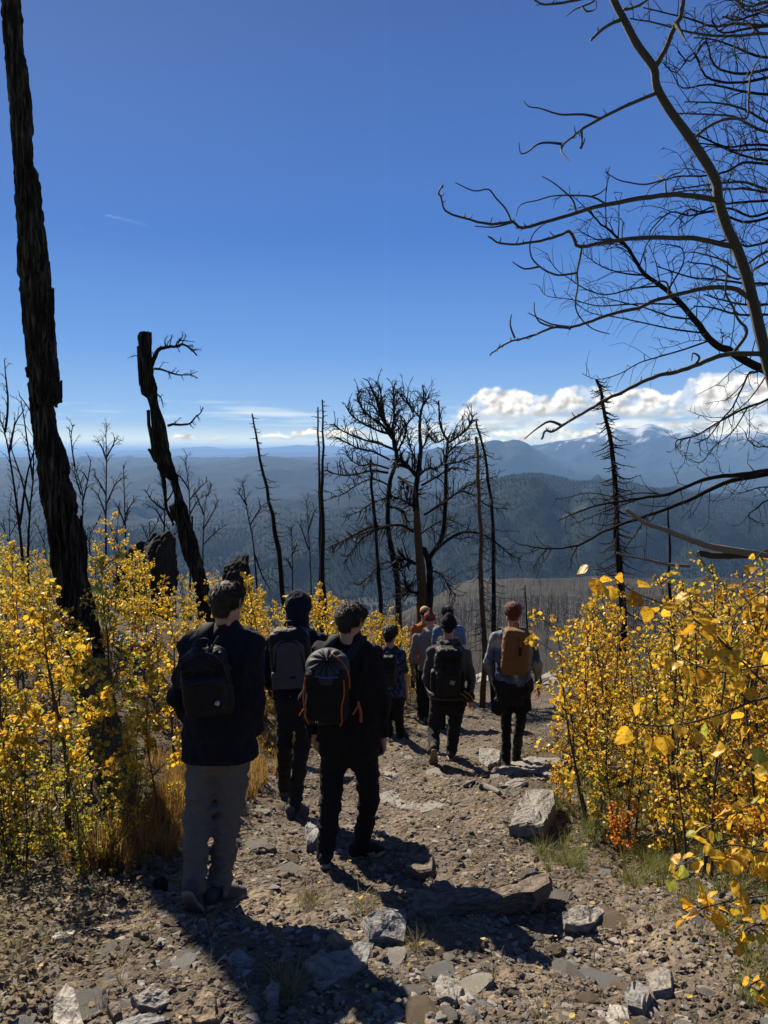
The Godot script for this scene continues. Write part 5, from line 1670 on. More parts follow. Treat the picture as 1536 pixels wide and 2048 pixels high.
func big_leaf(p: Vector3, along_: Vector3, face: Vector3, size: float, col: Color, r: RandomNumberGenerator) -> ArrayMesh:
	# a near leaf: cupped blade with a wavy rim, pale veins, darker margin and a few brown specks
	var m := mb(p, true, true)
	var s := along_.cross(face).normalized()
	var f := s.cross(along_).normalized()
	var base := col.srgb_to_linear()
	var cup := r.randf_range(-0.15, 0.45)
	var curl := r.randf_range(-0.35, 0.35)
	var ph := r.randf() * TAU
	var nu := 12
	var nv := 10
	for i in nu + 1:
		var t := float(i) / nu
		var half := 0.52 * pow(sin(PI * pow(t, 0.72)), 0.72) * (1.0 - 0.25 * t) + (0.0 if t < 0.98 else 0.0)
		for j in nv + 1:
			var w := 2.0 * j / nv - 1.0
			var rim := 1.0 + 0.05 * sin(t * 21.0 + ph) * absf(w)
			var pos := p + along_ * size * t + s * size * half * w * rim + f * size * (cup * half * absf(w) * 0.9 + curl * (t - 0.4) * (t - 0.4) + 0.03 * sin(t * 9.0 + w * 4.0 + ph))
			var vein := exp(-absf(w) * 14.0) + 0.55 * exp(-pow(absf(fmod(t * 5.5 - absf(w) * 1.6 + 10.0, 1.0) - 0.5) * 9.0, 2.0)) * (1.0 - absf(w))
			var spot := ss(0.28, 0.42, noise_c.get_noise_2d((t + ph) * 9.0, w * 5.0 + ph * 3.0))
			var c := base.lerp(base * 1.25 + Color(0.05, 0.05, 0.02), clampf(vein * 0.45, 0, 1))
			c = c.lerp(base * Color(0.72, 0.55, 0.5), ss(0.75, 1.0, absf(w)) * 0.55).lerp(Color(0.10, 0.05, 0.015), spot * 0.75)
			c = Color(clampf(c.r, 0, 1), clampf(c.g, 0, 1), clampf(c.b, 0, 1)).linear_to_srgb()
			m.vert(pos, f, c)
	for i in nu:
		for j in nv:
			var a := i * (nv + 1) + j
			m.quad(a, a + 1, a + nv + 2, a + nv + 1)
	for i in m.n.size(): m.n[i] *= 0.001
	for q in range(0, m.ix.size(), 3):
		var fn := (m.v[m.ix[q + 2]] - m.v[m.ix[q]]).cross(m.v[m.ix[q + 1]] - m.v[m.ix[q]])
		if fn.dot(f) < 0: fn = -fn
		for k in 3: m.n[m.ix[q + k]] += fn * 1e6
	for i in m.n.size(): m.n[i] = m.n[i].normalized()
	return m.build()

func rand_dir(r: RandomNumberGenerator) -> Vector3:
	return Vector3(r.randfn(), r.randfn(), r.randfn()).normalized()

func sapling(called: String, label: String, height: float, stems: int, n_leaves: int, leaf: float, hue: float, seed_: int, group: String, wide := 0.33, low := 0.12, single := 0, thick := 0.014) -> Node3D:
	# a young aspen: thin upright stems, slim rising branches, leaves that hang on stalks
	var r := RandomNumberGenerator.new()
	r.seed = seed_
	var t := thing(called, label, "sapling" if called.begins_with("aspen") else "shrub", Vector3.ZERO, group)
	t.set_meta("stem", called)
	var wood := mb()
	var spots := []
	for k in stems:
		var a := r.randf() * TAU
		var lean := r.randf_range(0.03, 0.18) * (1.0 if stems > 1 else 0.5)
		var h := height * (1.0 if k == 0 else r.randf_range(0.6, 0.95))
		var foot := Vector3(cos(a), 0, sin(a)) * (0.0 if k == 0 else r.randf_range(0.03, 0.16))
		var stem := bent(foot - Vector3(0, 0.06, 0), foot + Vector3(cos(a) * lean * h, h, sin(a) * lean * h), 0.0, 0.035 * h, 9, r)
		wood.tube(stem, thick * h / 1.8, 0.0025, 6, 0.05, seed_ + k)
		var nb := int(13 * h / 1.8) + 4
		for b in nb:
			var u := lerpf(low, 0.98, (b + r.randf()) / nb)
			var p := along(stem, u)
			var ba := b * 2.4 + r.randf_range(-0.5, 0.5)
			var l := h * wide * (1.1 - 0.75 * u) * r.randf_range(0.5, 1.15)
			var e := Vector3(cos(ba), r.randf_range(0.45, 1.1), sin(ba)).normalized() * l
			var br := bent(p, p + e, -0.05 * l, 0.06 * l, 5, r)
			wood.tube(br, 0.0042 * h / 1.8 + 0.001, 0.0015, 4)
			spots.append([br, 0.15, l])
			for q in 2:
				var v := r.randf_range(0.3, 0.8)
				var p2 := along(br, v)
				var e2 := (e.normalized() + rand_dir(r) * 0.8).normalized() * l * r.randf_range(0.25, 0.5)
				var b2 := bent(p2, p2 + e2, 0.0, 0.03 * l, 3, r)
				wood.tube(b2, 0.0022, 0.0012, 3)
				spots.append([b2, 0.1, l * 0.4])
		spots.append([stem.slice(5), 0.2, h * 0.4])
	put(t, "trunk", wood.build(), mats["sapling_bark"])
	var total := 0.0
	for q in spots: total += q[2]
	var lf := mb(Vector3.ZERO, true, false)
	var alone := 0
	for q in spots:
		var cnt := int(round(n_leaves * q[2] / total + r.randf_range(-0.4, 0.4)))
		for k in cnt:
			var u: float = lerpf(q[1], 1.0, sqrt(r.randf()))
			var p: Vector3 = along(q[0], u) + rand_dir(r) * leaf * r.randf_range(0.3, 1.0)
			var dir := (rand_dir(r) + Vector3(0, -0.55, 0)).normalized()
			var s := leaf * r.randf_range(0.6, 1.15)
			var tone := leaf_tone(r, hue)
			if alone < single and r.randf() < 0.9 * single / n_leaves:
				var one := mb(p, true, false)
				leaf_shape(one, p, dir, rand_dir(r), s, tone, r.randf_range(0.1, 0.4))
				put(t, "leaf", one.build(), leaf_mat, p)
				alone += 1
			else:
				leaf_shape(lf, p, dir, rand_dir(r), s, tone, r.randf_range(0.0, 0.45), leaf > 0.03)
	tag(put(t, "leaves", lf.build(), leaf_mat), "", "", "", "stuff")
	return t

func edge_left(d: float) -> float:
	# where the brush begins on the left of the trail
	return -1.85 + 0.5 * ss(4.5, 8.0, d) + 0.55 * ss(8.0, 12.5, d) + 1.2 * ss(12.0, 17.0, d) + 1.0 * ss(17.0, 24.0, d)

func left_place(p: Vector3) -> String:
	var px := p.x / -p.z * F + 768.0
	if p.z > -7.6: return "young yellow aspen in the front of the left thicket, nearest the viewer"
	if px < 60.0: return "young yellow aspen at the far left edge, left of the tall charred trunk"
	if px < 190.0: return "young yellow aspen round the foot of the tall charred trunk"
	if px < 330.0: return "young yellow aspen in the thicket between the two charred trunks"
	if px < 480.0: return "young yellow aspen below the broken snag, behind the nearest walker"
	if px < 640.0: return "young yellow aspen behind the hooded walker, below the leaning pine"
	return "young yellow aspen in the low yellow band below the big burnt pines"

func right_place(p: Vector3) -> String:
	var px := p.x / -p.z * F + 768.0
	if p.z > -5.6: return "young golden aspen in the front of the right thicket, nearest the viewer"
	if px < 1230.0: return "young golden aspen on the trail side of the right thicket"
	if px < 1400.0: return "young golden aspen in the middle of the right thicket, below the crooked conifer"
	return "young golden aspen at the right end of the right thicket, below the fallen limb"

func make_brush() -> void:
	var r := RandomNumberGenerator.new()
	r.seed = 23
	var gl := "young aspens in the thicket left of the trail"
	var gr := "young aspens in the thicket right of the trail"
	var kinds := []
	for i in 8:
		kinds.append(sapling("aspen_sapling", "young yellow leaved aspen among many in the thicket left of the trail", 1.7, 1 + i % 3, 1050 + 100 * (i % 3), 0.030, [0.45, 0.6, 0.3, 0.75, 0.5, 0.08, 0.55, 0.65][i], 500 + i, gl))
	var used := []
	for k in kinds: used.append(false)
	var spots := []
	# left thicket: [d, how far left of the edge, height]
	var guard := 0
	while spots.size() < 125 and guard < 4000:
		guard += 1
		var d := 4.9 + 18.0 * pow(r.randf(), 1.25)
		var x := edge_left(d) - 0.1 - r.randf() * (0.62 * d + 0.5 - 1.0)
		if x < -0.66 * d - 0.6: continue
		if d < 7.6 and x > -0.372 * d: continue
		if d < 9.5 and x > -0.30 * d and r.randf() < 0.6: continue
		var p := Vector3(x, gh(x, -d), -d)
		# open pockets: rocks, dark ground and grass show there
		if Vector2(x + 2.35, d - 7.3).length() < 0.75 or Vector2(x + 1.75, d - 5.6).length() < 0.6: continue
		var ok := true
		for q in spots:
			if q[0].distance_to(p) < 0.30 + 0.012 * d: ok = false
		if not ok: continue
		# the tops follow the outline of the brush in the photograph
		var px := x / d * F + 768.0
		var line: float = crest_at([[-400, 1030], [0, 1040], [60, 1052], [110, 1120], [150, 1090], [180, 1040], [215, 1026], [250, 1085], [300, 1108], [360, 1118], [420, 1140], [470, 1142], [520, 1160], [570, 1182], [610, 1164], [680, 1188], [740, 1208], [800, 1240], [900, 1260]], px)
		var top := at(px, line + 5.0 + (240.0 if d < 9.0 else 130.0) * pow(r.randf(), 1.3), d).y
		var h := clampf(top - p.y, 0.6, 2.3)
		spots.append([p, h])
	# the yellow band goes on behind the walkers to the middle of the picture
	guard = 0
	var band := 0
	while band < 46 and guard < 3000:
		guard += 1
		var px := r.randf_range(430, 860)
		var d := lerpf(11.0, 16.5, r.randf()) + 4.0 * ss(600, 860, px)
		var line: float = crest_at([[420, 1150], [470, 1146], [520, 1160], [570, 1184], [610, 1166], [680, 1190], [740, 1208], [800, 1240], [870, 1265]], px)
		var x := (px - 768.0) / F * d
		var p := Vector3(x, gh(x, -d), -d)
		var ok := true
		for q in spots:
			if q[0].distance_to(p) < 0.4: ok = false
		if not ok: continue
		var h := at(px, line + r.randf_range(0, 55), d).y - p.y
		if h < 0.5 or h > 2.9: continue
		spots.append([p, h])
		band += 1
	for q in spots:
		var k := r.randi() % 8
		var s: float = q[1] / 1.7
		var where: String = left_place(q[0])
		if used[k]: copy(kinds[k], q[0], r.randf() * TAU, s, where, where.replace("young yellow aspen", "young aspens"))
		else:
			used[k] = true
			kinds[k].position = q[0]
			kinds[k].scale = Vector3.ONE * s
			tag(kinds[k], where, "sapling", where.replace("young yellow aspen", "young aspens"))
	# saplings on the left that stand out, close to the trail
	var hero := sapling("aspen_sapling", "nearest tall aspen sapling on the left with a clear slanting brown trunk", 1.9, 1, 1150, 0.042, 0.55, 601, "", 0.34, 0.22, 260, 0.021)
	var hp := gp(118, 1560)
	hp = Vector3(-2.32, gh(-2.32, -5.2), -5.2)
	hero.position = hp
	hero.rotation = Vector3(0.04, 2.0, 0.13)
	hero = sapling("aspen_sapling", "slim aspen sapling with bright yellow leaves beside the first walker's left arm", 1.35, 1, 520, 0.036, 0.5, 602, "", 0.3, 0.35, 160, 0.010)
	hero.position = Vector3(-1.72, gh(-1.72, -5.4), -5.4)
	hero = sapling("aspen_sapling", "aspen sapling half hidden behind the first walker's left shoulder", 1.7, 2, 700, 0.036, 0.6, 603, "", 0.3, 0.2, 120)
	hero.position = Vector3(-1.95, gh(-1.95, -6.6), -6.6)
	# low brush in front of the left thicket
	var low := []
	for i in 4: low.append(sapling("low_shrub", "low shrub with small yellow green leaves at the foot of the left thicket", 0.62, 4, 620, 0.021, [0.1, 0.35, 0.5, 0.05][i], 620 + i, "low shrubs left of the trail", 0.5, 0.05))
	var lowspots := [[-2.05, 4.75, 1.15], [-1.85, 4.95, 0.9], [-2.5, 4.7, 1.25], [-2.3, 5.0, 1.2], [-2.75, 5.1, 1.2], [-1.6, 5.6, 0.7], [-2.9, 5.6, 1.2], [-2.0, 5.5, 1.0], [-3.1, 4.9, 1.1], [-1.55, 6.4, 0.7], [-1.8, 6.9, 0.8], [-2.6, 6.2, 0.9], [-2.2, 6.0, 0.8], [-3.4, 5.7, 1.2], [-1.4, 7.8, 0.6], [-1.9, 4.55, 0.7], [-2.35, 4.45, 0.8], [-2.8, 4.5, 0.9], [-1.3, 8.8, 0.6], [-1.2, 9.8, 0.6], [-0.95, 11.0, 0.6]]
	for i in lowspots.size():
		var q: Array = lowspots[i]
		var p := Vector3(q[0], gh(q[0], -q[1]), -q[1])
		if i < 4:
			low[i].position = p
			low[i].scale = Vector3.ONE * q[2]
		else: copy(low[i % 4], p, r.randf() * TAU, q[2])
	# right thicket: many thin upright stems
	var right := []
	for i in 6:
		right.append(sapling("aspen_sapling", "young aspen with golden leaves in the thicket right of the trail", 1.8, 2 + i % 3, [780, 900, 560, 820, 700, 620][i], 0.035, [0.6, 0.78, 0.5, 0.7, 0.9, 0.4][i], 540 + i, gr, 0.28, 0.14))
	var rs := []
	guard = 0
	while rs.size() < 54 and guard < 4000:
		guard += 1
		var d := 4.3 + 6.2 * pow(r.randf(), 1.1)
		var lo := 1.72 + 0.16 * maxf(0.0, d - 5.5)
		var x := lo + r.randf() * maxf(0.4, 0.60 * d - lo + 0.3)
		if d < 5.4 and x < 2.0: continue
		var p := Vector3(x, gh(x, -d), -d)
		var ok := true
		for q in rs:
			if q[0].distance_to(p) < 0.30: ok = false
		if not ok: continue
		var px := x / d * F + 768.0
		var line := crest_at([[1060, 1290], [1090, 1250], [1130, 1190], [1170, 1145], [1220, 1170], [1280, 1180], [1350, 1150], [1400, 1110], [1450, 1095], [1490, 1060], [1536, 1060]], px)
		var top := at(px, line + 230.0 * pow(r.randf(), 1.3), d).y
		rs.append([p, clampf(top - p.y, 0.7, 2.2)])
	for i in rs.size():
		var s: float = rs[i][1] / 1.8
		var where: String = right_place(rs[i][0])
		if i < 6:
			right[i].position = rs[i][0]
			right[i].scale = Vector3.ONE * s
			tag(right[i], where, "sapling", where.replace("young golden aspen", "young aspens"))
		else: copy(right[i % 6], rs[i][0], r.randf() * TAU, s, where, where.replace("young golden aspen", "young aspens"))
	hero = sapling("aspen_sapling", "aspen sapling whose leafy top reaches out towards the redhead's arm", 1.7, 2, 620, 0.038, 0.65, 651, "", 0.34, 0.2, 150)
	hero.position = Vector3(1.66, gh(1.66, -5.7), -5.7)
	hero.rotation = Vector3(0, 0.4, 0.17)
	# small shrubs in autumn red and orange
	var red := sapling("orange_shrub", "small orange red shrub at the right edge of the trail", 0.42, 5, 460, 0.024, 1.35, 661, "", 0.5, 0.05)
	recolor(red, Color(0.62, 0.20, 0.03))
	var rp := gp(1262, 1712)
	red.position = rp
	var red2 := sapling("orange_shrub", "spreading orange gold shrub under the big leaves on the right", 0.6, 5, 640, 0.026, 1.2, 662, "", 0.5, 0.05)
	recolor(red2, Color(0.66, 0.30, 0.03))
	red2.position = Vector3(2.15, gh(2.15, -4.3), -4.3)
	var lowr := []
	for i in 3:
		lowr.append(sapling("low_shrub", "low yellow leaved shrub at the foot of the right thicket", 0.6, 4, 520, 0.026, [0.3, 0.6, 0.9][i], 670 + i, "low shrubs right of the trail", 0.5, 0.05))
	var ls := [[1.75, 5.6, 1.1], [1.95, 5.0, 1.0], [1.55, 6.1, 0.8], [2.3, 4.8, 1.2], [2.55, 4.2, 1.0], [2.2, 5.5, 1.1], [1.9, 6.6, 0.9], [2.7, 5.2, 1.2], [2.45, 3.7, 0.9], [2.8, 4.6, 1.2], [2.0, 7.4, 1.0], [2.3, 8.2, 1.0], [3.1, 5.8, 1.2], [2.75, 9.2, 1.0], [3.0, 10.2, 1.0]]
	for i in ls.size():
		var p := Vector3(ls[i][0], gh(ls[i][0], -ls[i][1]), -ls[i][1])
		if i < 3:
			lowr[i].position = p
			lowr[i].scale = Vector3.ONE * ls[i][2]
		else: copy(lowr[i % 3], p, r.randf() * TAU, ls[i][2])
	near_branches(r)
	grasses(r)

func recolor(t: Node3D, c: Color) -> void:
	var o: MeshInstance3D = t.get_node("leaves")
	var r := RandomNumberGenerator.new()
	r.seed = 3
	var a := o.mesh.surface_get_arrays(0)
	var cols: PackedColorArray = a[Mesh.ARRAY_COLOR]
	var last := Color()
	var now := Color()
	for i in cols.size():
		if cols[i] != last:
			last = cols[i]
			now = (c * r.randf_range(0.6, 1.15)).lerp(Color(0.7, 0.4, 0.03), r.randf() * 0.35).linear_to_srgb()
			now.a = 1.0
		cols[i] = now
	a[Mesh.ARRAY_COLOR] = cols
	var m := ArrayMesh.new()
	m.add_surface_from_arrays(Mesh.PRIMITIVE_TRIANGLES, a)
	o.mesh = m

func near_branches(r: RandomNumberGenerator) -> void:
	# the close aspen at the right edge: its leafy shoots hang into view, each leaf a piece of its own
	var foot := Vector3(1.55, 0, -1.9)
	foot.y = gh(foot.x, foot.z)
	var t := thing("aspen_sapling", "closest aspen, its large golden leaves reaching in from the right edge", "sapling", foot)
	var trunk := PackedVector3Array([foot - Vector3(0, 0.05, 0), foot + Vector3(0.02, 0.5, -0.02), foot + Vector3(-0.02, 1.0, 0.02), foot + Vector3(0.02, 1.6, -0.03), foot + Vector3(0.0, 2.0, 0.0)])
	var m := mb(foot)
	m.tube(smooth_line(trunk, 4), 0.017, 0.004, 9, 0.05, 2)
	put(t, "trunk", m.build(), mats["sapling_bark"])
	var shoots := [
		# [traced line, distance at the stem, nearer by, leaves, leaf size]
		[[[1640, 1420], [1536, 1370], [1480, 1318], [1430, 1270], [1380, 1235], [1320, 1205], [1260, 1180], [1190, 1125]], 1.85, -0.1, 34, 0.046],
		[[[1640, 1330], [1536, 1330], [1450, 1345], [1390, 1330], [1340, 1300]], 1.9, 0.0, 16, 0.046],
		[[[1640, 1400], [1536, 1395], [1450, 1425], [1380, 1445], [1320, 1452], [1260, 1445]], 1.75, 0.05, 22, 0.046],
		[[[1640, 1480], [1536, 1500], [1500, 1520], [1470, 1500]], 1.8, 0.1, 12, 0.044],
		[[[1640, 1720], [1536, 1705], [1460, 1690], [1400, 1710], [1350, 1740]], 1.9, 0.0, 24, 0.04],
		[[[1640, 1770], [1536, 1790], [1470, 1800], [1410, 1815], [1390, 1830]], 1.85, 0.0, 30, 0.04],
		[[[1640, 1830], [1560, 1850], [1510, 1850], [1480, 1870]], 1.8, 0.0, 20, 0.038],
		[[[1640, 1960], [1560, 1955], [1520, 1960], [1495, 1975]], 1.75, 0.0, 11, 0.04],
		[[[1640, 1560], [1560, 1600], [1500, 1610], [1440, 1640], [1400, 1660]], 2.1, 0.0, 34, 0.036],
		[[[1640, 1640], [1570, 1650], [1520, 1690], [1480, 1720]], 2.0, 0.0, 26, 0.036],
		[[[1640, 1180], [1560, 1170], [1500, 1200], [1460, 1240]], 2.2, 0.0, 16, 0.04],
		[[[1640, 1100], [1580, 1090], [1530, 1100], [1500, 1130]], 2.4, 0.0, 12, 0.04]]
	for q in shoots:
		var line := smooth_line(path_px(q[0], q[1], q[2]), 4)
		# joined to the stem
		var joint := along(trunk, clampf((line[0].y - 0.15 - foot.y) / 2.0, 0.05, 1.0))
		line.insert(0, joint)
		var w := mb(foot)
		w.tube(line, 0.0045, 0.0016, 6, 0.05, 3)
		for k in q[3]:
			var u := lerpf(0.22, 1.0, (k + r.randf() * 0.8) / q[3])
			var p := along(line, u)
			var stalk := (rand_dir(r) + Vector3(0, -0.2, 0)).normalized() * r.randf_range(0.015, 0.04)
			var lp := p + stalk
			var c := leaf_tone(r, r.randf_range(0.5, 0.9))
			c = c.lerp(Color(0.70, 0.40, 0.03).linear_to_srgb(), 0.45)
			if r.randf() < 0.10: c = Color(0.34, 0.36, 0.06).linear_to_srgb()
			w.tube(PackedVector3Array([p, (p + lp) * 0.5 + Vector3(0, 0.002, 0), lp]), 0.0009, 0.0007, 4)
			put(t, "leaf", big_leaf(lp, (stalk.normalized() + Vector3(0, -0.5, 0)).normalized(), rand_dir(r) + Vector3(0, 0.2, 0.4), q[4] * r.randf_range(0.55, 1.15), c, r), leaf_mat, lp - foot)
		put(t, "branch", w.build(), mats["sapling_bark"])
	# one leaf close by at the very edge of the picture
	var edge := at(1530, 1585, 0.62)
	var w2 := mb(foot)
	w2.tube(smooth_line(PackedVector3Array([along(trunk, 0.62), Vector3(0.95, 1.05, -1.0), Vector3(0.5, 1.28, -0.66), edge + Vector3(0.035, 0.02, -0.0)]), 5), 0.0045, 0.0014, 6)
	put(t, "branch", w2.build(), mats["sapling_bark"])
	var big := mb(edge, true, false)
	leaf_shape(big, edge + Vector3(0.02, 0.02, 0), Vector3(-0.15, -1, 0.05).normalized(), Vector3(0.5, 0.1, 1).normalized(), 0.042, Color(0.14, 0.13, 0.025).linear_to_srgb(), 0.2)
	put(t, "leaf", big.build(), leaf_mat, edge - foot)

func tuft(r: RandomNumberGenerator, blades: int, h: float, spread: float, c0: Color, c1: Color) -> ArrayMesh:
	var m := mb(Vector3.ZERO, true, false)
	for i in blades:
		var a := r.randf() * TAU
		var foot := Vector3(cos(a), 0, sin(a)) * spread * 0.3 * r.randf()
		var out := Vector3(cos(a + r.randf_range(-0.8, 0.8)), 0, sin(a + r.randf_range(-0.8, 0.8)))
		var l := h * r.randf_range(0.45, 1.1)
		var side := out.cross(Vector3.UP).normalized() * r.randf_range(0.0011, 0.0024) * (1.0 + h * 2.0)
		var c := (c0.lerp(c1, r.randf()) * r.randf_range(0.7, 1.1)).linear_to_srgb()
		c.a = 1.0
		var bend := spread * r.randf_range(0.2, 1.3)
		var prev := -1
		for k in 4:
			var u := k / 3.0
			var p := foot + Vector3.UP * l * u * (1.0 - 0.18 * u) + out * bend * u * u
			var w := 1.0 - u * 0.85
			var q := m.vert(p - side * w, out, c)
			m.vert(p + side * w, out, c)
			if prev >= 0: m.quad(prev, prev + 1, q + 1, q)
			prev = q
	return m.build()

func scatter(called: String, label: String, meshes: Array, places: Array, m: Material) -> void:
	for i in meshes.size():
		var mm := MultiMesh.new()
		mm.transform_format = MultiMesh.TRANSFORM_3D
		mm.mesh = meshes[i]
		var mine := []
		for k in range(i, places.size(), meshes.size()): mine.append(places[k])
		mm.instance_count = mine.size()
		for k in mine.size(): mm.set_instance_transform(k, mine[k])
		var o := MultiMeshInstance3D.new()
		o.name = numbered(called)
		o.multimesh = mm
		o.material_override = m
		add_child(o)
		tag(o, label, called.replace("_", " "), "", "stuff")

func grasses(r: RandomNumberGenerator) -> void:
	var places := []
	# tall rusty grass at the foot of the left thicket
	for i in 150:
		var d := 4.6 + 2.6 * r.randf()
		var x := -1.35 - 0.75 * r.randf() + 0.12 * (d - 5)
		places.append(Transform3D(Basis(Vector3.UP, r.randf() * TAU).scaled(Vector3.ONE * r.randf_range(0.7, 1.35)), Vector3(x, gh(x, -d), -d)))
	for i in 160:
		var d := 6.0 + 9.0 * r.randf()
		var x := edge_left(d) + 0.15 - 1.6 * r.randf()
		places.append(Transform3D(Basis(Vector3.UP, r.randf() * TAU).scaled(Vector3.ONE * r.randf_range(0.5, 1.1)), Vector3(x, gh(x, -d), -d)))
	var rust := []
	for i in 3: rust.append(tuft(r, 46, 0.34, 0.12, Color(0.24, 0.12, 0.04), Color(0.36, 0.24, 0.07)))
	scatter("dry_grass", "tall dry rusty grass along the left side of the trail", rust, places, blade_mat)
	# green grass on the right, thin dry grass everywhere
	places = []
	for i in 900:
		var d := 2.6 + 5.0 * r.randf()
		var x := 1.45 + 1.4 * r.randf() + 0.06 * (d - 3)
		if noise_c.get_noise_2d(x * 2.2, d * 2.2) < -0.08: continue
		places.append(Transform3D(Basis(Vector3.UP, r.randf() * TAU).scaled(Vector3.ONE * r.randf_range(0.5, 1.3)), Vector3(x, gh(x, -d), -d)))
	for q in [[1.5, 6.2], [1.45, 5.9], [1.6, 5.5], [1.3, 5.1], [1.35, 4.95], [1.2, 4.75]]:
		for k in 10:
			var x: float = q[0] + r.randfn() * 0.1
			var d: float = q[1] + r.randfn() * 0.12
			places.append(Transform3D(Basis(Vector3.UP, r.randf() * TAU).scaled(Vector3.ONE * r.randf_range(0.6, 1.2)), Vector3(x, gh(x, -d), -d)))
	var green := []
	for i in 3: green.append(tuft(r, 34, 0.155, 0.10, Color(0.09, 0.125, 0.03), Color(0.22, 0.20, 0.07)))
	scatter("green_grass", "short green and yellowing grass on the right side of the trail", green, places, blade_mat)
	# grey green herbs and dry stems at the foot of the left brush
	places = []
	for i in 210:
		var d := 3.2 + 2.2 * r.randf()
		var x := -1.25 - 0.18 * (d - 3.2) - 1.5 * r.randf()
		if noise_c.get_noise_2d(x * 2.4 + 9.0, d * 2.4) < -0.1: continue
		places.append(Transform3D(Basis(Vector3.UP, r.randf() * TAU).scaled(Vector3.ONE * r.randf_range(0.5, 1.3)), Vector3(x, gh(x, -d) + 0.01, -d)))
	var herbs := []
	for i in 4:
		var m := mb(Vector3.ZERO, true, false)
		for k in 26:
			var a := r.randf() * TAU
			var up := r.randf_range(0.01, 0.11)
			var c := Color(0.062, 0.060, 0.036).lerp(Color(0.20, 0.165, 0.095), r.randf()).linear_to_srgb()
			leaf_shape(m, Vector3(cos(a) * 0.07 * r.randf(), up, sin(a) * 0.07 * r.randf()), Vector3(cos(a), r.randf_range(-0.1, 0.8), sin(a)).normalized(), Vector3(r.randfn() * 0.4, 1, r.randfn() * 0.4), r.randf_range(0.010, 0.024), c, 0.3, false)
		herbs.append(m.build())
	scatter("ground_herbs", "low grey green herbs and dead leaves at the foot of the left brush", herbs, places, blade_mat)
	places = []
	for i in 900:
		var d := 2.3 + 9.0 * pow(r.randf(), 1.4)
		var x := r.randf_range(-0.6, 0.6) * d
		var off := absf(x - trail_x(d)) / trail_w(d)
		if off < 0.5 and r.randf() < 0.75: continue
		if noise_c.get_noise_2d(x * 1.6 + 5.0, d * 1.6) < 0.02: continue
		places.append(Transform3D(Basis(Vector3.UP, r.randf() * TAU).scaled(Vector3.ONE * r.randf_range(0.4, 1.2)), Vector3(x, gh(x, -d), -d)))
	for q in [gp(612, 1800), gp(625, 1812), gp(745, 1805), gp(840, 1895), gp(858, 1880), gp(560, 1955), gp(572, 2010), gp(735, 1835), gp(590, 1985), gp(580, 1990)]:
		for k in 5:
			var p: Vector3 = q + Vector3(r.randfn() * 0.03, 0, r.randfn() * 0.03)
			places.append(Transform3D(Basis(Vector3.UP, r.randf() * TAU).scaled(Vector3.ONE * r.randf_range(0.6, 1.3)), Vector3(p.x, gh(p.x, p.z), p.z)))
	var dry := []
	for i in 4: dry.append(tuft(r, 22, 0.085, 0.09, Color(0.13, 0.115, 0.05), Color(0.27, 0.22, 0.12)))
	scatter("short_grass", "thin dry grass tufts scattered over the trail and its edges", dry, places, blade_mat)
	# leaf litter: curled dead leaves at the foot of the left brush, fallen yellow leaves on the right
	places = []
	var brown := []
	for i in 4:
		var m := mb(Vector3.ZERO, true, false)
		for k in 5:
			var c := Color(0.10, 0.07, 0.035).lerp(Color(0.24, 0.20, 0.13), r.randf()).linear_to_srgb()
			leaf_shape(m, Vector3(r.randfn() * 0.035, r.randf() * 0.015, r.randfn() * 0.035), Vector3(r.randfn(), 0.15, r.randfn()).normalized(), Vector3(r.randfn() * 0.5, 1, r.randfn() * 0.5), r.randf_range(0.012, 0.028), c, 0.6, false)
		brown.append(m.build())
	for i in 6500:
		var d := 2.4 + 8.5 * pow(r.randf(), 1.5)
		var x := r.randf_range(-0.65, 0.65) * d
		var off := absf(x - trail_x(d)) / trail_w(d)
		if off < 0.72 + 0.35 * r.randf(): continue
		places.append(Transform3D(Basis.from_euler(Vector3(r.randf_range(-0.3, 0.3), r.randf() * TAU, r.randf_range(-0.3, 0.3))).scaled(Vector3.ONE * r.randf_range(0.7, 1.5)), Vector3(x, gh(x, -d) + 0.02, -d)))
	scatter("leaf_litter", "curled brown leaf litter and bark bits beside the trail", brown, places, blade_mat)
	places = []
	var gold := []
	for i in 3:
		var m := mb(Vector3.ZERO, true, false)
		leaf_shape(m, Vector3.ZERO, Vector3(1, 0.1, 0), Vector3(0.2, 1, 0.1), 0.03, Color(0.62, 0.45, 0.10).linear_to_srgb() if i else Color(0.55, 0.42, 0.2).linear_to_srgb(), 0.3, false)
		gold.append(m.build())
	for i in 190:
		var d := 2.4 + 7.0 * pow(r.randf(), 1.2)
		var x := r.randf_range(-0.1, 0.62) * d if r.randf() < 0.75 else r.randf_range(-0.6, 0.1) * d
		places.append(Transform3D(Basis.from_euler(Vector3(r.randf_range(-0.4, 0.4), r.randf() * TAU, r.randf_range(-0.4, 0.4))).scaled(Vector3.ONE * r.randf_range(0.5, 1.1)), Vector3(x, gh(x, -d) + 0.025, -d)))
	scatter("fallen_leaves", "fallen yellow aspen leaves lying on the stony ground", gold, places, leaf_mat)

# ---------------------------------------------------------------- walkers
var cloth_noise := FastNoiseLite.new()

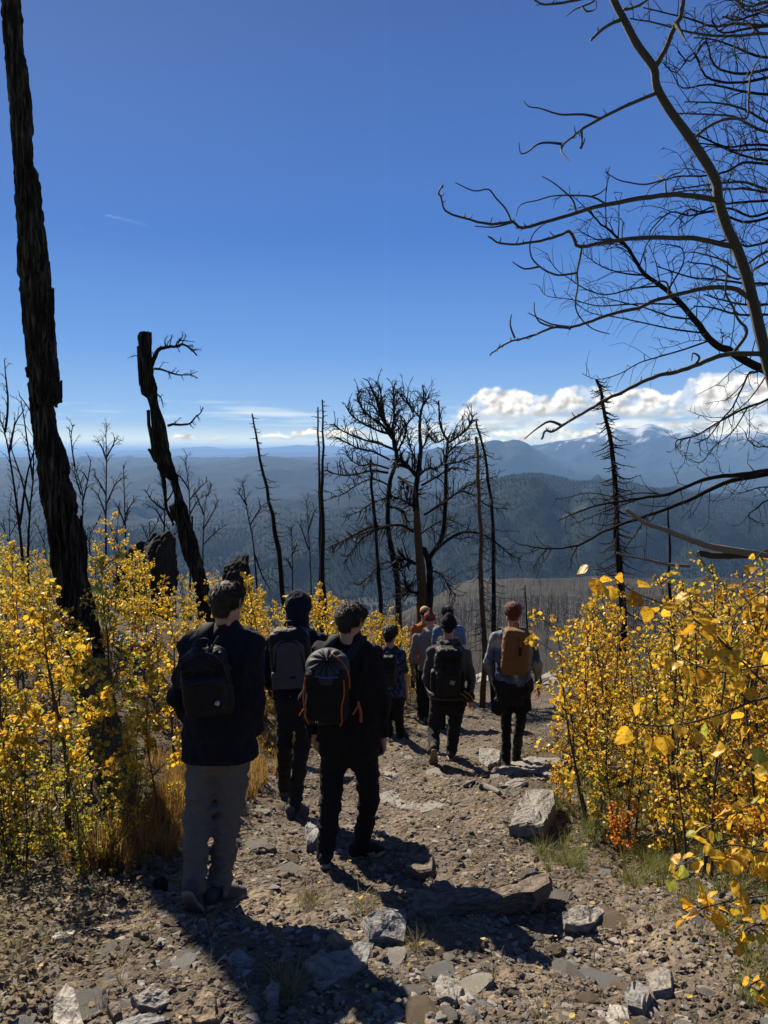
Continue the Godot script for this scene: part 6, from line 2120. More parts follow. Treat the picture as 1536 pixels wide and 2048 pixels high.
func cloth_mats() -> void:
	cloth_noise.seed = 9
	cloth_noise.frequency = 1.0
	cloth_noise.fractal_octaves = 2
	var weave := grey(71, 0.09, 0.7, 1.0, 3)
	var bump := grey(72, 0.06, 0, 1, 4)
	for q in [["black_fleece", 0.010, 0.010, 0.013, 0.95], ["navy_shirt", 0.010, 0.011, 0.018, 0.9], ["brown_fleece", 0.013, 0.010, 0.011, 0.95], ["navy_hoodie", 0.008, 0.010, 0.026, 0.95], ["grey_hoodie", 0.20, 0.20, 0.20, 0.95], ["dark_grey_hoodie", 0.075, 0.072, 0.070, 0.95],
			["orange_shirt", 0.42, 0.13, 0.03, 0.9], ["blue_shirt", 0.12, 0.20, 0.32, 0.9], ["grey_trousers", 0.15, 0.14, 0.124, 0.9], ["charcoal_trousers", 0.020, 0.021, 0.023, 0.9], ["black_trousers", 0.009, 0.010, 0.012, 0.85],
			["black_nylon", 0.010, 0.010, 0.011, 0.6], ["pack_grey", 0.075, 0.078, 0.088, 0.8], ["pack_top_grey", 0.05, 0.055, 0.065, 0.65], ["pack_green_black", 0.012, 0.017, 0.016, 0.65], ["pack_tan", 0.21, 0.108, 0.038, 0.8], ["strap_dark", 0.022, 0.026, 0.026, 0.8],
			["orange_cord", 0.50, 0.12, 0.03, 0.7], ["blue_cord", 0.06, 0.14, 0.38, 0.7], ["white_print", 0.55, 0.55, 0.55, 0.8], ["black_print", 0.010, 0.010, 0.011, 0.8], ["beanie_navy", 0.010, 0.011, 0.017, 0.95], ["beanie_rust", 0.20, 0.050, 0.025, 0.95], ["beanie_band", 0.35, 0.16, 0.12, 0.95],
			["cap_tan", 0.46, 0.30, 0.12, 0.9], ["cap_grey", 0.10, 0.11, 0.12, 0.9], ["sole_tan", 0.30, 0.25, 0.19, 0.85], ["sole_black", 0.018, 0.018, 0.018, 0.9], ["sole_grey", 0.10, 0.10, 0.10, 0.9], ["shoe_black", 0.014, 0.014, 0.015, 0.85], ["shoe_grey", 0.085, 0.085, 0.09, 0.85], ["boot_brown", 0.060, 0.040, 0.026, 0.8], ["boot_dark", 0.025, 0.022, 0.020, 0.8], ["tick_pink", 0.50, 0.20, 0.13, 0.7], ["lace", 0.2, 0.2, 0.2, 0.8], ["buckle", 0.03, 0.03, 0.03, 0.4], ["tan_leather", 0.26, 0.12, 0.035, 0.7], ["steel_dark", 0.03, 0.035, 0.04, 0.35]]:
		textured(q[0], lin(q[1], q[2], q[3]), weave, Vector3.ONE * 6.0, bump, 0.25, q[4], 0.3)
	textured("tie_dye", Color(1, 1, 1), ntex(73, 0.012, [[0.0, lin(0.02, 0.03, 0.06)], [0.4, lin(0.06, 0.09, 0.14)], [0.54, lin(0.14, 0.15, 0.155)], [0.64, lin(0.32, 0.31, 0.28)], [1.0, lin(0.16, 0.11, 0.07)]], 3), Vector3(0.8, 0.45, 0.8), bump, 0.25, 0.9, 0.3)
	textured("dark_print", Color(1, 1, 1), ntex(74, 0.02, [[0.0, lin(0.006, 0.008, 0.012)], [0.55, lin(0.012, 0.016, 0.026)], [0.63, lin(0.06, 0.11, 0.20)], [0.72, lin(0.03, 0.05, 0.09)], [1.0, lin(0.10, 0.15, 0.24)]], 3), Vector3(1.2, 1.2, 1.2), bump, 0.25, 0.9, 0.3)
	textured("skin", lin(0.42, 0.245, 0.175), grey(75, 0.05, 0.85, 1.0), Vector3.ONE * 5, null, 0, 0.55, 0.4)
	mats["skin"].subsurf_scatter_enabled = true
	mats["skin"].subsurf_scatter_strength = 0.08
	plain("eye_white", lin(0.7, 0.7, 0.68), 0.3)
	for q in [["hair_brown", 0.105, 0.068, 0.042], ["hair_dark", 0.014, 0.011, 0.009], ["hair_red", 0.26, 0.042, 0.014]]:
		textured(q[0], lin(q[1], q[2], q[3]), ntex(76, 0.05, [[0.0, Color(0.4, 0.4, 0.4)], [1.0, Color(1, 1, 1)]], 4), Vector3(16, 5, 16), grey(77, 0.06), 0.6, 0.55, 0.4)

func hand(m: MB, wrist: Vector3, dir: Vector3, thumb: Vector3, curl: float, cell: float) -> void:
	# palm, four unequal fingers that bend at two knuckles, a thumb that leaves the side of the palm
	dir = dir.normalized()
	thumb = (thumb - dir * thumb.dot(dir)).normalized()
	var palm := dir.cross(thumb).normalized()   # the side the fingers close towards is chosen by the sign of curl
	var f := Field.new(wrist - Vector3.ONE * 0.15, wrist + Vector3.ONE * 0.15, cell)
	if true:
		var c := wrist + dir * 0.07
		f = Field.new(c - Vector3.ONE * 0.135, c + Vector3.ONE * 0.135, cell)
	f.cap(wrist - dir * 0.03, wrist + dir * 0.01, 0.025, 0.024, 0.02)
	var lens := [0.070, 0.079, 0.073, 0.057]
	for i in 4:
		var off := (1.5 - i) * 0.0195
		var k := wrist + dir * (0.088 - absf(i - 1.2) * 0.004) + thumb * off
		f.cap(wrist + dir * 0.012 + thumb * off * 0.7, k, 0.0145, 0.0125, 0.018)
		var p := k
		var a := dir + thumb * off * 1.2
		a = a.normalized()
		var rad := 0.0093 if i < 3 else 0.0080
		for sgm in 3:
			a = a.rotated(thumb, curl * [0.45, 0.75, 0.5][sgm] * (1.0 + 0.1 * i))
			var q: Vector3 = p + a * lens[i] * [0.46, 0.31, 0.23][sgm]
			f.cap(p, q, rad, rad * 0.9, 0.004)
			p = q
			rad *= 0.92
	var t0 := wrist + dir * 0.028 + thumb * 0.022
	var td := (dir * 0.65 + thumb * 0.75).normalized().rotated(dir, -curl * 0.3)
	var t1 := t0 + td * 0.036
	var t2 := t1 + (td * 0.7 + dir * 0.5).normalized().rotated(thumb, curl * 0.3) * 0.03
	var t3 := t2 + (td * 0.4 + dir * 0.8).normalized().rotated(thumb, curl * 0.5) * 0.024
	f.cap(wrist + dir * 0.02 + thumb * 0.008, t0, 0.015, 0.014, 0.012)
	f.cap(t0, t1, 0.0135, 0.0115, 0.01)
	f.cap(t1, t2, 0.0112, 0.0100, 0.004)
	f.cap(t2, t3, 0.0100, 0.0085, 0.004)
	f.mesh(m)

func shoe(t: Node3D, base: Vector3, ankle: Vector3, fwd: Vector3, upper: String, sole: String, boot := false, cell := 0.006) -> MeshInstance3D:
	fwd = fwd.normalized()
	var side := fwd.cross(Vector3.UP).normalized()
	var up := side.cross(fwd).normalized()
	var heel := ankle - fwd * 0.055 - up * 0.060
	var ball := ankle + fwd * 0.115 - up * 0.065
	var toe := ankle + fwd * 0.180 - up * 0.066
	var lo := heel.min(toe).min(ankle) - Vector3.ONE * 0.12
	var hi := heel.max(toe).max(ankle) + Vector3.ONE * (0.14 if not boot else 0.17)
	var f := Field.new(lo, hi, cell)
	f.cap(heel + up * 0.03, ball + up * 0.012, 0.034, 0.038, 0.03)
	f.cap(ball + up * 0.012, toe + up * 0.006, 0.038, 0.030, 0.03)
	f.cap(heel + up * 0.05 + fwd * 0.01, ankle + up * (0.09 if boot else 0.005), 0.040, 0.047 if boot else 0.042, 0.03)
	f.cap(ankle + up * 0.01, ball + up * 0.03, 0.040, 0.030, 0.03)
	f.clip(heel - up * 0.012, -up)
	if not boot: f.clip_near(ankle + up * 0.035, up, 0.2)
	else: f.clip_near(ankle + up * 0.125, up, 0.2)
	var m := mb(base)
	f.mesh(m)
	var o := put(t, "boot" if boot else "shoe", m.build(), mats[upper])
	var g := Field.new(lo, hi, cell)
	g.cap(heel - up * 0.014, ball - up * 0.014, 0.036, 0.044, 0.03, 0.5, up)
	g.cap(ball - up * 0.014, toe - up * 0.008, 0.044, 0.035, 0.03, 0.5, up)
	g.clip(heel - up * 0.030, -up)
	g.clip(heel + up * 0.006, up)
	m = mb(base)
	g.mesh(m)
	put(o, "sole", m.build(), mats[sole])
	m = mb(base)
	for k in 4:
		var p := ankle + fwd * (0.03 + 0.022 * k) + up * (0.034 - 0.011 * k)
		m.tube(PackedVector3Array([p - side * 0.026 - up * 0.008, p + up * 0.003, p + side * 0.026 - up * 0.008]), 0.0028, 0.0028, 5)
	put(o, "lace", m.build(), mats["lace"])
	return o

func person(s: Dictionary) -> Dictionary:
	var d: float = s.d if s.has("d") else -gp(s.foot[0], s.foot[1]).z
	var J := func(key: String) -> Vector3:
		var a: Array = s[key]
		return at(a[0], a[1], d - (a[2] if a.size() > 2 else 0.0))
	var C: Vector3 = J.call("head")
	var N: Vector3 = J.call("neck")
	var sh := [J.call("shl"), J.call("shr")]
	var el := [J.call("ell"), J.call("elr")]
	var wr := [J.call("wrl"), J.call("wrr")]
	var hp := [J.call("hpl"), J.call("hpr")]
	var kn := [J.call("knl"), J.call("knr")]
	var an := [J.call("anl"), J.call("anr")]
	# feet reach the ground
	for k in 2:
		var low := gh(an[k].x, an[k].z) + 0.085
		if s.get("heel_up", -1) != k and absf(an[k].y - low) < 0.35: an[k].y = low
	var base := Vector3((an[0].x + an[1].x) * 0.5, 0, (an[0].z + an[1].z) * 0.5)
	base.y = gh(base.x, base.z)
	var t := thing("person", s.label, "person", base)
	var H: Vector3 = (hp[0] + hp[1]) * 0.5
	var up := (N - H).normalized()
	var cell: float = clampf(0.0095 + 0.00065 * d, 0.011, 0.019)
	var bulk: float = s.get("bulk", 1.0)
	var lo := C
	var hi := C
	for q in [N, sh[0], sh[1], el[0], el[1], wr[0], wr[1], hp[0], hp[1], kn[0], kn[1], an[0], an[1]]:
		lo = lo.min(q)
		hi = hi.max(q)
	lo -= Vector3.ONE * 0.26
	hi += Vector3.ONE * 0.26
	# --- the body, one continuous figure under its clothes
	var yaw: float = s.get("turn", 0.0)
	var nod: float = s.get("nod", 0.12)
	var hb := Basis(Vector3.UP, -yaw) * Basis(Vector3.RIGHT, -nod)
	var r := hb.x
	var u := hb.y
	var f := -hb.z
	var lg: float = s.get("leg", 1.0)
	var F0 := Field.new(lo, hi, cell * (1.15 if s.get("short", false) else 1.45))
	for k in 2:
		F0.cap(H.lerp(hp[k], 0.7), N.lerp(sh[k], 0.45) - up * 0.12, 0.095, 0.10, 0.08)
		F0.cap(N - up * 0.05, sh[k], 0.045, 0.05, 0.05)
		F0.cap(sh[k], el[k], 0.047, 0.036, 0.03)
		F0.cap(el[k], wr[k], 0.038, 0.026, 0.02)
		F0.cap(hp[k], kn[k], 0.078, 0.043 * minf(lg, 1.0), 0.03)
		F0.cap(kn[k], kn[k].lerp(an[k], 0.35) + Vector3(0, 0, 0.006), 0.042 * minf(lg, 1.0), 0.043 * minf(lg, 1.0), 0.02)
		F0.cap(kn[k].lerp(an[k], 0.35) + Vector3(0, 0, 0.006), an[k], 0.043 * minf(lg, 1.0), 0.030, 0.02)
		F0.cap(an[k], an[k] + (s["ft" + "lr"[k]] as Vector3).normalized() * 0.12 - Vector3(0, 0.04, 0), 0.032, 0.026, 0.02)
	F0.cap(H, N - up * 0.12, 0.09, 0.10, 0.06)
	F0.cap(N - up * 0.06, C - u * 0.07 - f * 0.015, 0.056, 0.052, 0.04)
	var body := mb(base)
	F0.mesh(body)
	var hc: float = 0.0055 if d < 6.5 else 0.0075
	var hf := Field.new(C - Vector3.ONE * 0.19, C + Vector3.ONE * 0.17, hc)
	hf.cap(C - f * 0.022 + u * 0.030, C + f * 0.028 + u * 0.034, 0.080, 0.074, 0.03)
	hf.cap(C + f * 0.030 - u * 0.01, C + f * 0.046 - u * 0.070, 0.064, 0.043, 0.03)
	hf.cap(C + r * 0.040 - u * 0.055, C + f * 0.055 - u * 0.095, 0.030, 0.026, 0.03)
	hf.cap(C - r * 0.040 - u * 0.055, C + f * 0.055 - u * 0.095, 0.030, 0.026, 0.03)
	hf.cap(C - f * 0.02 - u * 0.04, N - up * 0.01, 0.056, 0.058, 0.03)
	hf.cap(C + f * 0.088 - r * 0.03 + u * 0.022, C + f * 0.088 + r * 0.03 + u * 0.022, 0.014, 0.014, 0.02)
	for k in [-1, 1]: hf.carve(C + f * 0.108 + r * 0.032 * k + u * 0.004, C + f * 0.104 + r * 0.034 * k + u * 0.003, 0.014, 0.012)
	hf.cap(C + f * 0.100 + u * 0.008, C + f * 0.116 - u * 0.034, 0.009, 0.014, 0.014)
	hf.cap(C + f * 0.092 - r * 0.018 - u * 0.062, C + f * 0.092 + r * 0.018 - u * 0.062, 0.008, 0.008, 0.008)
	for k in [-1, 1]:
		hf.cap(C + r * 0.081 * k - f * 0.006 + u * 0.018, C + r * 0.079 * k + f * 0.002 - u * 0.024, 0.014, 0.010, 0.008, 0.55, (r * k + f * 0.4).normalized())
		hf.cap(C + r * 0.087 * k - f * 0.016 + u * 0.022, C + r * 0.085 * k - f * 0.012 - u * 0.008, 0.007, 0.006, 0.006)
	hf.mesh(body)
	for k in 2:
		var hd: Vector3 = s.get("hand" + "lr"[k], (wr[k] - el[k]))
		var th: Vector3 = s.get("thumb" + "lr"[k], Vector3(0.25 if k == 0 else -0.25, 0, -1))
		var cu: float = s.get("curl" + "lr"[k], 0.55)
		hand(body, wr[k], hd, th, -cu if k == 0 else cu, 0.0042 if d < 6.0 else 0.0062)
	put(t, "body", body.build(), mats["skin"])
	var eyes := mb(base)
	for k in [-1, 1]:
		var e: Vector3 = C + f * 0.088 + r * 0.032 * k + u * 0.004
		eyes.tube(PackedVector3Array([e - f * 0.006, e, e + f * 0.006, e + f * 0.0095]), 0.011, 0.005, 10)
	put(t, "eyes", eyes.build(), mats["eye_white"])
	# --- hair
	if s.has("hair"):
		var hair_len: float = s.get("hair_len", 0.0)
		var g := Field.new(C - Vector3.ONE * 0.21, C + Vector3.ONE * 0.18, hc)
		var puff: float = s.get("puff", 0.013)
		g.cap(C - f * 0.024 + u * 0.032, C + f * 0.030 + u * 0.036, 0.080 + puff, 0.074 + puff, 0.03)
		g.cap(C - f * 0.040 - u * 0.005, C - f * 0.052 - u * (0.045 + hair_len), 0.070 + puff * 0.6, 0.046 + puff * 0.5, 0.03)
		g.clip(C + f * 0.050 + u * 0.035, (f * 0.80 - u * 0.60).normalized())
		g.clip(C - u * (0.075 + hair_len) , (-u + f * 0.25).normalized())
		g.ruffle(cloth_noise, s.get("messy", 0.006), Vector3(40, 14, 40))
		var hm := mb(base)
		g.mesh(hm)
		var rr := RandomNumberGenerator.new()
		rr.seed = int(s.head[0])
		# locks that lie on it, combed down from the crown
		var cnt := hm.v.size()
		var face_n := (f * 0.80 - u * 0.60).normalized()
		var crown := C + u * 0.115 - f * 0.03
		for i in (1700 if d < 6.5 else 500):
			var k := rr.randi() % cnt
			var p := hm.v[k]
			var nn := hm.n[k]
			if (p - C - f * 0.050 - u * 0.035).dot(face_n) > -0.006 or (p - C).dot(u) < -0.066 - hair_len: continue
			var away := p - crown
			var down := (away - nn * away.dot(nn)).normalized() * 0.8 - u * 0.5 + r * 0.25
			down = (down - nn * down.dot(nn)).normalized() + Vector3(rr.randfn(), rr.randfn(), rr.randfn()) * (0.05 + s.get("messy", 0.006) * 14.0)
			down = (down - nn * down.dot(nn) * 0.9).normalized()
			var l := rr.randf_range(0.016, 0.036) * (1.0 + hair_len * 10.0)
			hm.tube(PackedVector3Array([p - nn * 0.002, p + down * l * 0.45 + nn * 0.0035, p + down * l + nn * (0.001 + s.get("messy", 0.006) * rr.randf())]), 0.0021, 0.0006, 3)
		put(t, "hair", hm.build(), mats[s.hair])
	if s.has("beanie"):
		var g := Field.new(C - Vector3.ONE * 0.19, C + Vector3.ONE * 0.19, hc)
		g.cap(C - f * 0.020 + u * 0.030, C + f * 0.026 + u * 0.036, 0.094, 0.088, 0.03)
		g.cap(C + u * 0.06 - f * 0.02, C + u * 0.105 - f * 0.02, 0.075, 0.045, 0.03)
		g.clip(C - u * 0.012 - f * 0.02, (-u + f * 0.28).normalized())
		g.ruffle(cloth_noise, 0.004, Vector3(60, 20, 60))
		var hm := mb(base)
		g.mesh(hm)
		var hat := put(t, "beanie", hm.build(), mats[s.beanie])
		hm = mb(base)
		for k in 3:
			var ring := PackedVector3Array()
			for i in 25:
				var a := TAU * i / 24.0
				ring.append(C + u * (-0.006 + 0.012 * k) + f * (cos(a) * 0.108 - 0.006 + 0.02 * (cos(a) * 0.5)) + r * sin(a) * 0.094 + u * cos(a) * 0.026)
			hm.tube(ring, 0.0085, 0.0085, 7)
		put(hat, "cuff", hm.build(), mats[s.beanie])
		if s.has("bobble"):
			g = Field.new(C + u * 0.15 - Vector3.ONE * 0.08, C + u * 0.15 + Vector3.ONE * 0.08, hc)
			g.cap(C + u * 0.150 - f * 0.02, C + u * 0.155 - f * 0.02, 0.028, 0.028)
			g.ruffle(cloth_noise, 0.010, Vector3(60, 60, 60))
			hm = mb(base)
			g.mesh(hm)
			put(hat, "bobble", hm.build(), mats[s.beanie])
			for k in 2:
				hm = mb(base)
				var ring := PackedVector3Array()
				for i in 25:
					var a := TAU * i / 24.0
					var w: float = [0.099, 0.088][k]
					ring.append(C + u * [0.050, 0.082][k] + f * (cos(a) * (w + 0.012) - 0.004) + r * sin(a) * w + u * cos(a) * 0.015)
				hm.tube(ring, 0.0075, 0.0075, 6)
				put(hat, "stripe", hm.build(), mats["beanie_band"])
	if s.has("cap"):
		var g := Field.new(C - Vector3.ONE * 0.19, C + Vector3.ONE * 0.22, hc)
		g.cap(C - f * 0.020 + u * 0.034, C + f * 0.026 + u * 0.040, 0.090, 0.084, 0.03)
		g.clip(C + u * 0.022, (-u + f * 0.1).normalized())
		var hm := mb(base)
		g.mesh(hm)
		var hat := put(t, "cap", hm.build(), mats[s.cap])
		g = Field.new(C - Vector3.ONE * 0.19, C + Vector3.ONE * 0.24, hc)
		g.cap(C + f * 0.09 + u * 0.034, C + f * 0.16 + u * 0.022, 0.075, 0.060, 0.02, 0.12, u)
		hm = mb(base)
		g.mesh(hm)
		put(hat, "brim", hm.build(), mats[s.cap])
	# --- upper garment
	var G := Field.new(lo, hi, cell)
	var hem: Vector3 = at(H.x / d * F + 768.0, s.hem, d)
	var rb := 0.112 * bulk
	for k in 2:
		G.cap(H.lerp(hp[k], 0.75), N.lerp(sh[k], 0.50) - up * 0.13, rb, rb + 0.010, 0.09)
		G.cap(N - up * 0.055, sh[k] - up * 0.005, 0.066, 0.062 * bulk, 0.07)
		var hh: Vector3 = H.lerp(hp[k], 0.82)
		G.cap(hh + up * 0.1, Vector3(hh.x, hem.y + 0.02, hh.z), rb + 0.006, rb + 0.020, 0.06)
	G.cap(H, N - up * 0.14, rb, rb + 0.01, 0.07)
	for k in 2:
		if s.get("short", false):
			var e: Vector3 = sh[k].lerp(el[k], 0.72)
			G.cap(sh[k], e, 0.062 * bulk, 0.062, 0.035)
		else:
			G.cap(sh[k], el[k], 0.062 * bulk, 0.053 * bulk, 0.035)
			G.cap(el[k], el[k].lerp(wr[k], 0.93), 0.054 * bulk, 0.043, 0.02)
			var e: Vector3 = el[k].lerp(wr[k], 0.8)
			G.cap(e, el[k].lerp(wr[k], 0.93), 0.048, 0.045, 0.01)
	if s.has("collar"): G.cap(N - up * 0.02, N + (C - N).normalized() * s.collar, 0.067, 0.064, 0.02)
	if s.get("hood", "") == "down":
		for i in 7:
			var a := PI * (i / 6.0) 
			var p := N + Vector3(cos(a) * 0.085, 0.015 - 0.02 * sin(a), sin(a) * 0.075 - 0.01)
			var q := N + Vector3(cos(a + 0.5) * 0.085, 0.015 - 0.02 * sin(a + 0.5), sin(a + 0.5) * 0.075 - 0.01)
			G.cap(p, q, 0.036, 0.036, 0.025)
		G.cap(N + Vector3(0, -0.02, 0.09), N + Vector3(0, -0.10, 0.125), 0.06, 0.05, 0.04)
	if s.get("hood", "") == "up":
		G.cap(C - f * 0.02 + u * 0.030, C + f * 0.03 + u * 0.040, 0.104, 0.098, 0.04)
		G.cap(C - f * 0.035 - u * 0.03, N - up * 0.03 - f * 0.03, 0.098, 0.092, 0.05)
		G.carve(C + f * 0.09 - u * 0.02, C + f * 0.25 - u * 0.03, 0.082, 0.01)
	G.ruffle(cloth_noise, s.get("crease", 0.010) * 1.5, Vector3(8, 6, 8))
	G.ruffle(cloth_noise, s.get("crease", 0.010) * 0.7, Vector3(17, 11, 17))
	G.clip_near(Vector3(H.x, hem.y, H.z), Vector3(0, -1, 0.06), 0.30)
	var gm := mb(base)
	G.mesh(gm)
	put(t, s.get("top_name", "jacket"), gm.build(), mats[s.top])
	# --- trousers
	var T := Field.new(Vector3(lo.x, lo.y, lo.z), Vector3(hi.x, H.y + 0.24, hi.z), cell)
	var lb: float = s.get("leg", 1.0)
	T.cap(hp[0], hp[1], 0.102, 0.102, 0.05)
	T.cap(H + up * 0.06, H - up * 0.02, 0.104, 0.108, 0.06)
	for k in 2:
		T.cap(hp[k], kn[k], 0.100 * lerpf(lb, 1.0, 0.5), 0.069 * lb, 0.055)
		T.cap(kn[k], an[k] + Vector3(0, -0.02, 0.0), 0.068 * lb, 0.062 * lb, 0.03)
	T.ruffle(cloth_noise, s.get("fold", 0.010) * 1.2, Vector3(6, 10, 6))
	T.ruffle(cloth_noise, s.get("fold", 0.010) * 0.8, Vector3(11, 22, 11))
	for k in 2: T.clip_near(an[k] - Vector3(0, 0.034, 0), Vector3(0, -1, 0), 0.16)
	gm = mb(base)
	T.mesh(gm)
	put(t, "trousers", gm.build(), mats[s.trousers])
	# --- shoes
	for k in 2:
		var kind: Array = s.shoes
		var sc := shoe(t, base, an[k], s["ft" + "lr"[k]], kind[0], kind[1], kind[2], 0.006 if d < 6.5 else 0.009)
		if s.has("tick") and k == 1:
			var fw: Vector3 = (s.ftr as Vector3).normalized()
			var sd := fw.cross(Vector3.UP).normalized()
			var tm := mb(base)
			var pts := PackedVector3Array()
			for i in 8:
				var w := i / 7.0
				pts.append(an[1] + fw * lerpf(0.085, -0.035, w) + Vector3.UP * (-0.052 + 0.045 * pow(absf(w - 0.15), 1.5)) + sd * lerpf(0.050, 0.042, w))
			tm.tube(pts, 0.009, 0.002, 6)
			put(sc, "tick", tm.build(), mats["tick_pink"])
	return {"t": t, "base": base, "d": d, "C": C, "N": N, "sh": sh, "el": el, "wr": wr, "hp": hp, "H": H, "up": up, "an": an}

func pack_frame(called: String, label: String, q: Dictionary, cx: float, cy: float, off: float, lean := 0.0, roll := 0.0) -> Dictionary:
	# a frame on somebody's back: x right, y up, z away from the back
	var c := at(cx, cy, q.d - off)
	var bs := Basis(Vector3.BACK, roll) * Basis(Vector3.RIGHT, lean)
	var o := thing(called, label, "backpack", c)
	return {"o": o, "c": c, "b": bs, "q": q}

func soft(p: Dictionary, called: String, parts: Array, mat: String, cell := 0.009, crease := 0.006, parent: Node3D = null) -> MeshInstance3D:
	# rounded boxes in the pack's own frame: [centre, half sizes, rounding, softness]
	var lo := Vector3.ONE * 9.0
	var hi := -lo
	var c: Vector3 = p.c
	var b: Basis = p.b
	for q in parts:
		var m: float = (q[1] as Vector3).length() + 0.03
		lo = lo.min(c + b * q[0] - Vector3.ONE * m)
		hi = hi.max(c + b * q[0] + Vector3.ONE * m)
	var f := Field.new(lo, hi, cell)
	for q in parts: f.box(c + b * q[0], b, q[1], q[2], q[3] if q.size() > 3 else 0.02)
	f.ruffle(cloth_noise, crease, Vector3(11, 14, 11))
	f.ruffle(cloth_noise, crease * 0.5, Vector3(30, 34, 30))
	var m := mb(c)
	f.mesh(m)
	return put(parent if parent else p.o, called, m.build(), mats[mat])

func cord(p: Dictionary, called: String, pts: Array, rad: float, mat: String, parent: Node3D = null) -> void:
	var line := PackedVector3Array()
	for v in pts: line.append(p.c + p.b * v)
	var m := mb(p.c)
	m.tube(smooth_line(line, 4), rad, rad, 7)
	put(parent if parent else p.o, called, m.build(), mats[mat])

func strap(p: Dictionary, k: int, from: Vector3, to: Vector3, wide: float, mat: String) -> void:
	# from the top of the pack over the shoulder, down the chest and back under the arm
	var q: Dictionary = p.q
	var s: Vector3 = q.sh[k]
	var n: Vector3 = q.N
	var top := n.lerp(s, 0.56)
	var sg := -1.0 if k == 0 else 1.0
	var pts := PackedVector3Array([p.c + p.b * from, (p.c + p.b * from).lerp(top + Vector3(0, 0.075, 0.07), 0.6), top + Vector3(0, 0.068, 0.035), top + Vector3(0, 0.064, -0.03), top + Vector3(0, 0.01, -0.105), n.lerp(s, 0.66) + Vector3(0, -0.13, -0.150), n.lerp(s, 0.85) + Vector3(0, -0.24, -0.13), s + Vector3(-0.035 * sg, -0.31, -0.05), p.c + p.b * to])
	var out := PackedVector3Array([Vector3(0, 0.5, 1), Vector3(0, 0.8, 0.7), Vector3(0, 1, 0.4), Vector3(0, 1, -0.3), Vector3(0, 0.4, -1), Vector3(0, 0, -1), Vector3(sg * 0.5, 0, -1), Vector3(sg, 0, -0.2), Vector3(sg, 0, 0.4)])
	var line := smooth_line(pts, 5)
	var oo := PackedVector3Array()
	for i in line.size(): oo.append(along(out, float(i) / (line.size() - 1)))
	var m := mb(p.c)
	m.ribbon(line, oo, wide, 0.014)
	put(p.o, "strap", m.build(), mats[mat])

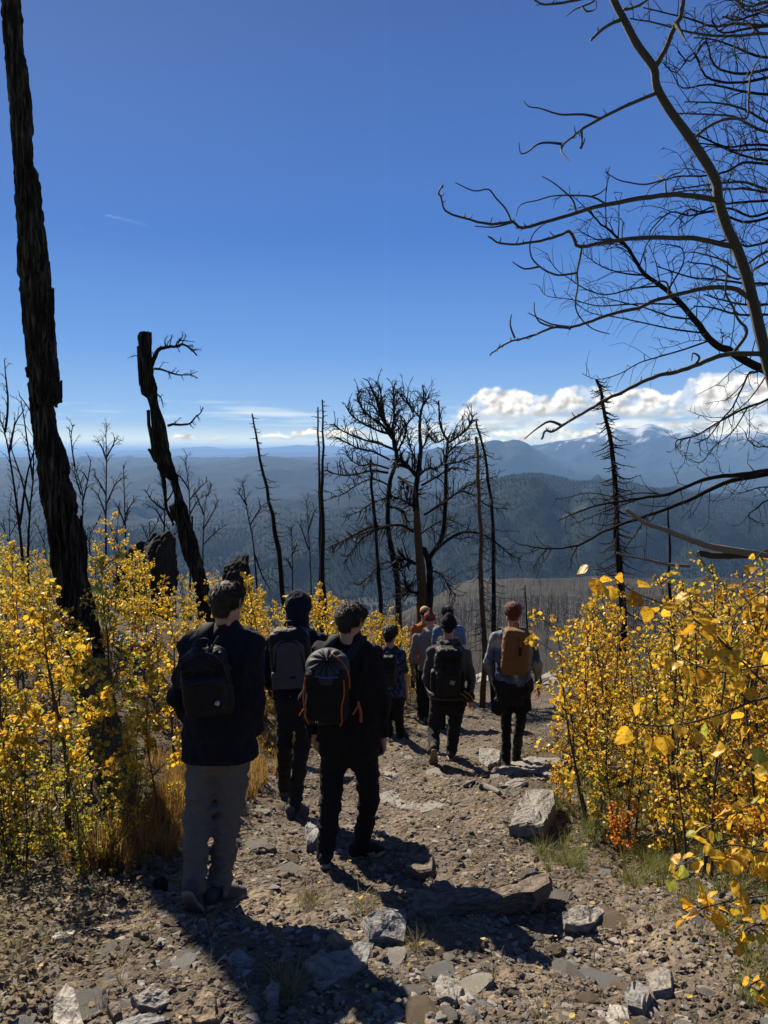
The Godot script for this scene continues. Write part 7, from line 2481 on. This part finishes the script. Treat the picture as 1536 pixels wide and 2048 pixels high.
func make_people() -> void:
	var q: Dictionary
	var p: Dictionary
	# farthest first
	person({"label": "person in an orange shirt and a tan cap, farthest down the trail, mostly hidden", "d": 12.9, "head": [850, 1226], "neck": [849, 1246], "shl": [829, 1257], "shr": [872, 1257], "ell": [824, 1290], "elr": [878, 1292], "wrl": [828, 1322, -0.05], "wrr": [876, 1325, -0.05],
		"hpl": [840, 1322], "hpr": [862, 1322], "knl": [840, 1368], "knr": [861, 1366], "anl": [841, 1408], "anr": [860, 1406], "ftl": Vector3(0, -0.2, -1), "ftr": Vector3(0.1, -0.2, -1), "hem": 1326, "top": "orange_shirt", "top_name": "shirt", "trousers": "charcoal_trousers", "shoes": ["shoe_black", "sole_black", false], "cap": "cap_tan", "hair": "hair_dark", "puff": 0.004, "turn": -0.2})
	person({"label": "person in a blue short sleeved shirt with a grey cap over dark curly hair", "d": 12.2, "head": [895, 1226], "neck": [896, 1247], "shl": [874, 1259], "shr": [921, 1259], "ell": [868, 1293], "elr": [928, 1293], "wrl": [872, 1325, -0.05], "wrr": [926, 1327, -0.05],
		"hpl": [885, 1324], "hpr": [909, 1324], "knl": [884, 1372], "knr": [910, 1370], "anl": [885, 1414], "anr": [909, 1412], "ftl": Vector3(0, -0.2, -1), "ftr": Vector3(0.1, -0.2, -1), "hem": 1330, "top": "blue_shirt", "top_name": "shirt", "short": true, "trousers": "charcoal_trousers", "shoes": ["shoe_black", "sole_black", false], "cap": "cap_grey", "hair": "hair_dark", "puff": 0.020, "messy": 0.016, "turn": 0.1})
	q = person({"label": "person in a light grey hoodie and striped rust beanie holding a dark bottle", "foot": [856, 1446], "head": [860, 1237], "neck": [860, 1262], "shl": [832, 1275], "shr": [888, 1275], "ell": [823, 1315, 0.03], "elr": [897, 1315], "wrl": [828, 1350, -0.05], "wrr": [892, 1350, -0.05], "handl": Vector3(-0.1, -1, -0.1), "curll": 0.9,
		"hpl": [848, 1348], "hpr": [874, 1348], "knl": [847, 1398], "knr": [873, 1396], "anl": [850, 1442], "anr": [870, 1438, -0.2], "ftl": Vector3(0, -0.3, -1), "ftr": Vector3(0.1, -0.2, -1), "hem": 1340, "top": "grey_hoodie", "top_name": "hoodie", "hood": "down", "trousers": "black_trousers", "shoes": ["shoe_grey", "sole_grey", false], "beanie": "beanie_rust", "bobble": true, "turn": 0.1})
	var bp: Vector3 = q.wr[0] + Vector3(-0.02, -0.10, -0.02)
	var bo := thing("water_bottle", "dark insulated bottle in the left hand of the light grey hoodie walker", "bottle", bp + Vector3(0, -0.13, 0))
	var m := mb(bo.position)
	m.tube(PackedVector3Array([bp + Vector3(0, -0.13, 0), bp + Vector3(0, -0.12, 0), bp + Vector3(0, 0.06, 0), bp + Vector3(0, 0.08, 0)]), 0.039, 0.034, 18)
	put(bo, "bottle_body", m.build(), mats["steel_dark"])
	m = mb(bo.position)
	m.tube(PackedVector3Array([bp + Vector3(0, 0.08, 0), bp + Vector3(0, 0.11, 0)]), 0.028, 0.026, 16)
	put(bo, "lid", m.build(), mats["black_nylon"])
	# the short sleeved teenager
	q = person({"label": "person with dark shaggy hair in a dark printed short sleeved shirt", "foot": [802, 1478], "head": [781, 1268], "neck": [780, 1294], "shl": [760, 1308], "shr": [801, 1308], "ell": [754, 1346], "elr": [811, 1352], "wrl": [762, 1385, -0.12], "wrr": [813, 1393, -0.02], "handr": Vector3(0, -1, -0.1), "curlr": 0.35,
		"hpl": [770, 1388], "hpr": [796, 1388], "knl": [772, 1428], "knr": [797, 1434], "anl": [780, 1462, -0.3], "anr": [802, 1468, 0.0], "ftl": Vector3(0, -0.2, -1), "ftr": Vector3(0.5, -0.15, -0.8), "hem": 1392, "top": "dark_print", "top_name": "shirt", "short": true, "trousers": "black_trousers", "shoes": ["shoe_black", "sole_black", false], "hair": "hair_dark", "puff": 0.020, "messy": 0.014, "hair_len": 0.025, "turn": 0.45, "nod": 0.2})
	p = pack_frame("backpack", "small black backpack on the shaggy haired walker in the printed shirt", q, 775, 1340, 0.20, 0.05)
	var o := soft(p, "pack_body", [[Vector3.ZERO, Vector3(0.13, 0.21, 0.075), 0.06], [Vector3(0, -0.05, 0.07), Vector3(0.105, 0.12, 0.045), 0.035]], "black_nylon", 0.012)
	soft(p, "front_pocket", [[Vector3(0, -0.07, 0.105), Vector3(0.09, 0.07, 0.03), 0.025]], "strap_dark", 0.012, 0.004)
	cord(p, "zip", [Vector3(-0.10, 0.06, 0.085), Vector3(-0.06, 0.14, 0.085), Vector3(0.06, 0.14, 0.085), Vector3(0.10, 0.06, 0.085)], 0.005, "strap_dark")
	cord(p, "handle", [Vector3(-0.03, 0.2, -0.03), Vector3(-0.02, 0.235, -0.03), Vector3(0.02, 0.235, -0.03), Vector3(0.03, 0.2, -0.03)], 0.007, "black_nylon")
	for k in 2: strap(p, k, Vector3(-0.07 if k == 0 else 0.07, 0.18, -0.06), Vector3(-0.12 if k == 0 else 0.12, -0.15, -0.05), 0.055, "strap_dark")
	# the walker with the navy beanie and the big dark pack
	q = person({"label": "person in a dark grey hoodie and navy beanie with a big dark pack", "foot": [892, 1520], "head": [897, 1250], "neck": [897, 1284], "shl": [863, 1304], "shr": [931, 1305], "ell": [853, 1356, 0.02], "elr": [943, 1358, 0.02], "wrl": [866, 1396, -0.12], "wrr": [939, 1398, -0.1],
		"hpl": [878, 1404], "hpr": [914, 1404], "knl": [868, 1458, 0.02], "knr": [908, 1464, -0.05], "anl": [867, 1498, 0.28], "anr": [902, 1514, -0.05], "heel_up": 0, "ftl": Vector3(0, -0.85, -0.5), "ftr": Vector3(0.1, -0.2, -1), "hem": 1396, "bulk": 1.0, "top": "dark_grey_hoodie", "top_name": "hoodie", "hood": "down", "trousers": "charcoal_trousers", "fold": 0.012, "leg": 1.06, "shoes": ["boot_brown", "sole_tan", true], "beanie": "beanie_navy", "hair": "hair_dark", "puff": 0.004, "turn": 0.05})
	p = pack_frame("backpack", "big dark green black hiking pack with a top lid and a pale printed label", q, 896, 1345, 0.22, 0.04, -0.04)
	o = soft(p, "pack_body", [[Vector3(0, -0.02, 0), Vector3(0.165, 0.27, 0.095), 0.075], [Vector3(0, -0.08, 0.08), Vector3(0.14, 0.17, 0.06), 0.05]], "pack_green_black", 0.011, 0.010)
	soft(p, "top_lid", [[Vector3(0, 0.245, 0.02), Vector3(0.155, 0.065, 0.115), 0.055]], "black_nylon", 0.011, 0.010)
	soft(p, "front_pocket", [[Vector3(0.03, -0.09, 0.135), Vector3(0.095, 0.11, 0.03), 0.025]], "pack_green_black", 0.011, 0.008)
	for sx in [-1, 1]: soft(p, "side_pocket", [[Vector3(0.17 * sx, -0.09, 0.0), Vector3(0.03, 0.12, 0.06), 0.028]], "black_nylon", 0.011, 0.008)
	m = mb(p.c)
	m.block(p.c + p.b * Vector3(0.04, -0.06, 0.168), p.b * Basis(Vector3.BACK, -0.25), Vector3(0.035, 0.028, 0.003), 0.001)
	var lab := put(p.o, "label", m.build(), mats["strap_dark"])
	for k in 5:
		m = mb(p.c)
		var bb: Basis = p.b * Basis(Vector3.BACK, -0.25)
		m.block(p.c + p.b * Vector3(0.04, -0.06, 0.172) + bb * Vector3(-0.002 * (k % 3), 0.019 - 0.0095 * k, 0), bb, Vector3(0.028 - 0.003 * (k % 2), 0.0026, 0.0012), 0.0005)
		put(lab, "print", m.build(), mats["white_print"])
	for sx in [-1, 1]:
		cord(p, "lid_strap", [Vector3(0.09 * sx, 0.2, 0.13), Vector3(0.095 * sx, 0.1, 0.135), Vector3(0.09 * sx, 0.02, 0.15)], 0.008, "strap_dark")
	cord(p, "bungee", [Vector3(-0.13, 0.12, 0.11), Vector3(0.0, 0.04, 0.145), Vector3(0.13, 0.12, 0.11), Vector3(0.0, 0.18, 0.115), Vector3(-0.13, 0.12, 0.11)], 0.004, "black_print")
	cord(p, "handle", [Vector3(-0.04, 0.29, -0.05), Vector3(-0.03, 0.335, -0.05), Vector3(0.03, 0.335, -0.05), Vector3(0.04, 0.29, -0.05)], 0.008, "black_nylon")
	for k in 2: strap(p, k, Vector3(-0.08 if k == 0 else 0.08, 0.22, -0.08), Vector3(-0.15 if k == 0 else 0.15, -0.2, -0.05), 0.065, "strap_dark")
	# hip belt with gear strapped to it
	cord(p, "hip_belt", [Vector3(-0.22, -0.26, -0.16), Vector3(-0.17, -0.27, 0.02), Vector3(0.0, -0.28, 0.06), Vector3(0.17, -0.27, 0.02), Vector3(0.22, -0.26, -0.16)], 0.022, "black_nylon")
	var gear := thing("strapped_gear", "dark roll of gear with brown and yellow straps hung under the big pack", "gear", p.c + Vector3(0.22, -0.27, 0.05))
	p = {"o": gear, "c": gear.position, "b": Basis(Vector3.BACK, -0.25)}
	soft(p, "roll", [[Vector3.ZERO, Vector3(0.085, 0.055, 0.055), 0.045]], "boot_dark", 0.011, 0.012)
	cord(p, "gear_strap", [Vector3(-0.06, 0.06, 0.03), Vector3(0.02, 0.04, 0.062), Vector3(0.07, -0.03, 0.05), Vector3(0.06, -0.13, 0.03)], 0.006, "cap_tan")
	cord(p, "gear_strap", [Vector3(-0.16, 0.02, 0.03), Vector3(-0.07, 0.03, 0.06), Vector3(0.04, -0.03, 0.064), Vector3(0.09, -0.05, 0.03)], 0.007, "tan_leather")
	cord(p, "pole", [Vector3(-0.42, -0.09, 0.03), Vector3(-0.25, -0.04, 0.05), Vector3(-0.08, -0.01, 0.055)], 0.008, "black_nylon")
	cord(p, "pole", [Vector3(-0.40, -0.05, 0.02), Vector3(-0.25, -0.02, 0.04), Vector3(-0.08, 0.02, 0.05)], 0.008, "strap_dark")
	# the redhead with the tan pack
	q = person({"label": "person with short red hair, tie dyed shirt and a dark jacket round the waist", "foot": [1016, 1542], "head": [1026, 1225], "neck": [1027, 1256], "shl": [990, 1276], "shr": [1060, 1276], "ell": [975, 1326, 0.02], "elr": [1074, 1328, 0.02], "wrl": [986, 1364, -0.12], "wrr": [1077, 1374, -0.04], "handr": Vector3(0, -1, -0.15), "curlr": 0.4,
		"hpl": [1012, 1378], "hpr": [1042, 1378], "knl": [1013, 1448], "knr": [1041, 1440], "anl": [1012, 1524, 0.03], "anr": [1032, 1490, -0.35], "ftl": Vector3(0.12, -0.32, -0.9), "ftr": Vector3(0.3, -0.15, -0.9), "hem": 1368, "top": "tie_dye", "top_name": "shirt", "trousers": "black_trousers", "leg": 0.86, "shoes": ["boot_dark", "sole_black", true], "hair": "hair_red", "puff": 0.017, "turn": 0.12, "nod": 0.2})
	var W := Field.new(q.H - Vector3(0.34, 0.42, 0.3), q.H + Vector3(0.34, 0.2, 0.3), 0.0135)
	W.cap(q.H + Vector3(-0.10, 0.05, 0), q.H + Vector3(0.10, 0.05, 0), 0.135, 0.135, 0.04)
	W.cap(q.H + Vector3(-0.12, 0.03, 0.06), q.H + Vector3(-0.17, -0.20, 0.07), 0.075, 0.095, 0.05, 0.55, Vector3(0.3, 0, 1).normalized())
	W.cap(q.H + Vector3(0.13, 0.02, 0.03), q.H + Vector3(0.19, -0.24, 0.03), 0.055, 0.022, 0.04)
	W.cap(q.H + Vector3(0.0, 0.02, 0.09), q.H + Vector3(0.02, -0.10, 0.10), 0.10, 0.08, 0.05, 0.5, Vector3(0, 0, 1))
	W.ruffle(cloth_noise, 0.016, Vector3(14, 8, 14))
	W.ruffle(cloth_noise, 0.007, Vector3(34, 34, 34))
	m = mb(q.base)
	W.mesh(m)
	put(q.t, "waist_jacket", m.build(), mats["black_nylon"])
	p = pack_frame("backpack", "tan roll top backpack with a leather strap on the red haired walker", q, 1030, 1302, 0.21, 0.05, -0.05)
	soft(p, "pack_body", [[Vector3(0, -0.03, 0), Vector3(0.15, 0.24, 0.095), 0.075], [Vector3(0.0, 0.16, 0.01), Vector3(0.135, 0.09, 0.085), 0.06]], "pack_tan", 0.011, 0.009)
	soft(p, "top_flap", [[Vector3(0.0, 0.225, 0.03), Vector3(0.14, 0.04, 0.095), 0.036]], "pack_tan", 0.011, 0.006)
	cord(p, "centre_strap", [Vector3(0.035, 0.22, 0.13), Vector3(0.035, 0.10, 0.115), Vector3(0.035, 0.0, 0.108)], 0.011, "tan_leather")
	m = mb(p.c)
	m.block(p.c + p.b * Vector3(0.035, 0.03, 0.115), p.b, Vector3(0.016, 0.05, 0.008), 0.003)
	put(p.o, "buckle", m.build(), mats["boot_dark"])
	cord(p, "seam", [Vector3(-0.13, 0.12, 0.085), Vector3(-0.14, -0.1, 0.085), Vector3(-0.10, -0.25, 0.07)], 0.004, "tan_leather")
	cord(p, "handle", [Vector3(-0.03, 0.25, -0.05), Vector3(-0.025, 0.30, -0.05), Vector3(0.025, 0.30, -0.05), Vector3(0.03, 0.25, -0.05)], 0.007, "tan_leather")
	for k in 2: strap(p, k, Vector3(-0.08 if k == 0 else 0.08, 0.2, -0.08), Vector3(-0.14 if k == 0 else 0.14, -0.2, -0.05), 0.06, "strap_dark")
	# the hooded walker with the grey pack
	q = person({"label": "person with a navy hood pulled up, walking left of the brown fleece walker", "foot": [586, 1622], "head": [597, 1212], "neck": [596, 1258], "shl": [549, 1282], "shr": [640, 1282], "ell": [531, 1345, 0.02], "elr": [652, 1345], "wrl": [552, 1392, -0.2], "wrr": [640, 1398, -0.18], "handl": Vector3(0.5, -0.3, -0.9), "handr": Vector3(-0.4, -0.4, -0.9),
		"hpl": [573, 1392], "hpr": [612, 1392], "knl": [569, 1484, 0.0], "knr": [605, 1492, 0.05], "anl": [569, 1560, -0.35], "anr": [588, 1598, 0.08], "ftl": Vector3(0, -0.3, -0.9), "ftr": Vector3(0.5, -0.2, -0.8), "hem": 1384, "top": "navy_hoodie", "top_name": "hoodie", "hood": "up", "trousers": "charcoal_trousers", "leg": 0.95, "fold": 0.012, "shoes": ["shoe_grey", "sole_grey", false], "hair": "hair_dark", "puff": 0.004, "nod": 0.2})
	p = pack_frame("backpack", "grey laptop backpack with an arched front panel and a black emblem", q, 581, 1310, 0.21, 0.06, 0.06)
	soft(p, "pack_body", [[Vector3(0, -0.02, 0), Vector3(0.168, 0.235, 0.085), 0.055], [Vector3(0, 0.14, 0.0), Vector3(0.14, 0.10, 0.075), 0.07]], "black_nylon", 0.010, 0.006)
	o = soft(p, "front_panel", [[Vector3(0, -0.06, 0.075), Vector3(0.13, 0.185, 0.04), 0.035], [Vector3(0, 0.06, 0.07), Vector3(0.085, 0.10, 0.035), 0.033, 0.05]], "pack_grey", 0.009, 0.005)
	soft(p, "lower_panel", [[Vector3(0, -0.18, 0.085), Vector3(0.158, 0.075, 0.035), 0.02]], "pack_grey", 0.009, 0.004)
	cord(p, "zip", [Vector3(-0.125, -0.10, 0.112), Vector3(-0.10, 0.06, 0.112), Vector3(-0.07, 0.13, 0.106), Vector3(0.0, 0.155, 0.104), Vector3(0.07, 0.13, 0.106), Vector3(0.10, 0.06, 0.112), Vector3(0.125, -0.10, 0.112)], 0.007, "black_print")
	for sx in [-1, 1]:  # the emblem: two arcs that lock into each other
		var arc := []
		for i in 9:
			var a := lerpf(-1.15, 1.15, i / 8.0)
			arc.append(Vector3(0.022 + sin(a) * 0.024, -0.152 + sx * (0.010 - cos(a) * 0.016), 0.1215))
		cord(p, "emblem", arc, 0.0045, "black_print", o)
	cord(p, "handle", [Vector3(-0.03, 0.23, -0.04), Vector3(-0.025, 0.275, -0.04), Vector3(0.025, 0.275, -0.04), Vector3(0.03, 0.23, -0.04)], 0.008, "black_nylon")
	for k in 2: strap(p, k, Vector3(-0.085 if k == 0 else 0.085, 0.19, -0.08), Vector3(-0.15 if k == 0 else 0.15, -0.2, -0.05), 0.07, "pack_grey")
	# the walker in the dark fleece with the drawstring pack
	q = person({"label": "person with short brown hair in a dark brown fleece and black trousers", "foot": [680, 1728], "head": [702, 1241], "neck": [700, 1278], "shl": [645, 1303], "shr": [743, 1308], "ell": [617, 1400, 0.0], "elr": [764, 1402, 0.02], "wrl": [630, 1472, -0.16], "wrr": [765, 1474, -0.06], "handr": Vector3(0.02, -1, -0.25), "thumbr": Vector3(-0.45, 0, -0.9), "curlr": 0.75,
		"hpl": [670, 1482], "hpr": [727, 1482], "knl": [661, 1604, 0.02], "knr": [738, 1602, -0.05], "anl": [650, 1716, 0.05], "anr": [721, 1694, -0.12], "ftl": Vector3(-0.12, -0.42, -0.9), "ftr": Vector3(0.75, -0.12, -0.55), "hem": 1478, "bulk": 1.03, "top": "brown_fleece", "top_name": "fleece", "collar": 0.05, "trousers": "black_trousers", "fold": 0.012, "shoes": ["shoe_black", "sole_tan", false], "tick": true, "hair": "hair_brown", "puff": 0.010, "messy": 0.005, "turn": 0.62, "nod": 0.3, "crease": 0.012})
	var held: Vector3 = q.wr[1] + Vector3(-0.025, -0.085, 0.0)
	m = mb(held)
	m.block(held, Basis(Vector3.UP, 0.3) * Basis(Vector3.BACK, 0.2), Vector3(0.020, 0.035, 0.012), 0.006)
	tag(put(self, "camera_case", m.build(), mats["black_print"], held), "small black object in the right hand of the brown fleece walker", "case")
	p = pack_frame("backpack", "black drawstring pack with orange cords and a blue rim", q, 655, 1368, 0.22, 0.06, -0.03)
	soft(p, "pack_body", [[Vector3(0, -0.06, 0), Vector3(0.136, 0.185, 0.105), 0.065], [Vector3(0.0, 0.06, 0.0), Vector3(0.132, 0.08, 0.10), 0.06]], "black_nylon", 0.009, 0.007)
	# the gathered top, pleated towards its knot
	m = mb(p.c)
	var axis := (p.b * Vector3(0, 0.72, 0.70) as Vector3).normalized()
	var ax1: Vector3 = (p.b as Basis).x
	var ax2 := axis.cross(ax1).normalized()
	var tc: Vector3 = p.c + p.b * Vector3(0.0, 0.125, 0.02)
	var rings := 9
	var seg := 104
	for i in rings:
		var w := float(i) / (rings - 1)
		for k in seg:
			var a := TAU * k / seg
			var pl := sin(a * 13.0 + 0.6 * sin(a * 3.0)) * 0.010 * sin(PI * clampf(w * 0.95 + 0.08, 0, 1)) 
			var rad := w * 0.140
			var y := 0.075 * (1.0 - pow(w, 2.4)) + pl - 0.012 * exp(-w * 18.0)
			m.vert(tc + (ax1 * cos(a) * rad + ax2 * sin(a) * rad * 0.92) + axis * y, axis)
	for i in rings - 1:
		for k in seg:
			var a := i * seg + k
			var b := i * seg + (k + 1) % seg
			m.quad(a, b, b + seg, a + seg)
	m.smooth = false
	o = put(p.o, "drawstring_top", m.build(), mats["pack_top_grey"])
	m = mb(p.c)
	m.tube(PackedVector3Array([tc + axis * 0.055, tc + axis * 0.075, tc + axis * 0.082]), 0.009, 0.006, 9)
	put(o, "knot", m.build(), mats["black_nylon"])
	var rim := []
	for i in 15:
		var a := lerpf(PI * 0.93, PI * 2.05, i / 14.0)
		rim.append(Vector3(cos(a) * 0.135, 0.103 - 0.03 * sin(a) * -0.6 , 0.010 - sin(a) * 0.108))
	cord(p, "blue_rim", rim, 0.0055, "blue_cord")
	cord(p, "orange_piping", [Vector3(0.02, 0.215, 0.05), Vector3(0.07, 0.195, 0.075), Vector3(0.115, 0.15, 0.09), Vector3(0.138, 0.09, 0.085), Vector3(0.145, 0.01, 0.085)], 0.005, "orange_cord")
	cord(p, "orange_cord", [Vector3(0.108, 0.07, 0.112), Vector3(0.112, -0.02, 0.118), Vector3(0.098, -0.10, 0.122), Vector3(0.102, -0.19, 0.112), Vector3(0.092, -0.235, 0.10)], 0.0052, "orange_cord")
	cord(p, "orange_cord", [Vector3(-0.135, 0.06, 0.07), Vector3(-0.142, -0.05, 0.08), Vector3(-0.135, -0.13, 0.085), Vector3(-0.12, -0.20, 0.09), Vector3(-0.105, -0.23, 0.09), Vector3(-0.125, -0.19, 0.095)], 0.005, "orange_cord")
	cord(p, "orange_cord", [Vector3(-0.135, -0.13, 0.085), Vector3(-0.155, -0.16, 0.085), Vector3(-0.165, -0.18, 0.08)], 0.004, "orange_cord")
	cord(p, "orange_strap", [Vector3(0.195, -0.10, 0.02), Vector3(0.215, -0.17, 0.02), Vector3(0.218, -0.24, 0.01)], 0.009, "orange_cord")
	cord(p, "orange_strap", [Vector3(0.205, -0.11, 0.02), Vector3(0.185, -0.15, 0.03), Vector3(0.165, -0.18, 0.04)], 0.007, "orange_cord")
	# the small pale mark: neck, body and two legs of a standing animal
	for k in 4:
		m = mb(p.c)
		var v: Array = [[Vector3(-0.062, -0.192, 0.1), Vector3(0.0035, 0.012, 0.0015)], [Vector3(-0.056, -0.198, 0.1), Vector3(0.0085, 0.0045, 0.0015)], [Vector3(-0.061, -0.207, 0.1), Vector3(0.003, 0.008, 0.0015)], [Vector3(-0.050, -0.207, 0.1), Vector3(0.003, 0.008, 0.0015)]][k]
		m.block(p.c + p.b * (v[0] + Vector3(0, 0, 0.004)), p.b, v[1], 0.0006)
		put(p.o, "emblem", m.build(), mats["white_print"])
	for k in 2: strap(p, k, Vector3(-0.09 if k == 0 else 0.09, 0.10, -0.09), Vector3(-0.13 if k == 0 else 0.13, -0.2, -0.05), 0.062, "strap_dark")
	# the first walker
	q = person({"label": "person with short brown hair in a navy overshirt and grey trousers, nearest to the viewer", "foot": [428, 1812], "head": [456, 1204], "neck": [453, 1254], "shl": [388, 1287], "shr": [503, 1285], "ell": [357, 1396, 0.0], "elr": [509, 1400, 0.02], "wrl": [381, 1450, -0.14], "wrr": [508, 1462, -0.08], "handl": Vector3(0.5, -0.45, -0.8), "handr": Vector3(-0.3, -0.8, -0.5), "curll": 0.4, "curlr": 0.4,
		"hpl": [409, 1496], "hpr": [470, 1496], "knl": [395, 1630, 0.02], "knr": [455, 1648, -0.04], "anl": [388, 1772, 0.10], "anr": [436, 1786, -0.02], "heel_up": 0, "ftl": Vector3(0.06, -0.82, -0.55), "ftr": Vector3(0.66, -0.14, -0.72), "hem": 1514, "bulk": 1.06, "top": "navy_shirt", "top_name": "overshirt", "collar": 0.035, "crease": 0.013, "trousers": "grey_trousers", "leg": 1.06, "fold": 0.014, "shoes": ["shoe_grey", "sole_tan", false], "hair": "hair_brown", "puff": 0.008, "messy": 0.004, "turn": 0.42, "nod": 0.18})
	p = pack_frame("backpack", "black daypack slung on the left shoulder of the nearest walker, with a white tag", q, 412, 1356, 0.20, 0.05, 0.12)
	soft(p, "pack_body", [[Vector3(0, -0.03, 0), Vector3(0.132, 0.178, 0.075), 0.065], [Vector3(0.01, 0.07, 0.0), Vector3(0.112, 0.10, 0.065), 0.062]], "black_nylon", 0.008, 0.017)
	o = soft(p, "front_pocket", [[Vector3(0.0, -0.07, 0.075), Vector3(0.115, 0.11, 0.04), 0.036]], "black_nylon", 0.009, 0.008)
	cord(p, "zip", [Vector3(-0.13, 0.0, 0.075), Vector3(-0.11, 0.09, 0.078), Vector3(-0.05, 0.15, 0.072), Vector3(0.05, 0.155, 0.07), Vector3(0.115, 0.10, 0.074), Vector3(0.135, 0.0, 0.072)], 0.0055, "strap_dark")
	cord(p, "handle", [Vector3(-0.03, 0.165, -0.02), Vector3(-0.02, 0.205, -0.02), Vector3(0.03, 0.205, -0.02), Vector3(0.04, 0.165, -0.02)], 0.008, "black_nylon")
	cord(p, "loose_strap", [Vector3(0.04, 0.15, 0.03), Vector3(0.075, 0.185, 0.04), Vector3(0.105, 0.225, 0.02)], 0.006, "strap_dark")
	cord(p, "compression_strap", [Vector3(-0.14, -0.02, 0.05), Vector3(-0.06, 0.01, 0.11), Vector3(0.05, 0.015, 0.112), Vector3(0.14, -0.01, 0.05)], 0.006, "strap_dark")
	m = mb(p.c)
	var tp: Vector3 = p.c + p.b * Vector3(0.072, -0.105, 0.115)
	m.tube(PackedVector3Array([tp, tp + p.b * Vector3(0, 0, 0.006)]), 0.013, 0.013, 18)
	var tg := put(p.o, "tag", m.build(), mats["white_print"])
	m = mb(p.c)
	m.tube(PackedVector3Array([tp + p.b * Vector3(0, 0, 0.005), tp + p.b * Vector3(0, 0, 0.0085)]), 0.0085, 0.0085, 16)
	put(tg, "disc", m.build(), mats["pack_grey"])
	strap(p, 0, Vector3(-0.05, 0.14, -0.05), Vector3(-0.13, -0.17, -0.04), 0.062, "strap_dark")

func _ready() -> void:
	noise_a.seed = 1; noise_a.frequency = 1.0; noise_a.fractal_octaves = 4
	noise_b.seed = 2; noise_b.frequency = 1.0; noise_b.fractal_octaves = 4
	noise_c.seed = 3; noise_c.frequency = 1.0; noise_c.fractal_octaves = 3
	rng.seed = 42
	stage()
	make_ground()
	make_far()
	wood_mats()
	rock_mats()
	make_snags()
	make_bare_aspen()
	make_right_conifer()
	make_centre_trees()
	make_rocks()
	plant_mats()
	cloth_mats()
	make_people()
	make_brush()
